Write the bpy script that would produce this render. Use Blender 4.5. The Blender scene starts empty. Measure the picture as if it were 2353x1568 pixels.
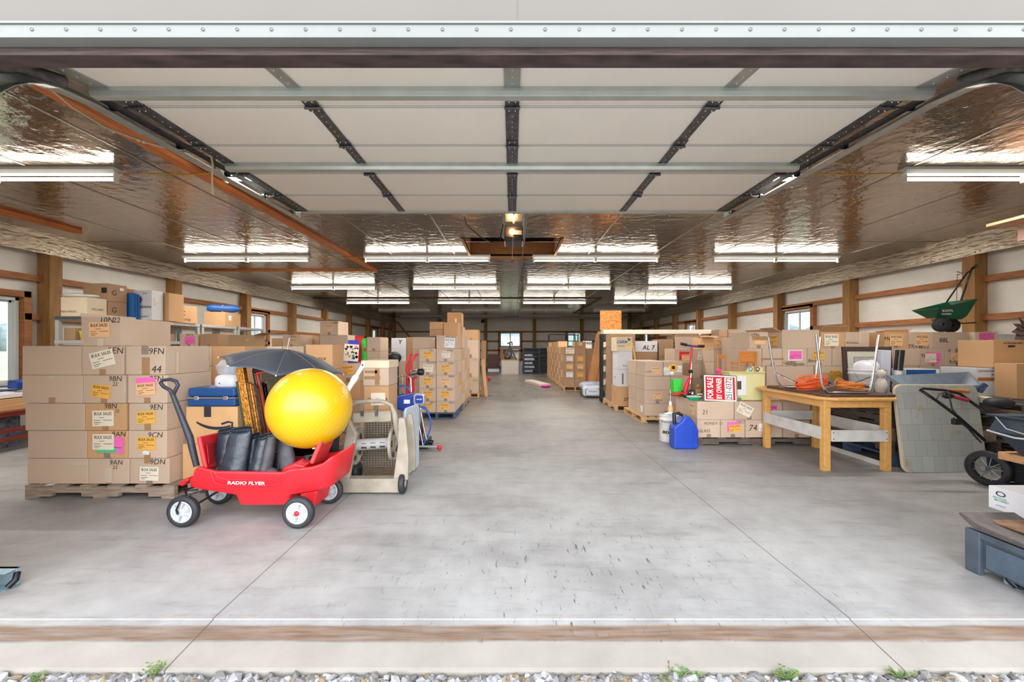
import bpy, bmesh, math, random
from mathutils import Vector, Matrix, noise
R = math.radians
random.seed(7)
SC = bpy.context.scene
COL = SC.collection
# ---------------------------------------------------------------- camera
FPX, HU, HV, EZ = 961.0, 1177.0, 797.0, 1.2     # focal length in pixels, vanishing point, eye height
cam_d = bpy.data.cameras.new('camera'); cam = bpy.data.objects.new('camera', cam_d); COL.objects.link(cam)
cam.location = (0, 0, EZ); cam.rotation_euler = (R(90), 0, 0)
cam_d.sensor_width = 36.0; cam_d.lens = FPX / 2353 * 36
cam_d.shift_x = -(HU - 1176.5) / 2353; cam_d.shift_y = (HV - 784) / 2353
cam_d.clip_start = 0.05; cam_d.clip_end = 2000
SC.camera = cam
# ---------------------------------------------------------------- world (bright overcast sky), exposure
w = bpy.data.worlds.new('World'); SC.world = w; w.use_nodes = True
nt = w.node_tree; nt.nodes.clear()
wo = nt.nodes.new('ShaderNodeOutputWorld'); bg = nt.nodes.new('ShaderNodeBackground')
tc = nt.nodes.new('ShaderNodeTexCoord'); sx = nt.nodes.new('ShaderNodeSeparateXYZ')
rp = nt.nodes.new('ShaderNodeValToRGB'); nz = nt.nodes.new('ShaderNodeTexNoise')
nz.inputs['Scale'].default_value = 3.0; nz.inputs['Detail'].default_value = 4
mx = nt.nodes.new('ShaderNodeMixRGB'); mx.blend_type = 'MULTIPLY'; mx.inputs[0].default_value = 0.25
rp.color_ramp.elements[0].position = 0.0; rp.color_ramp.elements[0].color = (1.0, 1.0, 1.0, 1)
rp.color_ramp.elements[1].position = 0.8; rp.color_ramp.elements[1].color = (0.42, 0.46, 0.52, 1)
L = nt.links.new
SKY_E, ADDED_GLOW = 1.2, 5.1
L(tc.outputs['Generated'], sx.inputs[0]); L(sx.outputs['Z'], rp.inputs[0]); L(tc.outputs['Generated'], nz.inputs['Vector'])

# sky glow added behind the camera to brighten surfaces that face it
vd = nt.nodes.new('ShaderNodeVectorMath'); vd.operation = 'DOT_PRODUCT'; vd.inputs[1].default_value = (0.0, -0.96, 0.28)
pw = nt.nodes.new('ShaderNodeMath'); pw.operation = 'POWER'; pw.inputs[1].default_value = 1.5
cl = nt.nodes.new('ShaderNodeMath'); cl.operation = 'MAXIMUM'; cl.inputs[1].default_value = 0.0
ml = nt.nodes.new('ShaderNodeMath'); ml.operation = 'MULTIPLY_ADD'; ml.inputs[1].default_value = ADDED_GLOW; ml.inputs[2].default_value = SKY_E
L(tc.outputs['Generated'], vd.inputs[0]); L(vd.outputs['Value'], cl.inputs[0]); L(cl.outputs[0], pw.inputs[0]); L(pw.outputs[0], ml.inputs[0]); L(ml.outputs[0], bg.inputs[1])
L(rp.outputs[0], mx.inputs[1]); L(nz.outputs['Fac'], mx.inputs[2]); L(mx.outputs[0], bg.inputs[0]); L(bg.outputs[0], wo.inputs[0])
SC.view_settings.view_transform = 'Standard'; SC.view_settings.look = 'None'
SC.view_settings.gamma = 1.0; SC.view_settings.use_curve_mapping = False
SC.view_settings.exposure = 0.92
SC.cycles.max_bounces = 7; SC.cycles.diffuse_bounces = 4; SC.cycles.glossy_bounces = 3
SC.cycles.caustics_reflective = False; SC.cycles.caustics_refractive = False
SC.cycles.sample_clamp_indirect = 4.0
TUBE_E = 11.0
# ---------------------------------------------------------------- helpers
def at(u, v, Y): return Vector(((u - HU) / FPX * Y, Y, EZ + (HV - v) / FPX * Y))
def ux(u, Y): return (u - HU) / FPX * Y
def vz(v, Y): return EZ + (HV - v) / FPX * Y
def lin(c):
    return tuple((x / 12.92 if x <= 0.04045 else ((x + 0.055) / 1.055) ** 2.4) for x in c)
def srgb(r, g, b): return lin((r / 255, g / 255, b / 255))
MATS = {}
def mat(name, rgb, rough=0.6, metal=0.0, var=0.0, scale=8.0, bump=0.0, bscale=40.0, stretch=None, emit=0.0, alpha=1.0, trans=0.0, rnd=0.0, spec=0.5, coat=0.0, detail=3.0):
    if name in MATS: return MATS[name]
    m = bpy.data.materials.new(name); m.use_nodes = True; MATS[name] = m
    n = m.node_tree.nodes; l = m.node_tree.links; b = n['Principled BSDF']
    c = srgb(*rgb)
    b.inputs['Base Color'].default_value = (*c, 1); b.inputs['Roughness'].default_value = rough
    b.inputs['Metallic'].default_value = metal; b.inputs['Specular IOR Level'].default_value = spec
    if coat: b.inputs['Coat Weight'].default_value = coat
    if trans: b.inputs['Transmission Weight'].default_value = trans
    if alpha < 1: b.inputs['Alpha'].default_value = alpha
    if emit:
        b.inputs['Emission Color'].default_value = (*c, 1); b.inputs['Emission Strength'].default_value = emit
    if var or bump:
        tcn = n.new('ShaderNodeTexCoord'); mp = n.new('ShaderNodeMapping'); l.new(tcn.outputs['Object'], mp.inputs[0])
        if stretch: mp.inputs['Scale'].default_value = stretch
    if var:
        t = n.new('ShaderNodeTexNoise'); t.inputs['Scale'].default_value = scale; t.inputs['Detail'].default_value = detail
        l.new(mp.outputs[0], t.inputs['Vector'])
        r = n.new('ShaderNodeValToRGB')
        r.color_ramp.elements[0].position = 0.3; r.color_ramp.elements[1].position = 0.7
        r.color_ramp.elements[0].color = (*[max(0, x * (1 - var)) for x in c], 1)
        r.color_ramp.elements[1].color = (*[min(1, x * (1 + var)) for x in c], 1)
        l.new(t.outputs['Fac'], r.inputs[0]); last = r.outputs[0]
        if rnd:
            oi = n.new('ShaderNodeObjectInfo'); hs = n.new('ShaderNodeHueSaturation'); mr = n.new('ShaderNodeMapRange')
            l.new(oi.outputs['Random'], mr.inputs[0]); mr.inputs[3].default_value = 1 - rnd; mr.inputs[4].default_value = 1 + rnd
            l.new(mr.outputs[0], hs.inputs['Value']); l.new(last, hs.inputs['Color']); last = hs.outputs[0]
        l.new(last, b.inputs['Base Color'])
    if bump:
        t2 = n.new('ShaderNodeTexNoise'); t2.inputs['Scale'].default_value = bscale; t2.inputs['Detail'].default_value = 3
        l.new(mp.outputs[0], t2.inputs['Vector'])
        bp = n.new('ShaderNodeBump'); bp.inputs['Strength'].default_value = bump; bp.inputs['Distance'].default_value = 0.01
        l.new(t2.outputs['Fac'], bp.inputs['Height']); l.new(bp.outputs[0], b.inputs['Normal'])
    return m
def ortho(d):
    d = Vector(d).normalized(); a = Vector((0, 0, 1)) if abs(d.z) < 0.9 else Vector((1, 0, 0))
    x = d.cross(a).normalized(); return x, d.cross(x).normalized(), d
class MB:
    def __init__(s): s.v = []; s.f = []; s.m = []; s.sm = []
    def add(s, vs, fs, mi=0, smooth=False):
        o = len(s.v); s.v += [Vector(p) for p in vs]
        for f in fs: s.f.append([i + o for i in f]); s.m.append(mi); s.sm.append(smooth)
        return s
    def box(s, x0, x1, y0, y1, z0, z1, mi=0, M=None):
        vs = [(x, y, z) for z in (z0, z1) for y in (y0, y1) for x in (x0, x1)]
        if M is not None: vs = [M @ Vector(p) for p in vs]
        return s.add(vs, [(0, 2, 3, 1), (4, 5, 7, 6), (0, 1, 5, 4), (2, 6, 7, 3), (0, 4, 6, 2), (1, 3, 7, 5)], mi)
    def bar(s, a, b, wx, wz, mi=0, up=(0, 0, 1)):
        a = Vector(a); b = Vector(b); d = (b - a); ln = d.length; d.normalize(); up = Vector(up)
        x = d.cross(up)
        if x.length < 1e-4: x = d.cross(Vector((1, 0, 0)))
        x.normalize(); z = x.cross(d)
        M = Matrix((x, d, z)).transposed().to_4x4(); M.translation = a
        return s.box(-wx / 2, wx / 2, 0, ln, -wz / 2, wz / 2, mi, M)
    def tube(s, pts, r, mi=0, seg=8, closed=False, cap=True):
        pts = [Vector(p) for p in pts]; n = len(pts); rs = r if isinstance(r, (list, tuple)) else [r] * n
        vs = []; px = None
        for i, p in enumerate(pts):
            if closed: d = pts[(i + 1) % n] - pts[i - 1]
            else: d = pts[min(i + 1, n - 1)] - pts[max(i - 1, 0)]
            if d.length < 1e-9: d = Vector((0, 0, 1))
            d.normalize()
            if px is None: px, _, _ = ortho(d)
            else:
                px = px - d * px.dot(d)
                if px.length < 1e-6: px, _, _ = ortho(d)
                px.normalize()
            py = d.cross(px)
            for k in range(seg):
                a = 2 * math.pi * k / seg; vs.append(p + (px * math.cos(a) + py * math.sin(a)) * rs[i])
        fs = []
        for i in range(n if closed else n - 1):
            j = (i + 1) % n
            for k in range(seg):
                q = (k + 1) % seg; fs.append((i * seg + k, i * seg + q, j * seg + q, j * seg + k))
        s.add(vs, fs, mi, True)
        if cap and not closed:
            s.add([vs[k] for k in range(seg)][::-1], [tuple(range(seg))], mi); s.add(vs[-seg:], [tuple(range(seg))], mi)
        return s
    def cyl(s, a, b, r, mi=0, seg=16, r2=None): return s.tube([a, b], [r, r if r2 is None else r2], mi, seg)
    def lathe(s, c, axis, prof, mi=0, seg=24, smooth=True):
        x, y, d = ortho(axis); c = Vector(c); vs = []
        for (h, r) in prof:
            for k in range(seg):
                a = 2 * math.pi * k / seg; vs.append(c + d * h + (x * math.cos(a) + y * math.sin(a)) * max(r, 1e-4))
        fs = [(i * seg + k, (i + 1) * seg + k, (i + 1) * seg + (k + 1) % seg, i * seg + (k + 1) % seg) for i in range(len(prof) - 1) for k in range(seg)]
        return s.add(vs, fs, mi, smooth)
    def prism(s, poly, y0, y1, mi=0, M=None, ax='y'):
        n = len(poly)
        if ax == 'y': vs = [(p[0], y0, p[1]) for p in poly] + [(p[0], y1, p[1]) for p in poly]
        elif ax == 'z': vs = [(p[0], p[1], y0) for p in poly] + [(p[0], p[1], y1) for p in poly]
        else: vs = [(y0, p[0], p[1]) for p in poly] + [(y1, p[0], p[1]) for p in poly]
        if M is not None: vs = [M @ Vector(p) for p in vs]
        return s.add(vs, [tuple(range(n))[::-1], tuple(range(n, 2 * n))] + [(i, (i + 1) % n, n + (i + 1) % n, n + i) for i in range(n)], mi)
    def sphere(s, c, r, mi=0, seg=16, rings=8, sc=(1, 1, 1), M=None):
        c = Vector(c); vs = []
        for i in range(rings + 1):
            th = math.pi * i / rings
            for k in range(seg):
                a = 2 * math.pi * k / seg
                p = Vector((math.sin(th) * math.cos(a) * sc[0], math.sin(th) * math.sin(a) * sc[1], math.cos(th) * sc[2])) * r
                if M is not None: p = M @ p
                vs.append(c + p)
        fs = [(i * seg + k, (i + 1) * seg + k, (i + 1) * seg + (k + 1) % seg, i * seg + (k + 1) % seg) for i in range(rings) for k in range(seg)]
        return s.add(vs, fs, mi, True)
    def text(s, string, o, right, up, h, mi=1, wfit=None, shear=0.0, off=0.0):
        vs, fs, tw, th = glyphs(string, off); o = Vector(o); right = Vector(right).normalized(); up = Vector(up).normalized()
        k = h / th; kx = (wfit / tw) if wfit else k
        return s.add([o + right * ((p[0] - tw / 2) * kx + shear * p[1] * k) + up * ((p[1] - th / 2) * k) for p in vs], fs, mi)
    def build(s, name, mats, parent=None, bevel=0.0, seg=2, local=False, sub=0, fix=False, weld=False):
        if not isinstance(mats, (list, tuple)): mats = [mats]
        me = bpy.data.meshes.new(name); off = Matrix.Identity(4)
        if parent is not None and not local: off = parent['_m'] if False else PM[parent.name].inverted()
        me.from_pydata([off @ p for p in s.v], [], s.f)
        for i, p in enumerate(me.polygons): p.material_index = min(s.m[i], len(mats) - 1); p.use_smooth = s.sm[i]
        for m in mats: me.materials.append(m)
        if fix or weld:
            bm = bmesh.new(); bm.from_mesh(me)
            if weld: bmesh.ops.remove_doubles(bm, verts=bm.verts, dist=1e-5)
            bmesh.ops.recalc_face_normals(bm, faces=bm.faces); bm.to_mesh(me); bm.free()
        me.update()
        o = bpy.data.objects.new(name, me); COL.objects.link(o)
        if parent is not None:
            o.parent = parent; PM[o.name] = PM[parent.name] if not local else PM[parent.name]
        else: PM[o.name] = Matrix.Identity(4)
        if sub:
            md = o.modifiers.new('sub', 'SUBSURF'); md.levels = sub; md.render_levels = sub
        if bevel:
            md = o.modifiers.new('bev', 'BEVEL'); md.width = bevel; md.segments = seg; md.limit_method = 'ANGLE'; md.angle_limit = R(40)
        return o
PM = {}
_gl = {}
def glyphs(string, off=0.0):
    key = (string, off)
    if key in _gl: return _gl[key]
    cu = bpy.data.curves.new('t', 'FONT'); cu.body = string; cu.size = 1.0; cu.resolution_u = 2; cu.offset = off
    ob = bpy.data.objects.new('t', cu); COL.objects.link(ob)
    dg = bpy.context.evaluated_depsgraph_get(); me = bpy.data.meshes.new_from_object(ob.evaluated_get(dg))
    vs = [tuple(v.co) for v in me.vertices]; fs = [tuple(p.vertices) for p in me.polygons]
    bpy.data.objects.remove(ob); bpy.data.meshes.remove(me); bpy.data.curves.remove(cu)
    x0 = min(v[0] for v in vs); y0 = min(v[1] for v in vs); x1 = max(v[0] for v in vs); y1 = max(v[1] for v in vs)
    vs = [(v[0] - x0, v[1] - y0, 0) for v in vs]
    _gl[key] = (vs, fs, x1 - x0, y1 - y0); return _gl[key]
def tag(o, label, cat, group=None, kind=None):
    if label: o['label'] = label
    if cat: o['category'] = cat
    if group: o['group'] = group
    if kind: o['kind'] = kind
    return o
def struct(o): o['kind'] = 'structure'; return o
def thing(name, label, cat, loc=(0, 0, 0), rotz=0.0, group=None, kind=None, M=None):
    o = bpy.data.objects.new(name, None); COL.objects.link(o); o.empty_display_size = 0.1
    if M is None: M = Matrix.Translation(Vector(loc)) @ Matrix.Rotation(rotz, 4, 'Z')
    o.matrix_world = M; PM[o.name] = M.copy()
    tag(o, label, cat, group, kind); return o
def copy_tree(o, parent=None, M=None):
    c = o.copy(); COL.objects.link(c); c.parent = parent
    if M is not None: c.matrix_world = M
    PM[c.name] = M if M is not None else PM.get(o.name, Matrix.Identity(4))
    for ch in list(o.children): copy_tree(ch, c)
    return c
def arc(c, r, a0, a1, n, ax='xz'):
    out = []
    for i in range(n + 1):
        a = R(a0 + (a1 - a0) * i / n); p = (r * math.cos(a), r * math.sin(a))
        out.append(Vector(c) + (Vector((p[0], 0, p[1])) if ax == 'xz' else Vector((p[0], p[1], 0)) if ax == 'xy' else Vector((0, p[0], p[1]))))
    return out
def rrect(w, h, r, n=4):
    pts = []
    for cx, cz, a in ((w / 2 - r, h / 2 - r, 0), (-w / 2 + r, h / 2 - r, 90), (-w / 2 + r, -h / 2 + r, 180), (w / 2 - r, -h / 2 + r, 270)):
        for i in range(n + 1):
            t = R(a + 90 * i / n); pts.append((cx + r * math.cos(t), cz + r * math.sin(t)))
    return pts
# ---------------------------------------------------------------- common materials
m_white = mat('white_paint', (228, 228, 224), 0.45, var=0.04, scale=3)
m_wood = mat('post_wood', (158, 116, 68), 0.75, var=0.22, scale=5, stretch=(6, 6, 0.6), bump=0.15, bscale=30)
m_girt = mat('girt_wood', (165, 108, 66), 0.75, var=0.25, scale=4, stretch=(1, 1, 8), bump=0.1)
m_trimw = mat('ceiling_trim_wood', (196, 112, 52), 0.6, var=0.22, scale=5, stretch=(8, 0.7, 8))
m_wrap = mat('wall_insulation', (232, 228, 219), 0.42, var=0.05, scale=2.5, bump=0.5, bscale=5, stretch=(1, 1, 2.2))
m_galv = mat('galvanised_steel', (175, 180, 178), 0.38, 0.75, var=0.12, scale=14)
m_dgalv = mat('dirty_steel', (96, 96, 98), 0.5, 0.6, var=0.4, scale=30)
m_black = mat('black_plastic', (24, 25, 28), 0.45)
m_rubber = mat('black_rubber', (38, 40, 44), 0.6, var=0.2, scale=20)
m_chrome = mat('chrome', (215, 218, 222), 0.18, 1.0)
m_ink = mat('marker_ink', (32, 28, 28), 0.7)
m_glass = mat('window_glass', (240, 248, 250), 0.02, trans=1.0)
m_vinyl = mat('white_vinyl', (226, 230, 230), 0.35)
m_red = mat('red_plastic', (214, 30, 42), 0.42, var=0.06, scale=6)
m_plastwhite = mat('white_plastic', (232, 233, 236), 0.4)
m_blackmetal = mat('black_metal', (26, 27, 30), 0.35, 0.3)
m_stain = mat('grey_metal_paint', (82, 92, 104), 0.5, 0.3, var=0.25, scale=7)

def floor_mat():
    m = bpy.data.materials.new('concrete_floor'); m.use_nodes = True
    n = m.node_tree.nodes; l = m.node_tree.links; b = n['Principled BSDF']
    g = n.new('ShaderNodeNewGeometry'); sp = n.new('ShaderNodeSeparateXYZ'); l.new(g.outputs['Position'], sp.inputs[0])
    def noi(scale, st=(1, 1, 1), det=5, rough=0.6, rot=0):
        mp = n.new('ShaderNodeMapping'); mp.inputs['Scale'].default_value = st; mp.inputs['Rotation'].default_value = (0, 0, R(rot))
        l.new(g.outputs['Position'], mp.inputs[0])
        t = n.new('ShaderNodeTexNoise'); t.inputs['Scale'].default_value = scale; t.inputs['Detail'].default_value = det; t.inputs['Roughness'].default_value = rough
        l.new(mp.outputs[0], t.inputs['Vector']); return t.outputs['Fac']
    def ramp(src, p0, c0, p1, c1):
        r = n.new('ShaderNodeValToRGB'); r.color_ramp.elements[0].position = p0; r.color_ramp.elements[1].position = p1
        r.color_ramp.elements[0].color = (*c0, 1) if len(c0) == 3 else c0; r.color_ramp.elements[1].color = (*c1, 1)
        l.new(src, r.inputs[0]); return r.outputs[0]
    def mixc(a, bb, fac, mode='MIX'):
        x = n.new('ShaderNodeMixRGB'); x.blend_type = mode
        if isinstance(fac, float): x.inputs[0].default_value = fac
        else: l.new(fac, x.inputs[0])
        for i, q in ((1, a), (2, bb)):
            if isinstance(q, tuple): x.inputs[i].default_value = (*q, 1)
            else: l.new(q, x.inputs[i])
        return x.outputs[0]
    def mth(op, a, bb=None, cl=False):
        x = n.new('ShaderNodeMath'); x.operation = op; x.use_clamp = cl
        for i, q in ((0, a), (1, bb)):
            if q is None: continue
            if isinstance(q, (int, float)): x.inputs[i].default_value = q
            else: l.new(q, x.inputs[i])
        return x.outputs[0]
    base = ramp(noi(0.9), 0.3, srgb(154, 153, 152), 0.72, srgb(178, 177, 175))
    base = mixc(base, ramp(noi(7, det=8), 0.35, (0.86, 0.86, 0.86), 0.7, (1.05, 1.05, 1.05)), 1.0, 'MULTIPLY')
    # sweeping smears
    base = mixc(base, ramp(noi(3.2, (0.6, 3.5, 1), 6, 0.65, 18), 0.34, (0.72, 0.70, 0.69), 0.46, (1, 1, 1)), 0.55, 'MULTIPLY')
    base = mixc(base, ramp(noi(1.1, (1, 1.6, 1), 3, 0.5), 0.36, (0.74, 0.72, 0.71), 0.5, (1, 1, 1)), 0.6, 'MULTIPLY')
    # tyre scuffs: thin streaks that run along the drive lane
    sc1 = ramp(noi(11, (3.2, 0.7, 1), 4, 0.7), 0.27, (0.35, 0.33, 0.32), 0.33, (1, 1, 1))
    base = mixc(base, sc1, 0.3, 'MULTIPLY')
    sc2 = ramp(noi(40, (1, 0.5, 1), 2), 0.24, (0.4, 0.36, 0.33), 0.28, (1, 1, 1))
    base = mixc(base, sc2, 0.5, 'MULTIPLY')
    lane = mth('MULTIPLY', mth('MULTIPLY', mth('SUBTRACT', 3.4, sp.outputs['Y']), 1.2, True), mth('SUBTRACT', 1.0, mth('MULTIPLY', mth('ABSOLUTE', mth('SUBTRACT', sp.outputs['X'], 0.45)), 0.55), True))
    sc3 = ramp(noi(9, (5.0, 0.9, 1), 4, 0.7, 12), 0.345, (0.25, 0.23, 0.22), 0.385, (1, 1, 1))
    base = mixc(base, sc3, lane, 'MULTIPLY')
    # deeper in the shed, fading light is painted in as a darker brown; smoother too
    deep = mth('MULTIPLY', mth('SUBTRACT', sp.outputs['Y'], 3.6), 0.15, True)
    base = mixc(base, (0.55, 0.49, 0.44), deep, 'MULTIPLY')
    # apron: cream outside, brown rust line where the door seal rests
    wob = mth('MULTIPLY', mth('SUBTRACT', noi(3.0, (1, 0.1, 1)), 0.5), 0.03)
    yy = mth('ADD', sp.outputs['Y'], wob)
    outm = mth('MULTIPLY', mth('SUBTRACT', 1.725, yy), 90.0, True)
    apron = ramp(noi(4), 0.3, srgb(152, 146, 137), 0.7, srgb(166, 160, 151))
    base = mixc(base, apron, outm)
    d1 = mth('SUBTRACT', mth('ABSOLUTE', mth('SUBTRACT', yy, 1.768)), 0.036); s1 = mth('SUBTRACT', 1.0, mth('MULTIPLY', d1, 70.0), True)
    s1 = mth('MULTIPLY', s1, ramp(noi(5, (1, 6, 1)), 0.25, (0.6, 0.6, 0.6), 0.6, (1, 1, 1)))
    base = mixc(base, ramp(noi(6, (.6, 9, 1)), .35, srgb(106, 84, 70), .65, srgb(136, 112, 92)), s1)
    d2 = mth('ABSOLUTE', mth('SUBTRACT', yy, 1.868)); s2 = mth('SUBTRACT', 1.0, mth('MULTIPLY', d2, 60.0), True)
    s2 = mth('MULTIPLY', s2, ramp(noi(9, (1, 3, 1)), 0.5, (0, 0, 0), 0.62, (1, 1, 1)))
    base = mixc(base, srgb(150, 135, 122), mth('MULTIPLY', s2, 0.6))
    # saw-cut joints
    for x0 in (-1.32, 1.49):
        jx = mth('ADD', sp.outputs['X'], mth('MULTIPLY', mth('SUBTRACT', noi(1.2), 0.5), 0.02))
        dj = mth('ABSOLUTE', mth('SUBTRACT', jx, x0)); j = mth('LESS_THAN', dj, 0.0026)
        base = mixc(base, srgb(70, 64, 60), mth('MULTIPLY', j, 0.85))
    for y0 in (6.6, 11.4, 16.2):
        dj = mth('ABSOLUTE', mth('SUBTRACT', sp.outputs['Y'], y0)); j = mth('LESS_THAN', dj, 0.006)
        base = mixc(base, srgb(80, 72, 66), mth('MULTIPLY', j, 0.35))
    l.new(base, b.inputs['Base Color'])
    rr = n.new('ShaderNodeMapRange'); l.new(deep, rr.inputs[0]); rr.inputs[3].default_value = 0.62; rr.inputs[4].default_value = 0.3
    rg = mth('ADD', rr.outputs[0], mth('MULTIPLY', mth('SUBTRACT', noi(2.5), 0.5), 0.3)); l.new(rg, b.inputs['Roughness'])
    bp = n.new('ShaderNodeBump'); bp.inputs['Strength'].default_value = 0.22; bp.inputs['Distance'].default_value = 0.004
    l.new(noi(30, det=6), bp.inputs['Height']); l.new(bp.outputs[0], b.inputs['Normal'])
    return m
def foil_mat(name, c0, c1, rough, bs, bst, st=(1, 1, 1), bd=0.006):
    m = bpy.data.materials.new(name); m.use_nodes = True
    n = m.node_tree.nodes; l = m.node_tree.links; b = n['Principled BSDF']
    g = n.new('ShaderNodeNewGeometry'); mp = n.new('ShaderNodeMapping'); mp.inputs['Scale'].default_value = st; l.new(g.outputs['Position'], mp.inputs[0])
    t = n.new('ShaderNodeTexNoise'); t.inputs['Scale'].default_value = 0.8; t.inputs['Detail'].default_value = 3; l.new(g.outputs['Position'], t.inputs['Vector'])
    r = n.new('ShaderNodeValToRGB'); r.color_ramp.elements[0].color = (*srgb(*c0), 1); r.color_ramp.elements[1].color = (*srgb(*c1), 1)
    r.color_ramp.elements[0].position = 0.3; r.color_ramp.elements[1].position = 0.7
    l.new(t.outputs['Fac'], r.inputs[0]); l.new(r.outputs[0], b.inputs['Base Color'])
    b.inputs['Metallic'].default_value = 0.9; b.inputs['Roughness'].default_value = rough
    t2 = n.new('ShaderNodeTexNoise'); t2.inputs['Scale'].default_value = bs; t2.inputs['Detail'].default_value = 4; l.new(mp.outputs[0], t2.inputs['Vector'])
    v = n.new('ShaderNodeTexVoronoi'); v.inputs['Scale'].default_value = 7; l.new(g.outputs['Position'], v.inputs['Vector'])
    vr = n.new('ShaderNodeValToRGB'); vr.color_ramp.elements[0].position = 0.0; vr.color_ramp.elements[1].position = 0.09; l.new(v.outputs['Distance'], vr.inputs[0])
    ad = n.new('ShaderNodeMath'); ad.operation = 'ADD'; l.new(t2.outputs['Fac'], ad.inputs[0])
    mu = n.new('ShaderNodeMath'); mu.operation = 'MULTIPLY'; mu.inputs[1].default_value = 0.5; l.new(vr.outputs[0], mu.inputs[0]); l.new(mu.outputs[0], ad.inputs[1])
    bp = n.new('ShaderNodeBump'); bp.inputs['Strength'].default_value = bst; bp.inputs['Distance'].default_value = bd
    l.new(ad.outputs[0], bp.inputs['Height']); l.new(bp.outputs[0], b.inputs['Normal'])
    return m
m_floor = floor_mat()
m_foil = foil_mat('ceiling_foil', (142, 126, 113), (164, 148, 134), 0.14, 7, 0.9, (1.0, 1.0, 1), 0.012)
m_foil2 = foil_mat('valance_foil', (178, 165, 148), (208, 196, 178), 0.36, 11, 1.0, (0.5, 0.5, 2), 0.035)
# ================================================================= SETTING
WX, CZ, Y0, YB = 7.46, 2.97, 1.80, 25.75
# floor with a sunken apron outside the door line
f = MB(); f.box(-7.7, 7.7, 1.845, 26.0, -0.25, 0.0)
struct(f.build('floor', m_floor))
f = MB(); f.add([(-9, 1.845, -0.005), (9, 1.845, -0.005), (9, 1.60, -0.028), (-9, 1.60, -0.028), (-9, 1.588, -0.031), (9, 1.588, -0.031), (-9, 1.583, -0.25), (9, 1.583, -0.25)],
    [(3, 2, 1, 0), (4, 5, 2, 3), (6, 7, 5, 4)])
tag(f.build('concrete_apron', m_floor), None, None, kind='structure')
# ceiling with an attic hatch opening
HX0, HX1, HY0, HY1 = -0.80, 0.80, 6.83, 8.14
c = MB(); CT = 0.03
c.box(-7.7, HX0, Y0, 26, CZ, CZ + CT).box(HX1, 7.7, Y0, 26, CZ, CZ + CT).box(HX0, HX1, Y0, HY0, CZ, CZ + CT).box(HX0, HX1, HY1, 26, CZ, CZ + CT)
struct(c.build('ceiling', m_foil))
h = MB(); m_curb = mat('hatch_wood', (176, 118, 70), 0.7, var=0.2, scale=5, stretch=(0.7, 6, 6))
h.box(HX0 - .04, HX0, HY0, HY1, CZ - .02, CZ + .45).box(HX1, HX1 + .04, HY0, HY1, CZ - .02, CZ + .45)
h.box(HX0 - .04, HX1 + .04, HY0 - .04, HY0, CZ - .0, CZ + .45).box(HX0 - .04, HX1 + .04, HY1, HY1 + .04, CZ - .02, CZ + .28)
struct(h.build('trim_9', m_curb))
h = MB(); h.box(-1.4, 1.4, 5.5, 9.6, CZ + 1.0, CZ + 1.05)
for k in range(6): h.box(-1.4, 1.4, HY1 + .3 + k * .12, HY1 + .33 + k * .12, CZ + .42, CZ + .5)
struct(h.build('trim_10', mat('attic_wood', (120, 96, 70), 0.8, var=0.2)))
# ceiling seams and staples: thin foil tape
s = MB()
for x in (-6.0, -4.75, -3.52, -2.3, -1.1, 0.2, 1.45, 2.7, 3.92, 5.15, 6.4): s.box(x - .012, x + .012, Y0, YB, CZ - .004, CZ)
for y in (7.05, 9.55, 12.0, 14.4, 16.8, 19.2, 21.7): s.box(-7.4, 7.4, y - .007, y + .007, CZ - .003, CZ)
struct(s.build('trim_11', mat('foil_tape', (150, 142, 132), 0.3, 0.9, bump=0.6, bscale=30)))
# wall lines
def wall(side, name, wins):
    """side -1 left, +1 right: insulation sheet with openings"""
    mb = MB(); x0, x1 = (side * WX, side * (WX + .12))
    xs = sorted((x0, x1)); ys = [1.86]
    for (a, b, z0, z1) in sorted(wins):
        mb.box(*xs, ys[-1], a, -0.02, CZ + .02); mb.box(*xs, a, b, -0.02, z0); mb.box(*xs, a, b, z1, CZ + .02); ys.append(b)
    mb.box(*xs, ys[-1], 25.9, -0.02, CZ + .02)
    return struct(mb.build(name, m_wrap))
WL = [(5.05, 6.30, 0.62, 1.94), (11.75, 12.6, 1.36, 2.16), (22.0, 22.9, 1.36, 2.16)]
WR = [(10.35, 11.45, 1.40, 2.16), (16.85, 17.75, 1.40, 2.16), (22.7, 23.6, 1.36, 2.16)]
wall(-1, 'wall_left', WL); wall(1, 'wall_right', WR)
def side_window(n, side, y0, y1, z0, z1):
    root = bpy.data.objects.new('window_%d' % n, None); COL.objects.link(root); root.location = (side * WX, y0, z0)
    PM[root.name] = Matrix.Translation(root.location); root['kind'] = 'structure'
    xi, xo = side * (WX - .03), side * (WX + .1); xs = sorted((xi, xo)); t = .05; fr = MB()
    fr.box(*xs, y0, y0 + t, z0, z1).box(*xs, y1 - t, y1, z0, z1).box(*xs, y0, y1, z0, z0 + t).box(*xs, y0, y1, z1 - t, z1)
    fr.build('window_frame', m_vinyl, root, bevel=.004)
    xm = side * (WX + .04); ym = (y0 + y1) / 2
    sh = MB(); sh.box(xm - .015, xm + .015, ym - .02, ym + .02, z0 + t, z1 - t)
    for a, b in ((y0 + t, ym), (ym, y1 - t)):
        sh.box(xm - .012, xm + .012, a, b, z0 + t, z0 + t + .03).box(xm - .012, xm + .012, a, b, z1 - t - .03, z1 - t)
        sh.box(xm - .012, xm + .012, a, a + .03, z0 + t, z1 - t).box(xm - .012, xm + .012, b - .03, b, z0 + t, z1 - t)
    sh.build('window_sash', m_vinyl, root)
    g = MB(); g.box(xm - .003, xm + .003, y0 + t, y1 - t, z0 + t, z1 - t); g.build('window_pane', m_glass, root)
for i, a in enumerate(WL): side_window(1 + i, -1, *a)
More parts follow.
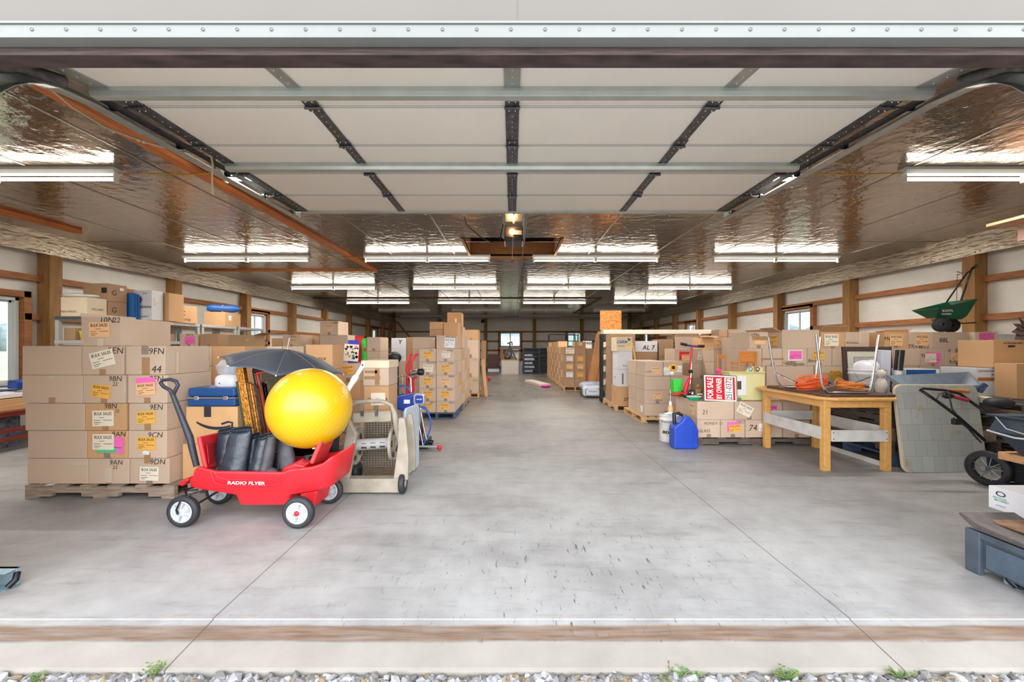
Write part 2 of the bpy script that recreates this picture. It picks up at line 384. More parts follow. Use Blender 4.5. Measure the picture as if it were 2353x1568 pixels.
for i, a in enumerate(WR): side_window(4 + i, 1, *a)
# back wall with two windows
BW = [(ux(1149, 25.7), ux(1196, 25.7), 1.2, 2.06), (ux(1303, 25.7), ux(1336, 25.7), 1.2, 2.06)]
mb = MB(); xx = -7.6
for (a, b, z0, z1) in BW:
    mb.box(xx, a, 25.75, 25.9, -.02, CZ + .02).box(a, b, 25.75, 25.9, -.02, z0).box(a, b, 25.75, 25.9, z1, CZ + .02); xx = b
mb.box(xx, 7.6, 25.75, 25.9, -.02, CZ + .02); struct(mb.build('wall_back', m_wrap))
for i, (a, b, z0, z1) in enumerate(BW):
    root = bpy.data.objects.new('window_%d' % (7 + i), None); COL.objects.link(root); root.location = (a, 25.75, z0)
    PM[root.name] = Matrix.Translation(root.location); root['kind'] = 'structure'; t = .06; fr = MB(); m_ = (a + b) / 2
    fr.box(a, a + t, 25.7, 25.85, z0, z1).box(b - t, b, 25.7, 25.85, z0, z1).box(a, b, 25.7, 25.85, z0, z0 + t).box(a, b, 25.7, 25.85, z1 - t, z1).box(m_ - .03, m_ + .03, 25.74, 25.8, z0, z1)
    fr.build('window_frame', m_vinyl, root); g = MB(); g.box(a + t, b - t, 25.79, 25.796, z0 + t, z1 - t); g.build('window_pane', m_glass, root)
# wooden posts and girts
postY = [1.78 + 2.44 * k for k in range(1, 10)]
n_tr = 20
POST = None
for side in (-1, 1):
    for k, y in enumerate([4.21 + 2.44 * i for i in range(9)]):
        p = MB(); xi = side * 7.25; xs = sorted((xi, side * 7.45)); p.box(*xs, y - .095, y + .095, 0, 2.9)
        o = struct(p.build('trim_%d' % n_tr, m_wood, bevel=.004)); n_tr += 1
    wz = WL if side < 0 else WR
    for zc in (2.26, 1.66, 1.06, 0.46):
        g = MB(); xs = sorted((side * 7.36, side * 7.46)); prev = 1.9
        for (a, b, z0, z1) in sorted(wz):
            if z0 - .06 < zc < z1 + .06: g.box(*xs, prev, a - .02, zc - .048, zc + .048); prev = b + .02
        g.box(*xs, prev, 25.7, zc - .048, zc + .048)
        struct(g.build('trim_%d' % n_tr, m_girt)); n_tr += 1
    g = MB()
    for (a, b, z0, z1) in wz:
        for yy in (a - .06, b + .06): g.box(*sorted((side * 7.36, side * 7.46)), yy - .05, yy + .05, .46, z1 + .1)
        g.box(*sorted((side * 7.36, side * 7.46)), a - .1, b + .1, z1 + .01, z1 + .1)
        g.box(*sorted((side * 7.36, side * 7.46)), a - .1, b + .1, z0 - .1, z0 - .01)
    struct(g.build('trim_%d' % n_tr, m_girt)); n_tr += 1
    v = MB(); xs = side * 7.24
    v.box(*sorted((xs, xs + side * .012)), 1.9, YB, 2.64, CZ)
    struct(v.build('trim_%d' % n_tr, m_foil2)); n_tr += 1
    sc = MB()
    for i in range(39):
        y = 2.2 + i * .61
        sc.lathe((xs, y, 2.68), (-side, 0, 0), [(0, .011), (.004, .009), (.005, .0)], 0, 8)
        if i % 4 == 3: sc.lathe((xs, y + .07, 2.68), (-side, 0, 0), [(0, .011), (.004, .009), (.005, .0)], 0, 8)
    struct(sc.build('trim_%d' % n_tr, mat('washer', (60, 54, 50), .5))); n_tr += 1
for u in (905, 1010, 1116, 1228, 1337, 1447):
    x = ux(u, 25.6); p = MB(); p.box(x - .09, x + .09, 25.5, 25.75, 0, 2.9); struct(p.build('trim_%d' % n_tr, m_wood)); n_tr += 1
for zc in (2.12, 1.53, .97, .4):
    p = MB(); prev = -7.3
    for (a, b, z0, z1) in BW:
        if z0 < zc < z1: p.box(prev, a - .02, 25.66, 25.75, zc - .05, zc + .05); prev = b + .02
    p.box(prev, 7.3, 25.66, 25.75, zc - .05, zc + .05); struct(p.build('trim_%d' % n_tr, m_girt)); n_tr += 1
p = MB()
for (a, b, z0, z1) in BW:
    for x in (a - .06, b + .06): p.box(x - .05, x + .05, 25.66, 25.75, .4, 2.12)
struct(p.build('trim_%d' % n_tr, m_girt)); n_tr += 1
p = MB(); p.bar(at(912, 739, 25.4), at(948, 784, 25.4), .09, .09); p.bar(at(892, 790, 25.2), at(897, 746, 25.2), .09, .09)
struct(p.build('trim_%d' % n_tr, m_wood)); n_tr += 1
# ceiling trim boards (left bay frame and the far L)
for nm, (x0, x1, y0, y1), h_ in (('a', (-3.20, -3.10, 2.2, 9.65), .045), ('b', (-7.2, -3.20, 9.60, 9.68), .035), ('c', (-6.65, -6.53, 3.2, 6.35), .05)):
    p = MB(); p.box(x0, x1, y0, y1, CZ - h_, CZ - .001)
    if nm == 'a': p.box(x0 - .035, x0, y0, y1, CZ - .02, CZ - .001)
    struct(p.build('trim_%d' % n_tr, m_trimw)); n_tr += 1
m_edge = mat('dark_edge_trim', (92, 66, 44), .6, var=.2)
p = MB(); p.box(-7.2, 3.25, 15.15, 15.22, CZ - .03, CZ).box(3.2, 3.27, 15.2, 22.0, CZ - .03, CZ).box(3.2, 7.2, 22.0, 22.07, CZ - .03, CZ)
struct(p.build('trim_%d' % n_tr, m_edge)); n_tr += 1
# front wall, header, exterior face
m_siding = mat('exterior_siding', (100, 95, 88), .5, var=.03, scale=2)
p = MB()
for s_ in (-1, 1): p.box(*sorted((s_ * 2.62, s_ * 7.7)), 1.70, 1.80, -.2, 3.2)
p.box(-7.7, 7.7, 1.69, 1.80, 2.49, 4.2)
p.box(.0205, .0225, 1.6885, 1.69, 2.49, 4.2)
struct(p.build('wall_front', m_siding))
p = MB()
for s_ in (-1, 1): p.box(*sorted((s_ * 2.66, s_ * 7.45)), 1.801, 1.85, 0, 2.96)
struct(p.build('trim_7', m_wrap))
p = MB(); p.box(-2.7, 2.7, 1.665, 1.69, 2.436, 2.49); p.box(-2.7, 2.7, 1.665, 1.72, 2.432, 2.437); p.box(-2.7, 2.7, 1.658, 1.666, 2.484, 2.494)
struct(p.build('trim_1', mat('header_trim', (122, 124, 122), .4, var=.05, scale=5, stretch=(.5, 1, 1)), bevel=.001))
p = MB()
for i in range(31): x = ux(-5 + i * 78.6, 1.665); p.lathe((x, 1.665, 2.463), (0, -1, 0), [(0, .0075), (.003, .007), (.004, 0)], 0, 10)
struct(p.build('trim_2', mat('screw_head', (120, 122, 122), .4, .5)))
p = MB(); p.box(-2.7, 2.7, 1.72, 1.80, 2.40, 2.56); p.box(-2.62, 2.62, 1.74, 1.80, 2.46, 2.9)
struct(p.build('trim_3', mat('dark_header_wood', (66, 52, 50), .7, var=.5, scale=20, stretch=(.3, 1, 8))))
p = MB(); p.box(-2.64, -2.52, 1.70, 1.84, 0, 2.5).box(2.52, 2.64, 1.70, 1.84, 0, 2.5); struct(p.build('trim_4', mat('jamb_wood', (196, 130, 76), .7, var=.15)))
# roof lid to keep sky out above the ceiling
p = MB(); p.box(-8.0, 8.0, 1.7, 26.3, 4.2, 4.3); struct(p.build('trim_5', m_siding))
p = MB(); p.box(-7.75, -7.6, 1.8, 26, 3.0, 4.25).box(7.6, 7.75, 1.8, 26, 3.0, 4.25).box(-7.75, 7.75, 25.9, 26.0, 3.0, 4.25); struct(p.build('trim_6', m_siding))
# outside: field, far trees
g = MB(); g.add([(-300, -300, -.12), (300, -300, -.12), (300, 300, -.12), (-300, 300, -.12)], [(0, 1, 2, 3)])
tag(g.build('ground', mat('field_grass', (186, 190, 158), .9, var=.18, scale=.05)), None, None, kind='structure')
g = MB(); g.add([(-40, -45, -.06), (40, -45, -.06), (40, 1.58, -.06), (-40, 1.58, -.06)], [(0, 1, 2, 3)])
m_grav0 = mat('gravel_bed', (216, 214, 208), .9, var=.3, scale=60, bump=.8, bscale=80)
tag(g.build('gravel_drive', m_grav0), None, None, kind='structure')
g = MB(); random.seed(3)
for (ax, sgn) in (('x', -1), ('x', 1), ('y', 1)):
    for k in range(150):
        t = -60 + k * 2.2 + random.uniform(-1, 1); d = 150 + random.uniform(-5, 8)
        c_ = (sgn * d, t, 2.0) if ax == 'x' else (t - 90, d, 2.0)
        g.sphere(c_, random.uniform(4, 6.5), 0, 7, 5, (1, 1, random.uniform(.8, 1.35)))
tag(g.build('tree_line', mat('far_trees', (132, 146, 146), .95, var=.2, scale=.4)), 'hazy grey-green tree line far across the field', 'trees', kind='stuff')  # distance haze is mixed into the tree colour
# ---- garage door, open overhead
m_doorw = mat('door_panel_white', (244, 238, 228), .5, var=.02, scale=3, bump=.05)
m_doorr = mat('door_rib', (190, 188, 184), .5)
m_strut = mat('door_strut', (186, 192, 186), .35, .55, var=.08, scale=6)
dr = bpy.data.objects.new('door_1', None); COL.objects.link(dr); dr.location = (0, 2.05, 2.66); PM[dr.name] = Matrix.Translation(dr.location); dr['kind'] = 'structure'
secs = [(2.08, 2.66, 2.75), (2.66, 2.745, 2.75), (3.19, 2.752, 2.75), (3.72, 2.756, 2.75), (4.27, 2.76, 2.75), (4.85, 2.764, 2.75)]
XW = 2.44
def dz(y):
    for (a, b) in zip(secs[:-1], secs[1:]):
        if y <= b[0]: return a[1] + (b[1] - a[1]) * (y - a[0]) / (b[0] - a[0])
    return secs[-1][1]
for (a, b) in zip(secs[:-1], secs[1:]):
    s = MB(); n_ = 8
    s.prism([(a[0] + .003, a[1]), (b[0] - .003, b[1]), (b[0] - .003, b[1] + .045), (a[0] + .003, a[1] + .045)], -XW, XW, ax='x')
    s.build('door_section', m_doorw, dr)
    r_ = MB()
    if a[0] > 2.5:
        for yy in (a[0] + .018, a[0] + .038): r_.box(-XW, XW, yy - .004, yy + .004, dz(yy) - .004, dz(yy) + .001)
        r_.build('section_rib', m_doorr, dr)
STX = [-XW + .05, -1.27, 0, 1.27, XW - .05]
for i, x in enumerate(STX):
    for j, (a, b) in enumerate(zip(secs[:-1], secs[1:])):
        hw = .045 if x in (0, ) or abs(x) > 2 else .036
        s = MB(); s.bar((x, a[0] + .004, a[1] - .004), (x, b[0] - .004, b[1] - .004), hw * 2, .01)
        s.build('door_stile', m_dgalv if j else m_galv, dr)
        h_ = MB(); y = b[0]
        if j < 4:
            z = dz(y) - .012
            h_.box(x - .045, x + .045, y - .07, y + .06, z - .004, z + .002).cyl((x - .05, y, z - .014), (x + .05, y, z - .014), .009)
            for q in (-.05, .045):
                for w_ in (-.02, .02): h_.sphere((x + w_, y + q, z - .006), .006, 1, 8, 4)
            h_.build('hinge', [m_dgalv, m_chrome], dr)
        d_ = MB()
        for q in range(1, 8):
            yy = a[0] + (b[0] - a[0]) * q / 8; d_.sphere((x, yy, dz(yy) - .01), .0045, 0, 6, 4)
        d_.build('bolts', m_chrome, dr)
for (y, hh, dd, ex) in ((2.46, .075, .035, .0), (3.57, .06, .04, -.03)):
    s = MB(); z = dz(y); s.prism([(y - dd, z - .002), (y - dd, z - .03), (y - dd + .012, z - .055), (y + dd - .012, z - .055), (y + dd, z - .03), (y + dd, z - .002)], -XW - ex - .02, XW + ex + .02, ax='x')
    s.build('door_strut', m_strut, dr, bevel=.002)
s = MB(); s.box(-XW, XW, 4.80, 4.86, dz(4.83) - .02, dz(4.83) + .05); s.build('end_rail', m_strut, dr, bevel=.002)
s = MB(); s.box(-XW, XW, 2.03, 2.09, 2.625, 2.70); s.build('bottom_seal', mat('seal', (60, 52, 54), .7, var=.3, scale=30), dr)
for sd in (-1, 1):
    s = MB(); x = sd * 2.56
    path = [Vector((x, 1.93, .02)), Vector((x, 1.93, 2.1))] + [Vector((x, 1.93 + .45 * (1 - math.cos(R(t))), 2.1 + .56 * math.sin(R(t)))) for t in range(10, 90, 10)] + [Vector((x, 2.5, 2.68)), Vector((x, 5.42, 2.745))]
    for a, b in zip(path[:-1], path[1:]):
        s.bar(a, b, .004, .055, up=(0, 0, 1) if abs((b - a).normalized().z) < .7 else (0, 1, 0))
        e = Vector((-sd * .035, 0, -.025)); s.bar(a + e, b + e, .07, .004, up=(0, 0, 1) if abs((b - a).normalized().z) < .7 else (0, 1, 0))
    s.build('track', m_galv, dr)
    for (y) in (2.66, 3.19, 3.72, 4.27, 4.8):
        q = MB(); q.cyl((sd * 2.40, y, dz(y) - .02), (sd * 2.54, y, dz(y) - .02), .007, 1).cyl((sd * 2.52, y, dz(y) - .02), (sd * 2.548, y, dz(y) - .02), .024, 0)
        q.build('roller', [m_black, m_chrome], dr)
    q = MB(); q.bar((sd * 2.485, 2.5, 2.70), (sd * 2.485, 4.9, 2.785), .075, .004, up=(0, 0, 1)); q.build('hardware_shade_strip', m_dgalv, dr)  # dark strip standing in for hardware and shadow between door and track
    q = MB(); q.box(x - .03, x + .03, 5.0, 5.05, 2.74, CZ).bar((x, 3.6, 2.73), (x, 3.6, CZ), .03, .004, up=(0, 1, 0)); q.build('track_hanger', m_galv, dr)
    q = MB(); q.tube([(x - sd * .02, 1.95, 2.2), (x - sd * .03, 2.02, 2.55), (x - sd * .05, 2.12, 2.62), (x - sd * .1, 2.3, 2.66)], .03, 0, 8); q.build('corner_bracket', m_dgalv, dr)
# ---------------------------------------------------------------- ceiling lights
TUBE_W = 32.0
m_tube = mat('tube_glow', (255, 248, 232), .4, emit=TUBE_E)
m_tubeoff = mat('tube_unlit', (214, 214, 208), .3)
m_fix = mat('fixture_enamel', (225, 226, 222), .35, var=.04)
m_sock = mat('lamp_holder', (235, 232, 224), .5)
rowsY = [4.15, 8.08, 12.0, 16.0, 19.9, 23.8]
colsX = [-5.13, -1.64, 1.61, 5.09]
cname = ['far left', 'inner left', 'inner right', 'far right']
rname = ['row above garage door', 'second row', 'third row back', 'fourth row back', 'fifth row back', 'last row']
def make_light(lit, label):
    t = thing('ceiling_light', label, 'ceiling light', (0, 0, CZ), group='long tube ceiling lights')
    h = MB(); h.prism([(-.055, -.002), (-.055, -.03), (-.03, -.062), (.03, -.062), (.055, -.03), (.055, -.002)], -1.22, 1.22, ax='x'); h.build('housing', m_fix, t, local=True)
    for sx_ in (-1, 1):
        q = MB(); q.cyl((sx_ * .03, 0, -.108), (sx_ * 1.17, 0, -.108), .0165, seg=12); q.build('tube', m_tube if lit else m_tubeoff, t, local=True)
    for x in (-1.20, -.015, .015, 1.20):
        q = MB(); q.box(x - .012, x + .012, -.022, .022, -.14, -.06); q.build('lamp_holder', m_sock, t, local=True, bevel=.004)
    if lit:      # the tubes' downward light, carried by the fixture itself
        ld = bpy.data.lights.new('tube_light', 'AREA'); ld.shape = 'RECTANGLE'; ld.size = 2.34; ld.size_y = 0.036; ld.energy = TUBE_W; ld.color = (1.0, 0.95, 0.88)
        lo = bpy.data.objects.new('tube_light', ld); COL.objects.link(lo); lo.parent = t; lo.location = (0, 0, -.1265)
    return t
lit0 = make_light(True, ''); off0 = make_light(False, ''); u1 = u2 = False
for i, y in enumerate(rowsY):
    for j, x in enumerate(colsX):
        lit = i < 4; M = Matrix.Translation((x, y, CZ))
        src = lit0 if lit else off0
        if lit and not u1: o = src; o.matrix_world = M; u1 = True
        elif (not lit) and not u2: o = src; o.matrix_world = M; u2 = True
        else: o = copy_tree(src, None, M)
        o['label'] = '%s tube ceiling light, %s of the four in the %s' % ('lit' if lit else 'unlit', cname[j], rname[i])
        o['group'] = 'long tube ceiling lights'
# yellow cables between fixtures
m_yel = mat('yellow_cable', (206, 160, 40), .5)
def cable(name, pts, r, m, label, cat='cable', group=None, parent=None):
    q = MB(); q.tube(pts, r, 0, 6); o = q.build(name, m, parent)
    if parent is None: tag(o, label, cat, group)
    return o
def sag(a, b, d, n=10, wob=0.0):
    a = Vector(a); b = Vector(b); return [a.lerp(b, i / n) - Vector((0, 0, d * math.sin(math.pi * i / n) + random.uniform(-wob, wob))) for i in range(n + 1)]
for (y, xa, xb, lb) in ((4.15, -3.9, -2.87, 'yellow cable running from the near left light towards the garage door'), (4.15, 2.84, 3.87, 'yellow cable running from the garage door to the near right light'),
        (8.08, -3.9, -2.87, 'yellow cable crossing the orange ceiling board in the second light row'), (8.08, -.41, .38, 'yellow cable crossing under the attic hatch'), (8.08, 2.84, 3.86, 'yellow cable joining the two right lights of the second row'),
        (12.0, -3.9, -2.87, 'yellow cable in the left gap of the third light row'), (12.0, 2.84, 3.86, 'yellow cable in the right gap of the third light row')):
    cable('power_cable', sag((xa, y, CZ - .045), (xb, y, CZ - .045), .012, 8, .004), .006, m_yel, lb)
# opener
t = thing('garage_door_opener', 'dark garage door opener with glowing bulb hanging before the attic hatch', 'door opener', (0.02, 5.7, 2.62))
q = MB(); q.box(-.105, .145, 5.62, 5.98, 2.62, 2.83); q.build('motor_housing', mat('opener_grey', (70, 62, 58), .35, .3), t, bevel=.015)
q = MB(); q.box(0.01, .13, 5.60, 5.625, 2.70, 2.76); q.build('light_lens', mat('lens', (235, 205, 170), .4), t, bevel=.006)
q = MB(); q.sphere((.0, 5.60, 2.745), .034, 0, 16, 10); q.build('light_bulb', mat('bulb_glow', (255, 200, 130), .4, emit=60), t)
q = MB(); q.box(-.105, .145, 5.60, 5.64, 2.62, 2.68); q.build('front_cover', m_black, t, bevel=.005)
for x in (-.115, .155):
    q = MB(); q.bar((x, 5.75, 2.68), (x, 5.75, CZ), .004, .03, up=(1, 0, 0)); q.box(x - .004, x + .004, 5.70, 5.82, 2.70, 2.73); q.build('hanger_strap', m_galv, t)
q = MB(); q.box(0.005, .035, 1.95, 5.65, 2.86, 2.89); q.build('drive_rail', m_galv, t)
q = MB(); q.box(-.09, .13, 5.2, 5.6, 2.875, 2.885); q.build('rail_plate', m_galv, t)
q = MB(); q.tube([(.02, 4.84, 2.74), (.015, 5.0, 2.77), (.02, 5.12, 2.85)], .008, 0, 6); q.build('door_arm', m_blackmetal, t)
q = MB(); q.tube([at(1179, 540, 5.2), at(1177, 596, 5.2)], .0022, 0, 6); q.build('pull_cord', mat('cord_white', (225, 220, 212), .7), t)
q = MB(); q.lathe(at(1177, 603, 5.2), (0, 0, 1), [(-.005, .004), (0, .03), (.02, .022), (.03, .004)], 0, 14); q.build('pull_handle', mat('red_grip', (190, 20, 44), .4), t)
cable('opener_cable', [at(1068, 500, 5.65), at(1071, 515, 5.65)] + [at(1071 + 87 * k / 8, 515 + 43 * math.sin(math.pi * (k / 8) * .62) - 0, 5.7) for k in range(1, 8)] + [at(1156, 516, 5.72)], .008, m_black, 'black power cord looping from ceiling outlet to the garage door opener')
# door rope
rope = mat('rope', (205, 190, 160), .8)
pts = [at(*p) for p in ((20, 128, 2.05), (55, 150, 2.2), (110, 200, 2.5), (165, 246, 2.75), (240, 292, 2.95), (318, 322, 3.05), (330, 326, 3.06), (400, 346, 3.2), (484, 354, 3.4))]
pts2 = [at(484, 354, 3.4), at(489, 380, 3.4), at(487, 410, 3.4), at(489, 448, 3.4)]
q = MB(); q.tube(pts, .006, 0, 6).tube(pts2, .007, 0, 6)
for p in (pts[5], pts[6], pts[-1]): q.sphere(p, .014, 0, 8, 6)
tag(q.build('door_rope', rope), 'pale knotted rope drooping along the left track of the garage door', 'rope')
# ================================================================= CARTONS
m_ca = mat('cardboard', (204, 180, 158), .8, var=.05, scale=3, rnd=.06, bump=.05, bscale=60)
m_cb = mat('cardboard_orange', (208, 164, 120), .8, var=.05, scale=3, rnd=.07)
m_cc = mat('cardboard_dark', (172, 138, 106), .8, var=.07, scale=3, rnd=.08)
m_cw = mat('carton_white', (222, 222, 226), .6, var=.03, scale=3)
m_cl = mat('cardboard_light', (228, 210, 182), .75, var=.05, scale=3)
CM = {'a': m_ca, 'b': m_cb, 'c': m_cc, 'w': m_cw, 'l': m_cl}
CN = {'a': 'tan', 'b': 'orange-brown', 'c': 'dark brown', 'w': 'white', 'l': 'pale'}
m_tape = mat('packing_tape', (168, 130, 92), .25, var=.08, scale=20, coat=.3)
m_tapeg = mat('packing_tape_grey', (140, 128, 116), .3, var=.1, scale=20)
m_tapec = mat('clear_tape', (214, 196, 172), .15)
PAP = {'o': mat('paper_orange', (240, 182, 84), .7, var=.03), 'w': mat('paper_cream', (238, 228, 208), .7, var=.03), 'p': mat('paper_pink', (250, 112, 192), .65),
       'h': mat('paper_peach', (240, 192, 142), .7), 'g': mat('paper_green', (90, 200, 140), .7), 'r': mat('paper_red', (224, 44, 46), .6), 'x': mat('paper_white', (240, 240, 242), .65)}
PN = {'o': 'orange', 'w': 'cream', 'p': 'pink', 'h': 'peach', 'x': 'white', 'r': 'red', 'g': 'green'}
MI_PAPER = None
def face(b, f):
    X0, X1, A, B, Z0, Z1 = b
    if f == 'f': return Vector((X0, A, Z0)), Vector((1, 0, 0)), Vector((0, 0, 1)), Vector((0, -1, 0)), X1 - X0, Z1 - Z0
    if f == 'r': return Vector((X1, A, Z0)), Vector((0, 1, 0)), Vector((0, 0, 1)), Vector((1, 0, 0)), B - A, Z1 - Z0
    return Vector((X0, B, Z0)), Vector((0, -1, 0)), Vector((0, 0, 1)), Vector((-1, 0, 0)), B - A, Z1 - Z0
def paper(t, b, f, fx, fz, w_, h_, ang, col, head='BULK SALES', lines=True, name='paper_label', lift=0.0):
    o, rt, up, nn, W, H = face(b, f); c = o + rt * (fx * W) + up * (fz * H); a = R(ang)
    r2 = rt * math.cos(a) + up * math.sin(a); u2 = up * math.cos(a) - rt * math.sin(a)
    mb = MB(); e = .0018 + lift; q = []
    for k in (.0006 + lift, e):
        for (i, j) in ((-1, -1), (1, -1), (1, 1), (-1, 1)): q.append(c + r2 * (i * w_ / 2) + u2 * (j * h_ / 2) + nn * k)
    mb.add(q, [(4, 5, 6, 7), (0, 1, 5, 4), (1, 2, 6, 5), (2, 3, 7, 6), (3, 0, 4, 7), (3, 2, 1, 0)], 0)
    if head:
        mb.text(head, c + u2 * (h_ * .30) + nn * (e + .0006), r2, u2, h_ * .2, 1, wfit=w_ * .82, off=.012)
    if lines:
        for (lx, ly, lw) in ((-.05, .05, .25), (-.28, -.12, .3), (.22, -.12, .42), (-.25, -.26, .34), (-.3, -.36, .2)):
            p_ = c + r2 * (lx * w_) + u2 * (ly * h_) + nn * (e + .0006); hw = lw * w_ / 2; hh = h_ * .014
            mb.add([p_ - r2 * hw - u2 * hh, p_ + r2 * hw - u2 * hh, p_ + r2 * hw + u2 * hh, p_ - r2 * hw + u2 * hh], [(0, 1, 2, 3)], 1)
    return mb.build(name, [PAP[col], m_ink], t)
def hand(t, b, f, s_, fx, fz, hh, off=-.004, m=None, name='handwriting', wf=None):
    o, rt, up, nn, W, H = face(b, f); mb = MB()
    mb.text(s_, o + rt * (fx * W) + up * (fz * H) + nn * .0012, rt, up, hh, 0, shear=.12, off=off, wfit=wf)
    return mb.build(name, m or m_ink, t)
def strip(t, b, f, fx, fz, w_, h_, m=None, name='tape', lift=0.0):
    o, rt, up, nn, W, H = face(b, f); c = o + rt * (fx * W) + up * (fz * H); mb = MB()
    q = [c + rt * (i * w_ / 2) + up * (j * h_ / 2) + nn * (k + lift) for k in (.0003, .0011) for (i, j) in ((-1, -1), (1, -1), (1, 1), (-1, 1))]
    mb.add(q, [(4, 5, 6, 7), (0, 1, 5, 4), (1, 2, 6, 5), (2, 3, 7, 6), (3, 0, 4, 7), (3, 2, 1, 0)], 0)
    return mb.build(name, m or m_tape, t)
CB = []
rb = random.Random(11)
def carton(b, label, c='a', group=None, tape=True, lab=(), hnd=(), st=(), flaps=(), name='cardboard_box', topseam=True):
    X0, X1, A, B, Z0, Z1 = b; g = .0015; CB.append((b, label))
    t = thing(name, label, 'box', ((X0 + X1) / 2, (A + B) / 2, Z0), group=group)
    mb = MB(); w2, d2, hh = (X1 - X0) / 2 - g, (B - A) / 2 - g, Z1 - Z0 - g
    if flaps:
        k = .006
        mb.box(-w2, w2, -d2, -d2 + k, 0, hh).box(-w2, w2, d2 - k, d2, 0, hh).box(-w2, -w2 + k, -d2 + k, d2 - k, 0, hh).box(w2 - k, w2, -d2 + k, d2 - k, 0, hh).box(-w2 + k, w2 - k, -d2 + k, d2 - k, 0, hh * .55)
    else: mb.box(-w2, w2, -d2, d2, 0, hh)
    mb.build('carton_body', CM[c], t, bevel=.0035 if not flaps else 0, seg=2, local=True)
    for fl in flaps:      # (edge, angle from outward horizontal, length)
        e, an, ln = fl; q = MB(); a = R(an); k = .005; dx, dz_ = math.cos(a) * ln, math.sin(a) * ln; nx, nz_ = -math.sin(a) * k, math.cos(a) * k
        z = hh
        if e in 'lr':
            s_ = -1 if e == 'l' else 1; px = s_ * w2
            q.prism([(px, z), (px + s_ * dx, z + dz_), (px + s_ * (dx + nx), z + dz_ + nz_), (px + s_ * nx, z + nz_)], -d2, d2)
        else:
            s_ = -1 if e == 'f' else 1; py = s_ * d2
            q.prism([(py, z), (py + s_ * dx, z + dz_), (py + s_ * (dx + nx), z + dz_ + nz_), (py + s_ * nx, z + nz_)], -w2, w2, ax='x')
        q.build('flap', CM[c], t, local=True)
    if tape:
        W = X1 - X0
        if not flaps:
            q = MB(); q.box(-.024, .024, -d2 - .0008, d2 + .0008, hh, hh + .0008); q.build('tape', m_tape, t, local=True)
        strip(t, b, 'f', .5, .1, .05, (Z1 - Z0) * .2, m_tapeg if rb.random() < .4 else m_tape)
    for k, a in enumerate(lab): paper(t, b, *a, lift=.0016 + .0016 * k)
    for a in hnd: hand(t, b, *a)
    for k, a in enumerate(st): strip(t, b, *a, lift=.0009 + .0009 * k)
    return t
ORD = ['bottom', 'second', 'third', 'fourth', 'fifth', 'sixth', 'seventh']
def feature(o):
    s_ = ''
    if o.get('hnd'): s_ += ' marked %s' % o['hnd'][0][1]
    if o.get('lab'): s_ += (' with' if not s_ else ',') + ' %s label' % PN[o['lab'][0][6]]
    return s_
def zrow(Y, vs): return [vz(v, Y) for v in vs]
def column(us, Y, dep, zs, where, opts, group=None):
    """us: one (u0,u1) or a list of them, zs: shelf heights bottom to top"""
    n = len(zs) - 1; out = []
    for i in range(n):
        u = us[i] if isinstance(us, list) else us
        o = dict(opts[i]) if i < len(opts) else {}
        lb = o.pop('L', None); kd = CN[o.get('c', 'a')]
        if lb is None:
            pos = 'top' if i == n - 1 else ORD[i]
            lb = '%s%s carton%s, %s one in %s' % ('open ' if o.get('flaps') else '', kd, feature(o), pos, where)
        u = (ux(u[0], Y), ux(u[1], Y)) if u[0] > 20 else u
        out.append(carton((u[0], u[1], Y, Y + dep, zs[i] + .0005, zs[i + 1] - .0005), lb, group=group, **o))
    return out
m_pal = mat('pallet_grey', (160, 142, 126), .85, var=.28, scale=9, stretch=(1, 3, 6), bump=.3)
m_paln = mat('pallet_new', (206, 168, 122), .8, var=.18, scale=9, stretch=(1, 3, 6))
m_palb = mat('pallet_blue', (74, 92, 118), .75, var=.25, scale=9)
m_pald = mat('pallet_dark', (104, 92, 84), .85, var=.3, scale=9, stretch=(1, 3, 6))
def pallet(x0, x1, y0, y1, z0, h, m, label, side='x', group='wooden pallets'):
    t = thing('wooden_pallet', label, 'pallet', ((x0 + x1) / 2, (y0 + y1) / 2, z0), group=group)
    W, D = (x1 - x0) / 2, (y1 - y0) / 2; tb = .016
    def sw(mb, a, b, c_, d_, e, f_):
        if side == 'x': mb.box(a, b, c_, d_, e, f_)
        else: mb.box(c_, d_, a, b, e, f_)
    P, Q = (W, D) if side == 'x' else (D, W)      # P along stringers, Q across
    for q in (-1, 0, 1):
        mb = MB(); yc = q * (Q - .02); hs = h - 2 * tb
        prof = [(-P, tb)]
        for c_ in (-P * .45, P * .45): prof += [(c_ - .13, tb), (c_ - .10, tb + hs * .42), (c_ + .10, tb + hs * .42), (c_ + .13, tb)]
        prof += [(P, tb), (P, tb + hs), (-P, tb + hs)]
        # split into convex pieces
        mb2 = MB(); z1_ = tb + hs; zc = tb + hs * .42
        xs = [-P, -P * .45 - .12, -P * .45 + .12, P * .45 - .12, P * .45 + .12, P]
        for k in range(5): sw(mb2, xs[k], xs[k + 1], yc - .019, yc + .019, tb if k % 2 == 0 else zc, z1_)
        mb2.build('stringer', m, t, local=True)
    for k in range(6):
        c_ = -P + .045 + (2 * P - .09) * k / 5; mb = MB(); sw(mb, c_ - .045, c_ + .045, -Q, Q, h - tb, h); mb.build('deck_board', m, t, local=True)
    for c_ in (-P + .05, 0, P - .05):
        mb = MB(); sw(mb, c_ - .05, c_ + .05, -Q, Q, 0, tb); mb.build('bottom_board', m, t, local=True)
    return t
LW = .105
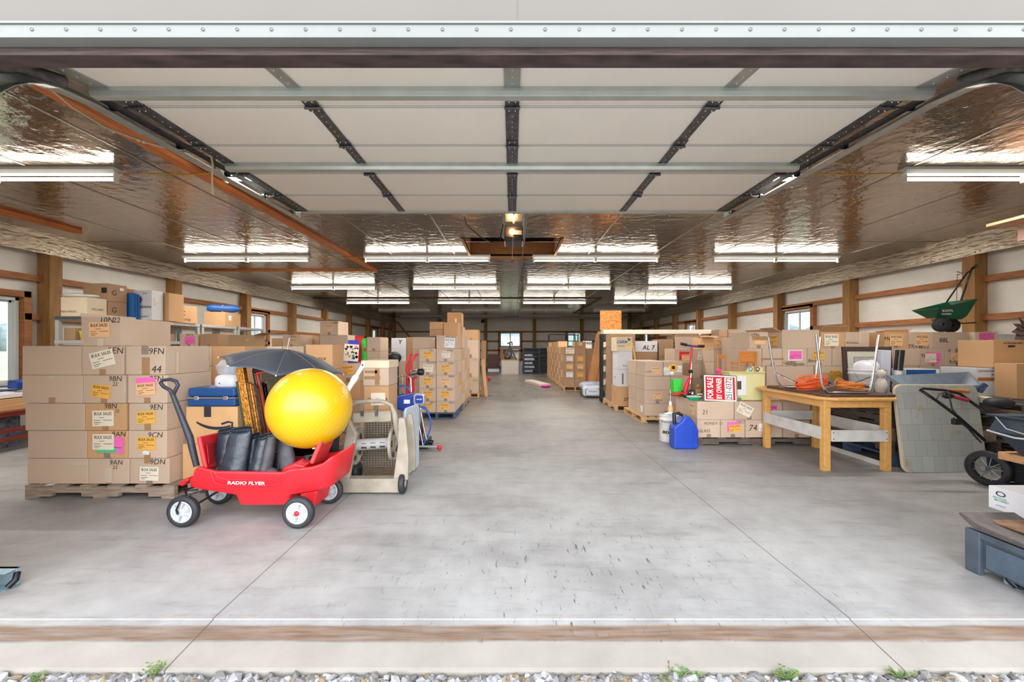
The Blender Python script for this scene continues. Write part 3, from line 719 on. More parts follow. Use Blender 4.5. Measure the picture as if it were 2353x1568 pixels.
# ---------------- pallet A: front left
pallet(ux(57, 3.3), ux(400, 3.3), 3.30, 4.36, 0, .105, m_pal, 'weathered grey pallet under the front left cartons')
Y = 3.33; zz = [LW + .001] + zrow(Y, (1054, 990, 927, 862, 795))
WHERE = '%s column of front left pallet'
column([(62, 202), (63, 199), (57, 194), (50, 189.5), (51, 187)], Y, .36, zz, WHERE % 'left', [
    dict(tape=False, st=(('f', .82, .8, .18, .03, m_tapec),)), dict(tape=False), dict(tape=False, st=()),
    dict(st=(('f', .5, .93, .05, .025, m_tapec),)), dict(tape=False, flaps=(('b', 175, .12),))])
carton((ux(62, Y), ux(186, Y), Y + .37, Y + .85, LW + .001, 1.2), 'tall tan carton hidden behind the left column of the front left pallet', tape=False)
column([(202.5, 296.5), (199.5, 293), (194.5, 290), (190, 288), (187.5, 284), (186, 277)], Y, .49, zz + [vz(731, Y)], WHERE % 'middle', [
    dict(hnd=(('f', '9AN', .68, .85, .038), ('f', '22', .66, .66, .026)), st=(('f', .5, .35, .06, .12, m_tapec),)),
    dict(c='b', hnd=(('f', '9AN', .78, .88, .04),), lab=(('f', .62, .48, .19, .13, -4, 'p', ''), ('f', .5, .3, .16, .04, 0, 'g', '', False), ('f', .42, .6, .17, .125, 0, 'w')), st=(('f', .5, .1, .05, .05, m_tapeg),), tape=False),
    dict(c='b', hnd=(('f', '98N', .62, .9, .04), ('f', '22', .78, .72, .024)), lab=(('f', .45, .45, .17, .125, 1, 'w'),)),
    dict(hnd=(('f', '9BN', .76, .87, .04), ('f', '22', .76, .68, .028)), lab=(('f', .43, .42, .15, .105, -8, 'o'),)),
    dict(hnd=(('f', '9EN', .8, .84, .05),), lab=(('f', .5, .55, .19, .13, 14, 'w'),)),
    dict(hnd=(('f', '10N', .66, .93, .045), ('f', '22', .9, .93, .04)), lab=(('f', .47, .58, .165, .12, 2, 'h'),), flaps=(('l', 75, .04), ('f', 88, .012)), st=(('f', .5, .13, .05, .06, m_tapec),))])
column([(298, 389), (294, 383), (295.5, 383), (293, 384), (288, 379)], Y + .002, .49, zz, WHERE % 'right', [
    dict(hnd=(('f', '9DN', .7, .87, .042),), lab=(('f', .5, .4, .15, .11, -1, 'w'),), st=(('f', .45, .93, .05, .05, m_tape),)),
    dict(hnd=(('f', '9CN', .7, .85, .042),), lab=(('f', .48, .54, .15, .105, -1, 'o'), ('f', .48, .2, .05, .03, 0, 'x', ''))),
    dict(hnd=(('f', '9EN', .72, .86, .042),), lab=(('f', .46, .48, .15, .10, 3, 'o'),), st=(('f', .5, .13, .05, .06, m_tape),)),
    dict(hnd=(('f', '9FN', .72, .87, .045),), lab=(('f', .47, .66, .155, .11, 4, 'p', ''), ('f', .47, .5, .15, .10, 4, 'h')), tape=True),
    dict(hnd=(('f', '9FN', .78, .82, .05), ('f', '44', .78, .2, .055)), st=(('f', .5, .86, .055, .07, m_tapeg), ('f', .52, .3, .06, .14, m_tape), ('r', .25, .4, .03, .17, m_tapec)))])
# ---------------- pallet A2, centre left: delivery boxes
pallet(-2.655, -1.56, 3.42, 4.3, 0, .105, m_pal, 'weathered pallet half hidden behind the red wagon')
m_del = mat('delivery_cardboard', (214, 170, 120), .75, var=.04)
CM['d'] = m_del; CN['d'] = 'yellow-brown'
Y = 3.45; z1, z2 = vz(1021, Y), vz(935, Y)
carton((-2.722, ux(546, Y), Y, Y + .42, LW + .001, z1), 'large yellow-brown carton on pallet behind the wagon handle', c='d', tape=False)
t = carton((ux(426, Y), ux(546, Y), Y + .003, Y + .42, z1 + .001, z2), 'yellow-brown delivery box with a black curved arrow under the blue suitcase', c='d', tape=False)
b = (ux(426, Y), ux(546, Y), Y + .003, Y + .42, z1 + .001, z2)
m_navy = mat('navy_print', (38, 44, 58), .5)
strip(t, b, 'f', .42, .86, .058, .085, m_navy, 'black_tape'); q = MB()
q.tube(arc((b[0] + .445 * (b[1] - b[0]) - .438 + .438, b[2] - .0022, z2 - .03), .20, 222, 318, 14), .007, 0, 6)
pts = arc((b[0] + .6 * (b[1] - b[0]), b[2] - .0016, z1 + .43), .30, 236, 292, 16)
def ribbon(pts, wd, y, mi=0):
    vs = []; n = len(pts)
    for i, p in enumerate(pts):
        d = (pts[min(i + 1, n - 1)] - pts[max(i - 1, 0)]).normalized(); nn = Vector((-d.z, 0, d.x)); ww = wd[i] if isinstance(wd, list) else wd
        vs += [p + nn * ww, p - nn * ww]
    return vs, [(2 * i, 2 * i + 1, 2 * i + 3, 2 * i + 2) for i in range(n - 1)]
q = MB(); vs, fs = ribbon(pts, [.004 + .008 * math.sin(math.pi * (i + 2) / 20) for i in range(17)], 0); q.add(vs, fs)
tip = Vector((b[0] + .86 * (b[1] - b[0]), b[2] - .0016, z1 + .165))
for pp in ([tip + Vector((-.075, 0, .0)), tip + Vector((-.02, 0, .018)), tip + Vector((.015, 0, .012)), tip + Vector((.012, 0, -.03)), tip + Vector((-.012, 0, -.065))],):
    vs, fs = ribbon(pp, .008, 0); q.add(vs, fs)
q.build('curved_arrow', m_navy, t)
# ---------------- stacks behind the front left pallet
LB = 'left stacks behind front pallet'
pallet(-4.3, -2.75, 4.55, 5.6, 0, .105, m_pal, 'pallet hidden behind the front left cartons')
zs6 = [LW + .001, .325, .545, .765, .985, 1.205, 1.425, 1.64]
Y = 4.6
column((480, 563), Y, .42, zs6[:6], 'column right behind the front left cartons', [dict(c='b', tape=False, st=(('f', .05, .5, .02, .2, m_tapec),))] * 5)
pallet(-4.1, -2.5, 5.75, 6.75, 0, .105, m_pal, 'pallet hidden behind the clear food steamer')
column((607, 657), 5.8, .5, zs6[:6], 'column behind the black umbrella', [{}, {}, {}, {}, dict(c='l', hnd=(('f', 'N', .88, .88, .04),), lab=(('f', .97, .8, .05, .06, 0, 'h', ''),))])
pallet(ux(690, 4.7), ux(800, 4.7), 4.68, 5.35, 0, .105, m_pal, 'small pallet hidden behind the yellow ball')
z_ = vz(849, 4.7)
carton((ux(700, 4.7), ux(768, 4.7), 4.7, 5.0, LW + .001, z_ - .3), 'carton at the foot of the stack behind the yellow ball', c='b')
carton((ux(700, 4.7), ux(768, 4.7), 4.7, 5.0, z_ - .299, z_), 'carton second up behind the yellow ball', c='b')
carton((ux(702, 4.7), ux(764, 4.7), 4.7, 5.0, z_ + .001, vz(792, 4.7)), 'orange-brown carton with black printing peeking over the umbrella', c='b', hnd=(('f', 'RICK', .62, .42, .03, .01),))
# tall far-left stacks (visible tops)
pallet(-5.75, -4.55, 7.0, 8.1, 0, .105, m_pal, 'pallet under the cartons before the left shelving')
Y = 7.05
for (u0, u1, k, lab_, o) in ((413, 455, 6, 'pink label', dict(lab=(('f', .55, .45, .17, .13, 2, 'p', ''),), hnd=(('f', 'BN70', .55, .88, .035),))),):
    column((u0, u1), Y, .49, zs6[:7], 'stack before the left shelving', [{}] * 5 + [o])
column((459, 500), Y + .02, .47, zs6[:6] + [1.42], 'second stack before the left shelving', [{}] * 5 + [dict(c='c')])
pallet(-5.0, -3.6, 6.62, 7.4, 0, .105, m_pal, 'pallet under the big dark carton left of centre') if False else None
pallet(-4.45, -3.4, 6.85, 7.85, 0, .105, m_pal, 'pallet under the dark cartons before the second left window')
Y = 6.9
carton((ux(525, Y), ux(585, Y), Y, Y + .3, LW + .001, .98), 'tall dark carton at the foot of stack by second left window', c='c', tape=False)
carton((ux(525, Y), ux(585, Y), Y, Y + .3, .981, vz(770, Y)), 'dark brown carton with right flap lifted beside the second left window', c='c', flaps=(('r', 15, .14),), tape=False, st=(('f', .72, .8, .05, .012, m_tapec),))
pallet(-4.4, -3.72, 8.0, 8.9, 0, .105, m_pal, 'pallet under the stack with the 28SN carton')
Y = 8.0
zt = [LW + .001, .5, .9, 1.2, 1.43]
column((649, 690), Y, .5, zt, 'stack left of the lone high carton', [{}, {}, {}, dict(hnd=(('f', '28SN', .6, .85, .035),), lab=(('f', .62, .4, .12, .1, -2, 'h'),))])
column((691, 733), Y + .52, .38, zt[:-1] + [1.42], 'stack beside the lone high carton', [{}, {}, {}, dict(c='c')])
column((624, 648), Y + .3, .45, zt[:-1] + [1.37], 'narrow stack behind the umbrella tip', [{}, {}, {}, dict(c='c')])
Y = 8.0
pallet(ux(734, Y), ux(800, Y), Y, Y + .8, 0, .105, m_pal, 'pallet under the lone high carton')
column([(735, 799), (735, 799), (735, 799), (735, 799), (735, 777)], Y, .5, [LW + .001, .5, .9, 1.2, vz(770, Y), vz(738, Y)], 'high stack left of the blue sack', [{}, {}, {}, {}, dict(hnd=(('f', '32BN', .85, .88, .04),), lab=(('f', .48, .5, .15, .1, -2, 'h'),))])
pallet(ux(842, 7.6), ux(892, 7.6), 7.6, 8.3, 0, .105, m_pal, 'pallet behind the green sack')
column((843, 874), 7.62, .5, [LW + .001, .4, .68, .88, 1.12, vz(775, 7.62)], 'stack right of the green sack', [{}, {}, {}, {}, {}])
# column carrying the sacks and the file box stack
pallet(ux(770, 5.4), ux(835, 5.4), 5.38, 6.0, 0, .105, m_pal, 'pallet under the stack with the blue sack')
Y = 5.4; zz = [LW + .001, .32, vz(918, Y), vz(877, Y), vz(835, Y)]
column((772, 828), Y, .5, zz, 'stack under the blue sack', [{}, {}, dict(c='b'), dict(hnd=(('f', '704', .13, .5, .04),), lab=(('f', .5, .62, .15, .12, 8, 'o'),))])
pallet(ux(833, 4.4), ux(897, 4.4), 4.38, 4.76, 0, .105, m_pal, 'pallet behind the hose reel cart')
Y = 4.4; zz = [LW + .001, .32, .535, vz(887, Y)]
column((836, 893), Y, .34, zz, 'stack under the lidded file box', [dict(c='b'), dict(c='b'), dict(c='b', hnd=(('f', 'DEFAY RIVER', .56, .44, .026, .01), ), lab=(('f', .58, .45, .15, .13, 1, 'w', '', True),))])
t = thing('file_box', 'tan file box with a pale lid, crossed tape on its front', 'box', (ux(864, Y), Y + .22, zz[-1]))
bb = (ux(835, Y), ux(893, Y), Y, Y + .34, zz[-1] + .001, vz(846, Y))
q = MB(); q.box(*bb); q.build('box_body', m_ca, t, bevel=.003)
q = MB(); q.box(bb[0] - .02, bb[1] + .008, Y - .012, Y + .355, vz(846, Y) + .0005, vz(829, Y)); q.build('lid', m_cl, t, bevel=.003)
strip(t, bb, 'f', .55, .5, .05, .17); strip(t, bb, 'f', .35, .45, .17, .035, lift=.001); strip(t, bb, 'f', .3, .78, .13, .03)
# ---------------- pallet B: centre-left aisle row
pallet(ux(960, 6.95), -.945, 6.95, 8.0, 0, .10, m_palb, 'blue-painted pallet under the near cartons of the left aisle row', side='y')
pallet(ux(960, 6.95), -.945, 8.15, 9.3, 0, .10, m_pal, 'pallet under the far cartons of the left aisle row', side='y')
Y = 6.97; zz = [.1015] + zrow(Y, (922, 892, 862, 831, 802)); LA = '%s column of left aisle row'
XA, XB, XC = ux(1002.5, Y), -.955, ux(963, Y)
column((XC, XA - .004), Y, .46, zz, LA % 'left', [
    dict(hnd=(('f', '387', .75, .86, .035),), lab=(('f', .5, .5, .14, .11, -2, 'o'),)), dict(hnd=(('f', '38N', .72, .88, .035),), lab=(('f', .52, .5, .14, .11, 3, 'o'),)),
    dict(hnd=(('f', '9952', .72, .88, .03),), lab=(('f', .5, .5, .14, .11, -1, 'o'),)), dict(hnd=(('f', 'SOUTH', .72, .9, .03),), lab=(('f', .53, .5, .16, .12, -2, 'w'),)),
    dict(hnd=(('f', '30L', .72, .87, .035),), lab=(('f', .52, .5, .14, .11, 0, 'o'),))])
column((XA, XB), Y + .002, .46, zz + [vz(771, Y)], LA % 'right', [
    dict(hnd=(('f', '5832', .82, .86, .033),), lab=(('f', .45, .5, .14, .1, -2, 'o'),)), dict(hnd=(('f', '5860', .72, .88, .035),), lab=(('f', .48, .5, .14, .11, -3, 'o'),)),
    dict(hnd=(('f', '5845', .8, .88, .035),), lab=(('f', .5, .48, .14, .11, 0, 'h'),)), dict(hnd=(('f', '5854', .78, .86, .03),), lab=(('f', .5, .5, .14, .11, 5, 'o'),)),
    dict(hnd=(('f', '6040', .72, .86, .035),), lab=(('f', .52, .55, .14, .1, 2, 'w'),)), dict(hnd=(('f', 'RECALLS', .8, .9, .03),), lab=(('f', .72, .45, .17, .16, -3, 'x'),), tape=False)])
for k in range(1, 5):
    yy = Y + .475 * k + (.05 if k > 1 else 0)
    column((XA, XB), yy, .46, zz + ([vz(771, Y)] if k < 4 else []), 'rank %s along the left aisle row' % ['', 'two', 'three', 'four', 'five'][k], [dict(tape=False, c=('a' if (k + i) % 3 else 'b')) for i in range(6)])
yy = Y + .475
carton((ux(948, yy), ux(1000, yy), yy, yy + .45, zz[-1], vz(775, yy)), 'wide tan carton rising behind the left aisle row', tape=False, st=(('f', .92, .85, .05, .03, m_tapec),))
carton((ux(948, yy), ux(1000, yy), yy, yy + .45, .1015, zz[-1] - .001), 'tall carton hidden behind the left aisle row', tape=False)
zt = vz(771, Y)
carton((ux(987, 7.55), ux(1018, 7.55), 7.55, 7.95, zt + .001, vz(757, 7.55)), 'dark flat open carton low on top of the left aisle row', c='c', tape=False)
carton((ux(987, 7.55), ux(1018, 7.55), 7.55, 7.95, vz(757, 7.55) + .001, vz(740, 7.55)), 'orange-brown flat carton upper left on the left aisle row', c='b', tape=False)
carton((ux(1019, 7.55), ux(1052, 7.55), 7.55, 7.98, zt + .001, vz(741, 7.55)), 'orange-brown carton upper middle on top of the left aisle row', c='b', tape=False)
carton((XA - .05, XB, 8.05, 8.5, zt + .001, vz(752, 8.3)), 'tan carton tucked behind the upper middle cartons of left aisle row', c='a', tape=False)
carton((ux(1028, 8.1), ux(1061, 8.1), 8.08, 8.4, vz(752, 8.3) + .001, vz(719, 8.1)), 'topmost orange-brown carton with torn tape on left aisle row', c='b', tape=False, st=(('f', .6, .35, .03, .12, m_tapec),))
# ---------------- stack C
pallet(ux(1060, 9.9), ux(1101, 9.9), 9.88, 10.95, 0, .10, m_paln, 'pale pallet under the tall narrow stack left of the aisle', side='y')
Y = 9.9; zz = [.1015] + zrow(Y, (867, 823, 781, 758))
column((1064, 1099.5), Y, .5, zz, 'tall narrow stack left of the aisle', [dict(hnd=(('f', 'BULK', .8, .8, .03),), c='a'), dict(hnd=(('f', 'LTM', .75, .9, .03),), c='a'), {}, dict(c='b')])
column((1064, 1099.5), Y + .52, .5, [.1015] + zrow(Y, (867, 823, 781)), 'rear of tall narrow stack left of the aisle', [dict(c='b', tape=False)] * 3)
def slab(name, x0, x1, y0, zb, zt_, lean, th, m, label, cat, group=None, leanx=0.0):
    """a sheet standing on its edge that leans back by `lean` metres (and sideways by leanx)"""
    t = MB(); n = Vector((0, -1, 0)) * 0
    vs = [(x0, y0, zb), (x1, y0, zb), (x1 + leanx, y0 + lean, zt_), (x0 + leanx, y0 + lean, zt_)]
    vs = vs + [(a[0], a[1] + th, a[2]) for a in vs]
    t.add(vs, [(3, 2, 1, 0)[::-1], (4, 5, 6, 7)[::-1], (0, 1, 5, 4)[::-1], (1, 2, 6, 5)[::-1], (2, 3, 7, 6)[::-1], (3, 0, 4, 7)[::-1]])
    o = t.build(name, m, bevel=.002, fix=True); tag(o, label, cat, group); return o
slab('folded_carton', -.77, -.65, 10.3, .001, vz(783, 10.3), .12, .06, m_cc, 'flattened dark carton standing beside the tall narrow stack', 'cardboard', leanx=-.0)
slab('folded_carton', -.66, -.585, 10.05, .001, vz(826, 10.2), .05, .05, m_cb, 'shorter flattened carton leaning out into the aisle', 'cardboard', leanx=-.09)
# ---------------- D: right aisle row
X0, X1, X2 = ux(1297, 11.4), ux(1321, 11.4), ux(1346, 11.4)
for k in range(5): pallet(X0 - .02, X2 + .02, 11.38 + 1.13 * k, 12.4 + 1.13 * k, 0, .11, m_paln, 'pale pallet, number %s from the front under the right aisle row' % ['one', 'two', 'three', 'four', 'five'][k], side='y')
zd = [.111, .33, .55, .77, .985, 1.19]
TA = '%s column of right aisle row'
column((X0, X1 - .004), 11.4, .46, zd, TA % 'left', [dict(c='c'), dict(c='c', lab=(('f', .5, .5, .18, .14, 0, 'x'),)), dict(c='c', lab=(('f', .5, .5, .16, .12, 0, 'h'),)), dict(c='c', lab=(('f', .5, .5, .17, .13, 0, 'x'),)), dict(c='c', lab=(('f', .55, .5, .24, .16, 0, 'w'),))])
column((X1, X2), 11.4, .46, zd + [1.34], TA % 'right', [dict(c='c'), dict(c='c', lab=(('f', .5, .5, .15, .12, 0, 'o'),)), dict(c='c', lab=(('f', .5, .5, .16, .12, 0, 'h'),)), dict(c='c', lab=(('f', .5, .5, .15, .12, 0, 'o'),)), dict(c='c'), dict(c='c', lab=(('f', .5, .6, .1, .1, 0, 'h'),))])
proto_c = None
for k in range(1, 11):
    y_ = 11.4 + .475 * k + (k // 2) * .1; zl = zd if k % 3 else zd + [1.37]
    for i in range(len(zl) - 1):
        hgt = zl[i + 1] - zl[i]
        o = carton((X0, X1 - .004, y_, y_ + .46, zl[i] + .0005, zl[i + 1] - .0005), 'wrapped brown carton, %s rank and %s layer of the right aisle row' % (['', 'second', 'third', 'fourth', 'fifth', 'sixth', 'seventh', 'eighth', 'ninth', 'tenth', 'last'][k], ORD[i]), c=('c' if (i + k) % 2 else 'b'), tape=False, group='wrapped cartons deep in the right aisle row')
column((X1, X2), 12.0, .46, zd, 'second rank of right aisle row', [dict(c='c', tape=False)] * 5)
# ---------------- E: tall stack right of the aisle with white boxes
pallet(1.93, 2.62, 7.78, 8.9, 0, .11, m_paln, 'pale pallet under the tall stack with white boxes', side='y')
Y = 7.8; xe0, xe1 = ux(1419, Y), ux(1453, Y)
carton((xe0, xe1 + .25, Y, Y + .5, .111, vz(889, Y)), 'brown carton with black print at the foot of white box stack', c='b', hnd=(('f', 'STEEL', .42, .3, .06, .02),), tape=False)
carton((xe0, xe1, Y, Y + .4, vz(889, Y) + .001, vz(849, Y)), 'lower white carton with red writing on its side', c='w', tape=False, hnd=(('l', 'Fragile', .5, .5, .05),), st=(('f', .35, .45, .03, .2, mat('grey_print', (110, 112, 124), .6)),))
carton((xe0, xe1, Y, Y + .4, vz(849, Y) + .001, vz(808, Y)), 'upper white carton under the fruit carton', c='w', tape=False, hnd=(('f', 'Blue', .5, .2, .03),))
t = carton((xe0 - .02, xe1, Y - .005, Y + .42, vz(808, Y) + .001, vz(775, Y)), 'cream fruit carton with blue leaf print on top of white cartons', c='l', tape=False)
b = (xe0 - .02, xe1, Y - .005, Y + .42, vz(808, Y) + .001, vz(775, Y)); m_bl = mat('blue_print', (22, 84, 150), .6)
hand(t, b, 'f', 'CARR', .33, .66, .055, .02, m_bl, 'printed_name'); hand(t, b, 'f', 'ORGANIC', .3, .38, .022, .01, m_ink, 'printed_name')
q = MB(); o_, rt, up, nn, W_, H_ = face(b, 'f'); c_ = o_ + rt * (.75 * W_) + up * (.72 * H_) + nn * .0014
for an in (70, 100, 40, 200): q.add([c_, c_ + (rt * math.cos(R(an - 14)) + up * math.sin(R(an - 14))) * .04, c_ + (rt * math.cos(R(an)) + up * math.sin(R(an))) * .065, c_ + (rt * math.cos(R(an + 14)) + up * math.sin(R(an + 14))) * .04], [(0, 1, 2, 3)], 0)
q.build('leaf_print', m_bl, t)
q = MB(); q.add([c_ + up * -.06 + (rt * math.cos(R(a)) * .045 + up * math.sin(R(a)) * .028) for a in range(0, 360, 20)], [tuple(range(18))], 0); q.build('fruit_print', mat('yellow_print', (236, 206, 96), .6), t)
column((ux(1404, 8.3), ux(1404, 8.3) + .5), 8.36, .4, [.111, .5, .9, 1.2, vz(768, 8.36)], 'stack behind the white cartons', [dict(c='c', tape=False)] * 4)
# ---------------- F: stack right of it
pallet(ux(1473, 6.6), 2.75, 6.58, 7.62, 0, .10, m_paln, 'pale pallet under the stack behind the blue jug')
Y = 6.62; zf = [.1015] + zrow(Y, (928, 897, 865)); x0 = ux(1481, Y)
column((x0, x0 + .41), Y, .46, zf, 'left column behind the blue jug', [dict(tape=False, lab=(('l', .7, .5, .12, .1, 0, 'x', ''),)), dict(hnd=(('f', 'G0 AF', .55, .25, .03),), lab=(('f', .5, .6, .14, .1, 0, 'h'),)), dict(tape=False)])
column((x0 + .415, x0 + .73), Y, .46, zf, 'right column behind the blue jug', [{}, {}, {}])
z0, z1 = zf[-1], vz(831, Y)
carton((ux(1482, Y), ux(1524, Y), Y, Y + .46, z0 + .001, z1), 'tan carton with peach label, top left of stack behind the jug', hnd=(('f', 'CAREN', .25, .3, .03),), lab=(('f', .62, .4, .14, .1, 2, 'h'),), tape=False)
carton((ux(1525, Y), ux(1569, Y), Y, Y + .46, z0 + .001, z1), 'tan carton with white panels, top right of stack behind the jug', lab=(('f', .75, .5, .12, .1, 0, 'x', ''), ('f', .15, .35, .1, .12, 0, 'x', '')), tape=False)
column((x0, x0 + .41), Y + .48, .44, zf + [z1], 'rear column behind the blue jug', [dict(tape=False)] * 4)
# ---------------- G: behind
pallet(2.75, 3.45, 7.78, 8.75, 0, .10, m_pal, 'pallet under the cartons behind the scooter') if False else None
Y = 7.2
pallet(2.8, 3.5, 7.18, 8.2, 0, .10, m_pal, 'pallet under the cartons behind the scooter')
zg = [.1015, .38, vz(870, Y), vz(835, Y), vz(802, Y)]
column((1550, 1590.5), Y, .48, zg, 'left column behind the scooter', [{}, {}, dict(c='c'), dict(lab=(('f', .55, .5, .17, .15, -3, 'r', ''), ('f', .62, .4, .13, .1, 3, 'h')), tape=False)])
column((1591, 1633), Y, .48, zg, 'right column behind the scooter', [{}, {}, {}, dict(lab=(('f', .55, .5, .17, .14, -6, 'w'),), tape=False)])
column((1550, 1590.5), Y + .5, .46, zg, 'rear column behind the scooter', [dict(c='b', tape=False)] * 4)
Y = 8.45
pallet(2.64, 4.0, 8.43, 8.95, 0, .10, m_pal, 'pallet under the open cartons behind the scooter')
zh = [.1015, .6, .98, vz(801, Y)]
column((ux(1460, Y), ux(1513, Y)), Y + .05, .4, [.1015, .55, vz(832, Y), vz(809, Y), vz(784, Y)], 'stack below the orange plywood', [dict(c='c'), dict(c='c'), dict(c='c', tape=False), dict(c='w', tape=False, hnd=(('f', 'AL 7', .6, .4, .09, .01),))])
column((1516, 1548), Y, .45, [.1015, .6, .98, vz(780, Y)], 'narrow stack beside the white longish carton', [dict(c='c', tape=False)] * 3)
column((1551, 1606), Y, .45, zh + [vz(772, Y)], 'stack with open flaps behind the scooter bar', [dict(tape=False), dict(tape=False), dict(tape=False), dict(flaps=(('f', 70, .05), ('r', 30, .1), ('l', 10, .15)), tape=False)])
Y = 6.74
pallet(3.2, 3.75, 6.28, 7.16, 0, .10, m_pal, 'pallet under the cartons behind the toy chairs')
zk = [.1015, .45, .75, .95, vz(804, Y), vz(776, Y)]
column((1640, 1684), Y, .42, zk, 'stack behind the toy chairs', [{}, {}, {}, {}, dict(c='b', lab=(('f', .35, .52, .16, .14, -3, 'h'),), flaps=(('b', 20, .12), ('l', 5, .1)))])
column((ux(1607, 7.8), ux(1636, 7.8)), 7.72, .4, [.1015, .6, .98, 1.2, 1.36], 'narrow stack left of the toy chairs', [dict(c='b', tape=False)] * 4)
Y = 6.3
column((1685, 1722), Y, .36, [.1015, .5, .8, 1.02, vz(775, Y)], 'grey-tan stack by the toy chairs', [{}, {}, {}, dict(hnd=(('f', '4705', .5, .8, .05),), lab=(('f', .5, .5, .12, .13, 0, 'x'),))])
Y = 8.6
for (u0, u1, nn_) in ((1652, 1672, 'left'), (1673, 1708, 'right')):
    column((u0, u1), Y, .34, [.0005, .6, 1.1, 1.4, vz(757, Y)], '%s far stack showing under right windows' % nn_, [dict(c='c', tape=False)] * 4)
# ---------------- H: low stack with the sign
H0 = ux(1602, 5.05)
pallet(H0 - .02, 3.72, 5.07, 5.46, 0, .10, m_pald, 'dark splintered pallet under the low cartons with the red sign')
pallet(2.24 - .03, 2.74, 5.485, 6.2, 0, .10, m_pald, 'dark pallet behind the low cartons with the red sign') if False else None
Y = 5.05; zh = [.1015, vz(965, Y), vz(923, Y)]
HH = 'low row by wooden table'
low = [((1602, 1655.5), dict(hnd=(('f', 'RONDY 12', .7, .8, .032), ('f', 'GLASS', .3, .38, .035)), )), ((1656, 1712), dict(lab=(('f', .52, .6, .15, .12, 0, 'p', ''), ('f', .58, .52, .14, .09, 4, 'o')), hnd=(('f', 'DEC', .8, .88, .035),))), ((1713, 1798), dict(hnd=(('f', '74', .2, .55, .07),), lab=(('f', .5, .58, .13, .09, 0, 'x', ''),))), ((1800, 1862), {})]
upp = [((1602, 1687), dict(hnd=(('f', '21', .2, .42, .05),), tape=False, st=(('f', .88, .62, .06, .02, m_tapec),), lab=(('l', .8, .5, .12, .14, 0, 'h'),)), .66), ((1688, 1756), dict(lab=(('f', .35, .55, .18, .13, -28, 'w'),)), .58), ((1757, 1798), dict(lab=(('f', .4, .5, .13, .13, 0, 'p'),)), .4), ((1800, 1862), {}, .4)]
pos = ['far left', 'second', 'third', 'far right']
for k, (u, o) in enumerate(low): column(u, Y, .58 if k == 1 else .4, zh[:2], '', [dict(o, L='tan carton%s, %s in lower layer, %s' % (feature(o), pos[k], HH))])
for k, (u, o, d) in enumerate(upp): column(u, Y, d, zh[1:], '', [dict(o, L='tan carton%s, %s in upper layer, %s' % (feature(o), pos[k], HH))])
carton((H0, H0 + .27, Y + .42, Y + .7, .0015, zh[1] - .001), 'carton on the floor at the rear of the red sign stack', tape=False)
# ---------------- T: long wall of cartons along the right
TZ = [.945, 1.178, 1.395]; Y = 5.52
for (a, b_, nm) in ((3.1, 4.3, 'behind the wooden table'), (4.32, 5.34, 'behind the white bucket'), (5.36, 6.45, 'behind the printer carton')):
    pallet(a, b_, Y, Y + .7, 0, .10, m_pald, 'dark pallet under the right carton wall, %s' % nm)
base = [((1717, 1760), 'plain, far left'), ((1761, 1871), 'wide, left'), ((1872, 1990), 'wide, middle left'), ((1991, 2112), 'wide, middle right'), ((2113, 2229), 'wide, right'), ((2230, 2300), 'plain, far right')]
RW = 'right carton wall'
for (u, nm) in base:
    b0 = ux(u[0], Y); b1 = ux(u[1], Y) - .004
    carton((b0, b1, Y, Y + .48, .1015, .5), 'carton, %s of the floor layer of the %s' % (nm, RW), tape=False)
    o = {}
    if nm == 'wide, middle left': o = dict(lab=(('f', .4, .75, .16, .12, -1, 'o'),), hnd=(('f', 'Dolls', .15, .45, .06),))
    carton((b0, b1, Y, Y + .48, .501, TZ[0]), 'carton%s, %s, second layer of %s' % (feature(o), nm, RW), tape=False, **o)
r2 = [(1717, 1751, {}, 'first'), (1751.5, 1798, dict(st=(('f', .5, .4, .3, .02, m_tape),)), 'second'), (1798.5, 1855, dict(lab=(('f', .5, .6, .19, .14, 0, 'x', ''), ('f', .52, .62, .16, .11, 0, 'p', '')), hnd=(('f', 'GAMES', .25, .2, .035),), st=(('f', .5, .1, .25, .025, m_tapeg),)), 'third'),
      (1855.5, 1912, dict(lab=(('f', .45, .58, .15, .12, 0, 'o'),), hnd=(('f', 'Books', .25, .3, .04),)), 'fourth'), (1912.5, 1990, dict(tape=False), 'fifth'), (1991, 2054, {}, 'sixth'), (2054.5, 2115, dict(tape=False), 'seventh'),
      (2115.5, 2171.5, dict(lab=(('f', .5, .45, .19, .15, -6, 'p', ''), ('f', .4, .45, .15, .12, 2, 'w', '')), hnd=(('f', 'TERENCE', .4, .58, .045, .012),)), 'eighth'), (2172, 2229, dict(lab=(('f', .45, .52, .15, .1, 0, 'h', ''),), hnd=(('f', 'Kitchen', .5, .25, .05), ('f', '28', .15, .88, .03)), st=(('f', .48, .88, .05, .05, m_tapeg),)), 'ninth'), (2230, 2288, dict(c='l', hnd=(('f', '179', .35, .6, .07),), tape=False), 'tenth')]
for (a, b_, o, nm) in r2: column((ux(a, Y), ux(b_, Y)), Y, .46, TZ[:2], '', [dict(o, L='%s carton%s, %s in middle layer of %s' % (CN[o.get('c', 'a')], feature(o), nm, RW))])
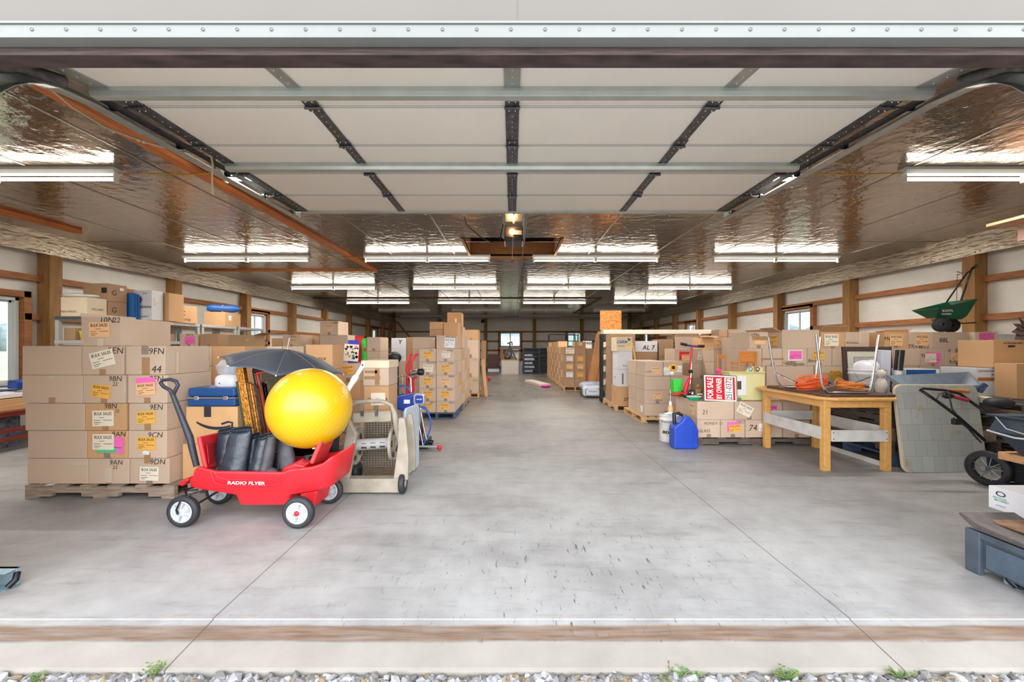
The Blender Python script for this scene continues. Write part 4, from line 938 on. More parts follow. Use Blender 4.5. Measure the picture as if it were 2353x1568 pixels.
r3 = [(1722, 1765, dict(lab=(('f', .55, .35, .14, .05, 0, 'h', '', False),), hnd=(('f', '-YPN', .25, .82, .04),), st=(('f', .55, .62, .2, .05, m_tape),), flaps=(('b', 20, .1),)), 'first'), (1797, 1883, dict(tape=False, flaps=(('l', 25, .14), ('f', 84, .03)), lab=(('l', .45, .5, .15, .14, 0, 'o'),)), 'second'),
      (1885, 1941.5, dict(c='b', lab=(('f', .45, .5, .19, .16, 0, 'w'),), flaps=(('f', 50, .10), ('b', 20, .1))), 'third'), (1942, 1998, dict(hnd=(('f', 'Kitchens', .3, .35, .03),), tape=False, st=(('f', .6, .6, .03, .14, m_tapec),)), 'fourth'),
      (2032, 2086.5, dict(c='b', lab=(('f', .5, .5, .17, .15, 0, 'h'),), hnd=(('f', 'Ms', .12, .6, .05),), flaps=(('f', 65, .03), ('r', 35, .08))), 'fifth'), (2087, 2144, dict(lab=(('f', .55, .5, .17, .15, -2, 'h'),), hnd=(('f', 'TRAVELS', .4, .12, .05),), flaps=(('l', 30, .05),)), 'sixth'),
      (2144.5, 2226, dict(tape=False, hnd=(('f', '88L', .3, .5, .06), ('f', 'bottoms', .86, .14, .03))), 'seventh'), (2240, 2294, dict(c='l', lab=(('f', .5, .5, .2, .19, 0, 'p', ''),), hnd=(('f', 'Flowers', .4, .35, .05),), st=(('f', .55, .93, .09, .04, m_tapec),)), 'eighth')]
for (a, b_, o, nm) in r3: column((ux(a, Y + .01), ux(b_, Y + .01)), Y + .01, .46 if a != 1797 else .3, TZ[1:], '', [dict(o, L='%s%s carton%s, %s in top layer of %s' % ('open ' if o.get('flaps') else '', CN[o.get('c', 'a')], feature(o), nm, RW))])
carton((ux(2300, Y), ux(2300, Y) + .45, Y, Y + .45, .0015, 1.2), 'tall carton behind the printer carton at right', tape=False)
carton((ux(2298, Y), ux(2298, Y) + .42, Y, Y + .42, 1.201, vz(768, Y)), 'white-topped carton behind the star wreath', c='w', tape=False)

# ================================================================= LEFT FOREGROUND
# ---- red wagon
Yw = 2.79; Yf, Yb = 2.80, 3.20      # near and far side of the tub
t = thing('red_wagon', 'red plastic pull wagon with black handle and white-hubbed wheels in the foreground', 'wagon', (-1.80, 3.0, 0))
def P2(pts, Y): return [((u - HU) / FPX * Y, EZ + (HV - v) / FPX * Y) for u, v in pts]
# tub: loft of rings from bottom to rim
def loft(rings, mi=0, cap0=True, cap1=False, smooth=True, mb=None):
    mb = mb or MB(); n = len(rings[0]); vs = [p for r_ in rings for p in r_]
    fs = [(i * n + k, i * n + (k + 1) % n, (i + 1) * n + (k + 1) % n, (i + 1) * n + k) for i in range(len(rings) - 1) for k in range(n)]
    mb.add(vs, fs, mi, smooth)
    if cap0: mb.add(rings[0], [tuple(range(n))[::-1]], mi)
    if cap1: mb.add(rings[-1], [tuple(range(n))], mi)
    return mb
def ring(x0, x1, ya, yb_, z, r, n=5, zf=None):
    cx, cy = (x0 + x1) / 2, (ya + yb_) / 2
    return [(cx + p[0], cy + p[1], zf(cx + p[0]) if zf else z) for p in rrect(x1 - x0, yb_ - ya, r, n)]
xa, xb = ux(424, Yw), ux(769, Yw)             # -2.19 .. -1.185
zbot, zmid, zr = vz(1168, Yw), vz(1131, Yw), vz(1078, Yw)
def rimz(x):
    u = HU + x / Yw * FPX
    pts = [(424, 1107), (440, 1100), (449, 1072), (470, 1078), (495, 1084), (650, 1086), (660, 1080), (715, 1074), (740, 1066), (758, 1052), (772, 1046)]
    if u <= pts[0][0]: return vz(pts[0][1], Yw)
    for (a, c_), (b_, d_) in zip(pts[:-1], pts[1:]):
        if u <= b_: return vz(c_ + (d_ - c_) * (u - a) / (b_ - a), Yw)
    return vz(1046, Yw)
def dens(x0, x1, ya, yb_, zf, r):
    pts = []; n = 40
    for i in range(n + 1): pts.append((x0 + r + (x1 - x0 - 2 * r) * i / n, ya))
    for i in range(1, 6): a = R(-90 + 18 * i); pts.append((x1 - r + r * math.cos(a), ya + r + r * math.sin(a)))
    for i in range(1, 6): pts.append((x1, ya + r + (yb_ - ya - 2 * r) * i / 5))
    for i in range(1, 6): a = R(18 * i); pts.append((x1 - r + r * math.cos(a), yb_ - r + r * math.sin(a)))
    for i in range(1, n + 1): pts.append((x1 - r - (x1 - x0 - 2 * r) * i / n, yb_))
    for i in range(1, 6): a = R(90 + 18 * i); pts.append((x0 + r + r * math.cos(a), yb_ - r + r * math.sin(a)))
    for i in range(1, 6): pts.append((x0, yb_ - r - (yb_ - ya - 2 * r) * i / 5))
    for i in range(1, 5): a = R(180 + 18 * i); pts.append((x0 + r + r * math.cos(a), ya + r + r * math.sin(a)))
    return [(p[0], p[1], zf(p[0])) for p in pts]
rb0 = dens(ux(535, Yw), ux(655, Yw), Yf + .05, Yb - .05, lambda x: zbot, .03)
rb1 = dens(ux(527, Yw), ux(664, Yw), Yf + .03, Yb - .03, lambda x: vz(1142, Yw), .03)
r0 = dens(ux(450, Yw), ux(742, Yw), Yf + .02, Yb - .02, lambda x: zmid + .003, .05)
r1 = dens(xa, ux(756, Yw), Yf + .004, Yb - .004, lambda x: min(vz(1122, Yw), rimz(x) - .012), .06)
r2 = dens(xa, xb, Yf - .004, Yb + .004, lambda x: rimz(x) - .016, .06)
r3 = dens(xa + .004, xb - .004, Yf - .006, Yb + .006, lambda x: rimz(x) - .004, .06)
r4 = dens(xa + .012, xb - .012, Yf + .006, Yb - .006, rimz, .055)
r5 = dens(xa + .03, xb - .03, Yf + .022, Yb - .022, lambda x: rimz(x) - .006, .045)
r6 = dens(xa + .06, xb - .06, Yf + .035, Yb - .035, lambda x: min(vz(1110, Yw), rimz(x) - .02), .04)
r7 = dens(ux(540, Yw), ux(650, Yw), Yf + .07, Yb - .07, lambda x: vz(1150, Yw), .03)
q = loft([rb0, rb1, r0, r1, r2, r3, r4, r5, r6, r7], cap1=True); q.build('wagon_tub', m_red, t, fix=True)
q = MB()      # raised side moulding lines
yl = Yf - .004
q.tube([(p[0], Yf - .003, p[1]) for p in P2([(490, 1085), (497, 1097), (520, 1103), (600, 1105), (640, 1102), (650, 1090)], Yw)], .004, 0, 6)
q.tube([(p[0], Yf - .003, p[1]) for p in P2([(480, 1083), (492, 1110), (510, 1116), (600, 1118), (640, 1112), (660, 1092), (690, 1078)], Yw)], .004, 0, 6)
q.build('side_moulding', m_red, t)
q = MB()
q.text('RADIO FLYER', (ux(565, 2.786), 2.789, vz(1111, 2.786)), (1, 0, -.02), (0, 0, 1), .022, 0, wfit=.25, shear=.2, off=.02)
q.build('side_lettering', m_plastwhite, t)
# seat backs
def seatback(pts, y0, y1, m, nm='seat_back'):
    q = MB(); P_ = P2(pts, 3.0)
    q.prism(P_, y0, y1); q.build(nm, m, t, bevel=.014, seg=3)
m_redf = mat('red_plastic_faded', (206, 62, 62), .6, var=.15, scale=18, stretch=(1, 1, 6))
def slabseat(a, b, c_, d_, th, m, nm='seat_back'):
    q = MB(); n = (Vector(b) - Vector(a)).cross(Vector(d_) - Vector(a)).normalized() * th
    vs = [Vector(p) for p in (a, b, c_, d_)]; vs += [p + n for p in vs]
    q.add(vs, [(0, 1, 2, 3), (7, 6, 5, 4), (0, 4, 5, 1), (1, 5, 6, 2), (2, 6, 7, 3), (3, 7, 4, 0)]); q.build(nm, m, t, bevel=.01, seg=3, fix=True)
slabseat(at(466, 1080, 2.83), at(512, 1075, 3.15), at(509, 992, 3.17), at(450, 1006, 2.83), .028, m_red)
slabseat(at(479, 1066, 2.842), at(503, 1064, 3.08), at(503, 1014, 3.1), at(474, 1022, 2.85), .004, mat('red_recess', (182, 22, 34), .5), 'seat_recess')
slabseat(at(719, 1068, 2.84), at(748, 1060, 3.16), at(772, 1002, 3.17), at(742, 1014, 2.84), -.028, m_redf)
q = MB(); q.prism(P2([(664, 1082), (722, 1078), (722, 1058), (700, 1053), (676, 1062)], 3.0), 2.86, 3.14); q.build('seat', m_red, t, bevel=.012, seg=3)
q = MB(); q.cyl(at(708, 1057, 3.0), at(708, 1048, 3.0), .028, 0, 14); q.build('cup_plug', m_black, t)
q = MB(); q.prism(P2([(424, 1107), (445, 1092), (452, 1096), (436, 1112)], 2.99), 2.92, 3.08); q.build('nose_bracket', m_red, t, bevel=.01)
# handle
hY = 3.0
hp = [at(*p, hY) for p in ((452, 1072), (444, 1040), (436, 1005), (424, 975), (408, 935), (396, 905))]
q = MB(); q.tube(hp, [.020, .022, .024, .021, .018, .016], 0, 10)
loop = [at(*p, hY) for p in ((396, 908), (391, 897), (376, 889), (369, 880), (374, 874), (392, 872), (405, 877), (409, 886), (403, 897), (399, 906))]
q.tube(loop, .013, 0, 10, closed=True); q.build('handle', mat('handle_black', (52, 56, 66), .5, var=.12, scale=30), t)
q = MB(); q.tube([at(455, 1126, 3.0), at(425, 1128, 2.98), at(432, 1150, 2.9), at(437, 1136, 2.88)], .007, 0, 6); q.cyl(at(418, 1128, 2.8) + Vector((0, .01, 0)), at(470, 1133, 2.8) + Vector((0, .4, 0)), .006)
q.build('steering_bar', m_blackmetal, t)
def wheel(u, v, Y, r, cap, nm='wheel'):
    c_ = at(u, v, Y); c_.z = r + .001; q = MB(); wd = .045
    q.lathe(c_, (0, 1, 0), [(-wd / 2, r * .68), (-wd / 2 - .004, r * .8), (-wd / 2, r * .93), (-wd / 4, r), (wd / 4, r), (wd / 2, r * .93), (wd / 2 + .004, r * .8), (wd / 2, r * .68)], 0, 36)
    for k in range(36):
        a = 2 * math.pi * k / 36; d = Vector((math.cos(a), 0, math.sin(a)))
        q.bar(c_ + d * (r - .001) + Vector((0, -wd * .33, 0)), c_ + d * (r - .001) + Vector((0, wd * .33, 0)), .004, .003, 0)
    w_ = q.build(nm, m_rubber, t); h_ = MB()
    h_.lathe(c_, (0, 1, 0), [(-wd / 2 + .002, 0.001), (-wd / 2 - .002, r * .2), (-wd / 2 + .008, r * .3), (-wd / 2 + .010, r * .52), (-wd / 2 - .003, r * .62), (-wd / 2 + .0, r * .7), (wd / 2, r * .7), (wd / 2 - .005, .001)], 0, 30)
    h_.build('hub', mat('wheel_white', (178, 182, 188), .45, var=.15, scale=30), w_)
    s_ = MB()
    for k in range(6):
        a = math.pi * k / 3 + .3; d = Vector((math.cos(a), 0, math.sin(a))); e_ = Vector((0, -wd / 2 - .0, 0))
        s_.bar(c_ + e_ + d * r * .22, c_ + e_ + d * r * .58, .018, .010, 0)
    s_.build('spokes', mat('wheel_white', (178, 182, 188), .45), w_)
    if cap:
        s_ = MB(); s_.lathe(c_, (0, -1, 0), [(wd / 2 + .0, r * .17), (wd / 2 + .008, r * .15), (wd / 2 + .012, .001)], 0, 16); s_.build('hub_cap', m_red, w_)
    return c_
r_ = .104
c1 = wheel(422, 1175, 2.785, r_, False); c2 = wheel(686, 1178, 2.765, r_, True); c3 = wheel(505, 1140, 3.19, r_ * .98, False); c4 = wheel(757, 1133, 3.20, r_ * .98, False)
q = MB(); q.cyl(c2, c4, .008).tube([c2 + Vector((-.02, .06, .03)), c4 + Vector((-.05, -.06, .05))], .006); q.build('axle', m_blackmetal, t)
q = MB(); q.cyl(c1 + Vector((.005, .03, 0)), c3, .008); q.tube([c1 + Vector((-.012, -.034, -.008)), c1 + Vector((-.02, -.036, .02)), c1 + Vector((.0, -.03, .075)), c1 + Vector((.045, .02, .11)), c1 + Vector((.14, .1, .125))], .006, 0, 8); q.build('axle', m_blackmetal, t)
q = MB(); q.prism(P2([(712, 1118), (752, 1112), (742, 1150), (722, 1160)], 3.05), 2.90, 3.14); q.build('wheel_well', m_red, t, bevel=.01)
# ---- rubber boots in the wagon
m_boot = mat('boot_rubber', (44, 52, 62), .35, var=.3, scale=14, bump=.5, bscale=14)
m_boot2 = mat('boot_worn', (66, 66, 72), .6, var=.35, scale=16, bump=.4, bscale=20)
def boot(label, top, bot, w0, w1, d0, d1, y, m, squash=0.0):
    a = at(*top, y); b = at(*bot, y); a.y = y + .03; t_ = thing('rubber_boot', label, 'boot', (b.x, b.y, b.z), group='black boots in the red wagon'); mb = MB(); rings = []; n = 18
    for i in range(9):
        k = i / 8; c_ = b.lerp(a, k); wv = w0 + (w1 - w0) * k; dv = d0 + (d1 - d0) * k; rg = []
        for j in range(n):
            an = 2 * math.pi * j / n; wr = 1 + .05 * math.sin(i * 2.1 + j * .9)
            rg.append(c_ + Vector((wv / 2 * math.cos(an) * wr, dv / 2 * math.sin(an) * wr, (.012 * math.sin(an * 1 + .5) if i == 8 else 0))))
        rings.append(rg)
    for kk, sc in ((7, .9), (3, .75)):
        rings.append([b.lerp(a, kk / 8) + (p - (b.lerp(a, kk / 8) if False else rings[kk][0] * 0 + b.lerp(a, kk / 8))) * sc for p in rings[kk]])
    loft(rings, mb=mb, cap1=True); mb.build('boot_shaft', m, t_, fix=True)
    f_ = MB(); f_.sphere(b + Vector((.03, 0, .005)), .05, 0, 14, 8, (1.2, .8, .7)); f_.build('boot_foot', m, t_)
    r_i = MB(); r_i.tube(rings[8], .0035, 0, 6, closed=True); r_i.build('top_rim', m, t_)
boot('large black boot shaft, leftmost in the wagon', (517, 990), (503, 1086), .125, .13, .10, .07, 3.02, m_boot)
boot('large black boot shaft second from left with flat open top', (548, 988), (536, 1088), .17, .155, .10, .05, 2.90, m_boot)
boot('slim black boot shaft left of the wagon middle', (580, 1002), (572, 1088), .10, .06, .09, .07, 2.99, m_boot)
boot('black boot shaft right of the wagon middle', (603, 1004), (592, 1088), .11, .075, .10, .07, 2.91, m_boot)
boot('crumpled worn boot shaft leaning left with split top', (622, 998), (609, 1088), .075, .06, .10, .06, 2.88, m_boot2)
boot('worn grey-black boot shaft flopped over toward the wagon seat', (645, 1006), (662, 1080), .12, .125, .09, .05, 2.97, m_boot2)
boot('small dark boot shaft low behind the flopped worn boot', (628, 1040), (640, 1086), .10, .08, .08, .06, 3.06, m_boot)
# ---- exercise ball
c_ = at(713, 938, 2.97); t = thing('exercise_ball', 'big shiny yellow exercise ball resting on the red wagon', 'ball', (c_.x, c_.y, c_.z - .281))
q = MB(); mball = mat('yellow_vinyl', (208, 163, 8), .3, coat=.2)
n = mball.node_tree.nodes; l_ = mball.node_tree.links; tc_ = n.new('ShaderNodeTexCoord'); mp_ = n.new('ShaderNodeMapping'); mp_.inputs['Rotation'].default_value = (R(-8), R(-42), 0)
wv = n.new('ShaderNodeTexWave'); wv.bands_direction = 'X'; wv.inputs['Scale'].default_value = 13; wv.inputs['Distortion'].default_value = .2
cr = n.new('ShaderNodeValToRGB'); cr.color_ramp.elements[0].position = 0; cr.color_ramp.elements[1].position = .12
bp_ = n.new('ShaderNodeBump'); bp_.inputs['Strength'].default_value = .35; bp_.inputs['Distance'].default_value = .002
l_.new(tc_.outputs['Object'], mp_.inputs[0]); l_.new(mp_.outputs[0], wv.inputs[0]); l_.new(wv.outputs['Fac'], cr.inputs[0]); l_.new(cr.outputs[0], bp_.inputs['Height']); l_.new(bp_.outputs[0], n['Principled BSDF'].inputs['Normal'])
q.sphere(c_, .281, 0, 64, 40); q.build('ball_skin', mball, t)
q = MB(); q.cyl(c_ + Vector((.05, -.05, -.277)), c_ + Vector((.05, -.05, -.267)), .012); q.build('valve_plug', m_plastwhite, t)
# ---- umbrella
ap = at(660, 805, 3.40); nrm = Vector((.20, -.03, 1)).normalized(); ex_, ey_, _ = ortho(nrm)
ex_ = (Vector((1, 0, 0)) - nrm * nrm.x).normalized(); ey_ = nrm.cross(ex_)
t = thing('umbrella', 'open black umbrella perched on picture frames above the wagon', 'umbrella', tuple(ap - nrm * .28))
m_umb = mat('umbrella_cloth', (58, 62, 72), .55); q = MB(); nr, ns = 8, 64; vs = [ap]; RU = .455
for i in range(1, nr + 1):
    k = i / nr
    for j in range(ns):
        a = 2 * math.pi * j / ns + .39; ph = (j % 8) / 8; cur = 1 - .09 * k * math.sin(math.pi * ph)
        drop = .135 * k ** 1.7 - .02 * k * math.sin(math.pi * ph)
        vs.append(ap + (ex_ * math.cos(a) + ey_ * math.sin(a)) * (RU * k * cur) - nrm * drop)
fs = [(0, 1 + j, 1 + (j + 1) % ns) for j in range(ns)] + [(1 + i * ns + j, 1 + (i + 1) * ns + j, 1 + (i + 1) * ns + (j + 1) % ns, 1 + i * ns + (j + 1) % ns) for i in range(nr - 1) for j in range(ns)]
q.add(vs, fs, 0, True); o = q.build('canopy', m_umb, t); md = o.modifiers.new('s', 'SOLIDIFY'); md.thickness = .0015
for j in range(8):
    rbq = MB(); rbq.tube([vs[1 + i * ns + j * 8] + nrm * .0022 for i in range(nr)], .0022, 0, 5); rbq.sphere(vs[1 + (nr - 1) * ns + j * 8], .006, 1, 8, 6)
    rbq.build('rib', [mat('piping_grey', (112, 116, 126), .5), m_plastwhite], t)
q = MB(); q.tube([ap - nrm * .26, ap + nrm * .0], .005, 0, 8).tube([ap, ap + nrm * .10], [.006, .005], 0, 8); q.build('shaft', m_galv, t)
q = MB(); e = ap - nrm * .26; q.box(e.x - .035, e.x + .035, e.y - .02, e.y + .02, e.z - .035, e.z + .02); q.build('handle', m_plastwhite, t, bevel=.01)
q = MB(); q.lathe(ap, nrm, [(-.004, .03), (.004, .028), (.006, .008)], 0, 16); q.build('top_cap', m_umb, t)
# ---- picture frames standing between pallet and wagon
m_gold = mat('gold_frame', (190, 128, 50), .35, .6, var=.5, scale=40, bump=.8, bscale=60)
m_goldd = mat('dark_gold_frame', (120, 76, 40), .4, .4, var=.5, scale=30, bump=.6)
m_dkf = mat('dark_frame', (44, 32, 34), .35); m_rdf = mat('red_frame', (198, 62, 44), .4)
m_mir = mat('mirror', (120, 124, 118), .04, 1.0)
m_back = mat('frame_back', (150, 132, 98), .7, var=.1)
def picture(label, x0, x1, yn, z0, z1, m, fw, inner, sx_=.0, ang=0.0, fr2=None):
    """frame standing on its edge, plane turned `ang` degrees about z around its left edge"""
    M = Matrix.Translation((x0, yn, z0)) @ Matrix.Rotation(R(ang), 4, 'Z') @ Matrix.Rotation(R(sx_), 4, 'Y')
    t = thing('picture_frame', label, 'picture frame', M=M, group='picture frames behind the wagon'); W, H = x1 - x0, z1 - z0
    q = MB(); q.box(0, W, -.0, .03, 0, fw).box(0, W, 0, .03, H - fw, H).box(0, fw, 0, .03, fw, H - fw).box(W - fw, W, 0, .03, fw, H - fw); q.build('frame', m, t, bevel=.006, local=True)
    if fr2: q = MB(); f2 = fw + .018; q.box(fw, W - fw, .004, .026, fw, f2).box(fw, W - fw, .004, .026, H - f2, H - fw).box(fw, f2, .004, .026, f2, H - f2).box(W - f2, W - fw, .004, .026, f2, H - f2); q.build('inner_frame', fr2, t, bevel=.003, local=True)
    q = MB(); q.box(fw * .8, W - fw * .8, .018, .024, fw * .8, H - fw * .8); q.build('picture', inner, t, local=True)
    return t
picture('large red and dark framed mirror standing behind the yellow ball', -1.89, -1.43, 3.335, .035, 1.03, m_dkf, .024, m_mir, -11.0, 0, m_rdf)
picture('tall dark frame edge-on behind the red framed mirror', -1.91, -1.5, 3.375, .035, 1.07, m_dkf, .03, m_back, -11.0, 0)
picture('ornate gold picture frame with blackened top corner', -2.165, -1.70, 3.385, .10, vz(853, 3.4), m_gold, .05, mat('dark_painting', (38, 34, 32), .5), -5, 58) if False else None
for i, (x_, hh, m_, lb, th) in enumerate(((-1.995, .93, mat('green_frame', (30, 58, 50), .4), 'thin dark green frame, leftmost of the upright frames', .012), (-1.98, 1.03, m_gold, 'wide ornate gold frame seen edge-on by the suitcase', .06), (-1.915, .92, m_goldd, 'narrow bronze frame edge-on, first after the wide gold one', .018), (-1.894, .91, m_gold, 'narrow gold frame edge-on in the middle of the upright frames', .016), (-1.875, .90, m_goldd, 'short bronze frame edge-on nearest the tall dark frame', .014))):
    M = Matrix.Translation((x_, 3.245, .012)) @ Matrix.Rotation(R(-9.5), 4, 'Y')
    t = thing('picture_frame', lb, 'picture frame', M=M, group='picture frames behind the wagon')
    q = MB(); q.box(0, th, 0, .045, 0, hh); q.build('frame', m_, t, bevel=.004, local=True)
    q = MB(); q.box(th * .3, th * .5, .045, .07, .03, hh - .03); q.build('backing_board', m_back, t, local=True)
# ---- suitcase + food steamer on the delivery box
Y = 3.46; sz0, sz1 = vz(935, 3.45) + .001, vz(892, Y)
t = thing('suitcase', 'hard blue suitcase with silver band lying on the delivery box', 'suitcase', (ux(487, Y), Y + .2, sz0)); m_blue = mat('suitcase_blue', (28, 76, 136), .4, var=.06)
x0, x1 = ux(430, Y), ux(541, Y); zm = sz0 + (sz1 - sz0) * .42
q = MB(); q.box(x0, x1, Y, Y + .36, sz0, zm); q.build('lower_shell', m_blue, t, bevel=.012, seg=3)
q = MB(); q.box(x0, x1, Y, Y + .36, zm + .012, sz1); q.build('upper_shell', m_blue, t, bevel=.02, seg=3)
q = MB(); q.box(x0 - .002, x1 + .002, Y - .003, Y + .363, zm, zm + .012); q.build('metal_band', m_chrome, t)
for x_ in (x0 + .08, x1 - .08):
    q = MB(); q.box(x_ - .018, x_ + .018, Y - .008, Y, zm - .012, zm + .022); q.build('latch', m_chrome, t, bevel=.002)
z0 = sz1 + .001; Y = 3.54
t = thing('food_steamer', 'white food steamer with clear bowl on the blue suitcase', 'steamer', (ux(516, Y), Y + .1, z0))
q = MB(); cx = ux(514, Y); rr = [ring(cx - .10 + k * .012, cx + .10 - k * .012, Y + k * .01, Y + .19 - k * .01, z0 + zz_, .05) for k, zz_ in ((.5, 0), (0, .01), (0, .06), (.6, .085), (2, .10), (4, .105))]
loft(rr, mb=q, cap1=True); q.build('base', m_plastwhite, t, fix=True)
q = MB(); q.cyl((cx - .035, Y + .002, z0 + .03), (cx - .035, Y - .004, z0 + .03), .005); q.build('knob', m_black, t)
m_clear = mat('clear_plastic', (226, 230, 236), .08, alpha=.38, spec=.8)
q = MB(); rr = [ring(cx - .085 - k, cx + .085 + k, Y + .01 - k, Y + .18 + k, z0 + zz_, .06) for k, zz_ in ((0, .108), (.012, .17), (.016, .172), (.016, .18), (.004, .19), (-.012, .225), (-.05, .24))]
loft(rr, mb=q, cap0=False, cap1=True); q.build('clear_bowl', m_clear, t, fix=True)
q = MB(); q.sphere((cx + .03, Y + .09, z0 + .15), .05, 0, 12, 8, (1, 1, .8)).sphere((cx - .03, Y + .1, z0 + .14), .04, 0, 12, 8); q.build('bowl_contents', mat('pale_bag', (196, 204, 214), .3), t)
# ---- white telescopic pole
t = thing('telescopic_pole', 'white plastic telescopic pole sticking up behind the yellow ball', 'pole', tuple(at(780, 925, 3.32)))
pa, pb = at(775, 935, 3.32), at(838, 834, 3.32); d = (pb - pa)
q = MB(); q.tube([pa, pa + d * .42], .011, 0, 12); q.build('lower_tube', m_galv, t)
q = MB(); q.tube([pa + d * f_ for f_ in (.30, .34, .37, .55, .58, .66, .70, .73)], [.012, .02, .021, .021, .024, .024, .019, .013], 0, 14); q.build('grip', m_plastwhite, t)
q = MB(); q.tube([pa + d * .7, pa + d * .9, pa + d * .96, pb], [.015, .016, .020, .016], 0, 12); q.build('upper_tube', m_plastwhite, t)
q = MB(); c_ = pa + d * .95; q.cyl(c_ + Vector((0, -.021, 0)), c_ + Vector((0, -.019, 0)), .008); q.build('hole', m_black, t)
q = MB(); q.tube([Vector((pa.x - .15, 3.3, .004)), pa], .011, 0, 10); q.build('lower_tube', m_galv, t)
# ---- hose reel cart
m_beige = mat('reel_resin', (152, 143, 128), .6, var=.18, scale=9, bump=.2); m_beige2 = mat('reel_resin_white', (180, 180, 178), .55, var=.1, scale=9)
Yh = 3.38
t = thing('hose_reel_cart', 'weathered beige hose reel cart standing right of the red wagon', 'hose reel', (-1.1, 3.6, 0))
def H(u, v, Y=Yh): return at(u, v, Y)
q = MB(); q.box(ux(778, Yh), ux(921, Yh), Yh, Yh + .10, vz(1134, Yh), vz(1101, Yh)); q.build('front_foot', m_beige, t, bevel=.012, seg=3)
def plank(pts, y0, y1, nm, m=m_beige, b_=.01):
    q = MB(); q.prism(P2(pts, Yh), y0, y1); q.build(nm, m, t, bevel=b_, seg=2)
plank([(776, 1104), (800, 1104), (818, 1000), (800, 965), (794, 985)], Yh + .01, Yh + .06, 'side_leg')
plank([(902, 1106), (936, 1106), (938, 1050), (932, 985), (929, 962), (914, 962), (912, 1030)], Yh + .01, Yh + .06, 'side_leg')
plank([(902, 1106), (934, 1106), (936, 1050), (930, 985), (926, 965), (914, 965), (912, 1030)], Yh + .28, Yh + .32, 'side_leg')
# top handle: arch
hs = [H(*p, Yh + .1) for p in ((796, 985), (800, 950), (806, 932), (820, 925), (850, 922), (880, 923), (899, 932), (906, 950), (912, 985), (918, 1015))]
q = MB(); q.tube(hs, [.018] * 3 + [.016] * 4 + [.022, .026, .02], 0, 10); q.build('handle', m_beige, t)
q = MB(); q.prism(P2([(812, 950), (900, 944), (900, 968), (812, 972)], Yh + .12), Yh + .10, Yh + .13); q.build('tray', m_beige, t, bevel=.006)
q = MB()
for u in (832, 865): q.prism(P2([(u - 4, 944), (u + 4, 944), (u + 3, 957), (u - 3, 957)], Yh + .09), Yh + .09, Yh + .099)
q.build('tray_slots', m_dgalv, t)
def disc(u, v, Y, r, nm):
    c_ = at(u, v, Y); q = MB(); ax = Vector((1, 0, 0))
    q.lathe(c_, ax, [(-.012, r), (.012, r), (.014, r * .92), (.004, r * .88), (.004, r * .45), (.012, r * .4), (.012, .02), (-.012, .02), (-.012, r)], 0, 40)
    o = q.build(nm, m_beige, t); s_ = MB()
    for k in range(5):
        a = 2 * math.pi * k / 5 + .5; d_ = Vector((0, math.cos(a), math.sin(a))); s_.bar(c_ + d_ * r * .55 + Vector((-.013, 0, 0)), c_ + d_ * r * .72 + Vector((-.013, 0, 0)), .02, .03, 0); s_.bar(c_ + d_ * r * .55 + Vector((.008, 0, 0)), c_ + d_ * r * .78 + Vector((.008, 0, 0)), .008, .05, 0)
    s_.build('cutouts', mat('reel_shadow', (70, 62, 54), .8), o); return c_
d1 = disc(818, 1023, 3.62, .165, 'reel_disc'); d2 = disc(905, 1018, 3.62, .15, 'reel_disc')
q = MB(); q.cyl(d1, d2, .048, 0, 24); o = q.build('reel_drum', m_beige2, t); s_ = MB()
for i in range(3):
    for a in (-8, 28, 62):
        cc = d1.lerp(d2, .26 + .24 * i) + Vector((0, -math.cos(R(a)) * .048, math.sin(R(a)) * .048 - .01)); s_.box(cc.x - .022, cc.x + .022, cc.y - .003, cc.y + .003, cc.z - .007, cc.z + .007)
s_.build('drum_slots', mat('slot_dark', (60, 58, 60), .8), o)
q = MB(); q.sphere(d1 + Vector((-.02, 0, 0)), .03, 0, 14, 8, (.7, 1, 1)).bar(d1 + Vector((-.03, 0, 0)), d1 + Vector((-.03, -.04, .12)), .02, .02).cyl(d1 + Vector((-.03, -.04, .12)), d1 + Vector((-.1, -.04, .12)), .012); q.build('crank', m_beige, t)
for (u, v, Y) in ((926, 1115, 3.42), ):
    c_ = at(u, v, Y); c_.z = .086; q = MB(); q.lathe(c_, (1, 0, 0), [(-.022, .03), (-.022, .075), (-.012, .085), (.012, .085), (.022, .075), (.022, .03)], 0, 28); q.lathe(c_, (1, 0, 0), [(-.024, .001), (-.024, .035), (.024, .035), (.024, .001)], 1, 20); q.build('wheel', [m_rubber, m_beige], t)
    c2_ = c_.copy(); c2_.x = ux(790, 3.42); q = MB(); q.lathe(c2_ + Vector((0, .3, 0)), (1, 0, 0), [(-.022, .03), (-.022, .075), (-.012, .085), (.012, .085), (.022, .075), (.022, .03)], 0, 28); q.build('wheel', m_rubber, t)
q = MB(); q.box(d1.x + .02, d2.x - .02, 3.72, 3.725, .14, .16); 
zs0 = 0; xs_ = [d1.x - .02 + (d2.x - d1.x + .04) * k / 14 for k in range(15)]
zs_ = [.10 + .43 * k / 20 for k in range(21)]
q = MB()
for x_ in xs_: q.bar((x_, 3.84, zs_[0]), (x_, 3.84, zs_[-1]), .003, .003)
for z_ in zs_: q.bar((xs_[0], 3.842, z_), (xs_[-1], 3.842, z_), .003, .003)
tw = thing('wire_basket', 'rusty wire basket standing behind the hose reel', 'basket', (d1.x, 3.84, 0)); q.build('wire_grid', mat('wire', (190, 186, 176), .4, .6), tw)
q = MB(); q.box(xs_[0] + .01, xs_[-1] - .03, 3.86, 4.12, .0, .50); q.build('basket_lining', mat('old_wicker', (116, 98, 80), .85, var=.35, scale=30, stretch=(1, 1, 6), bump=.6), tw)
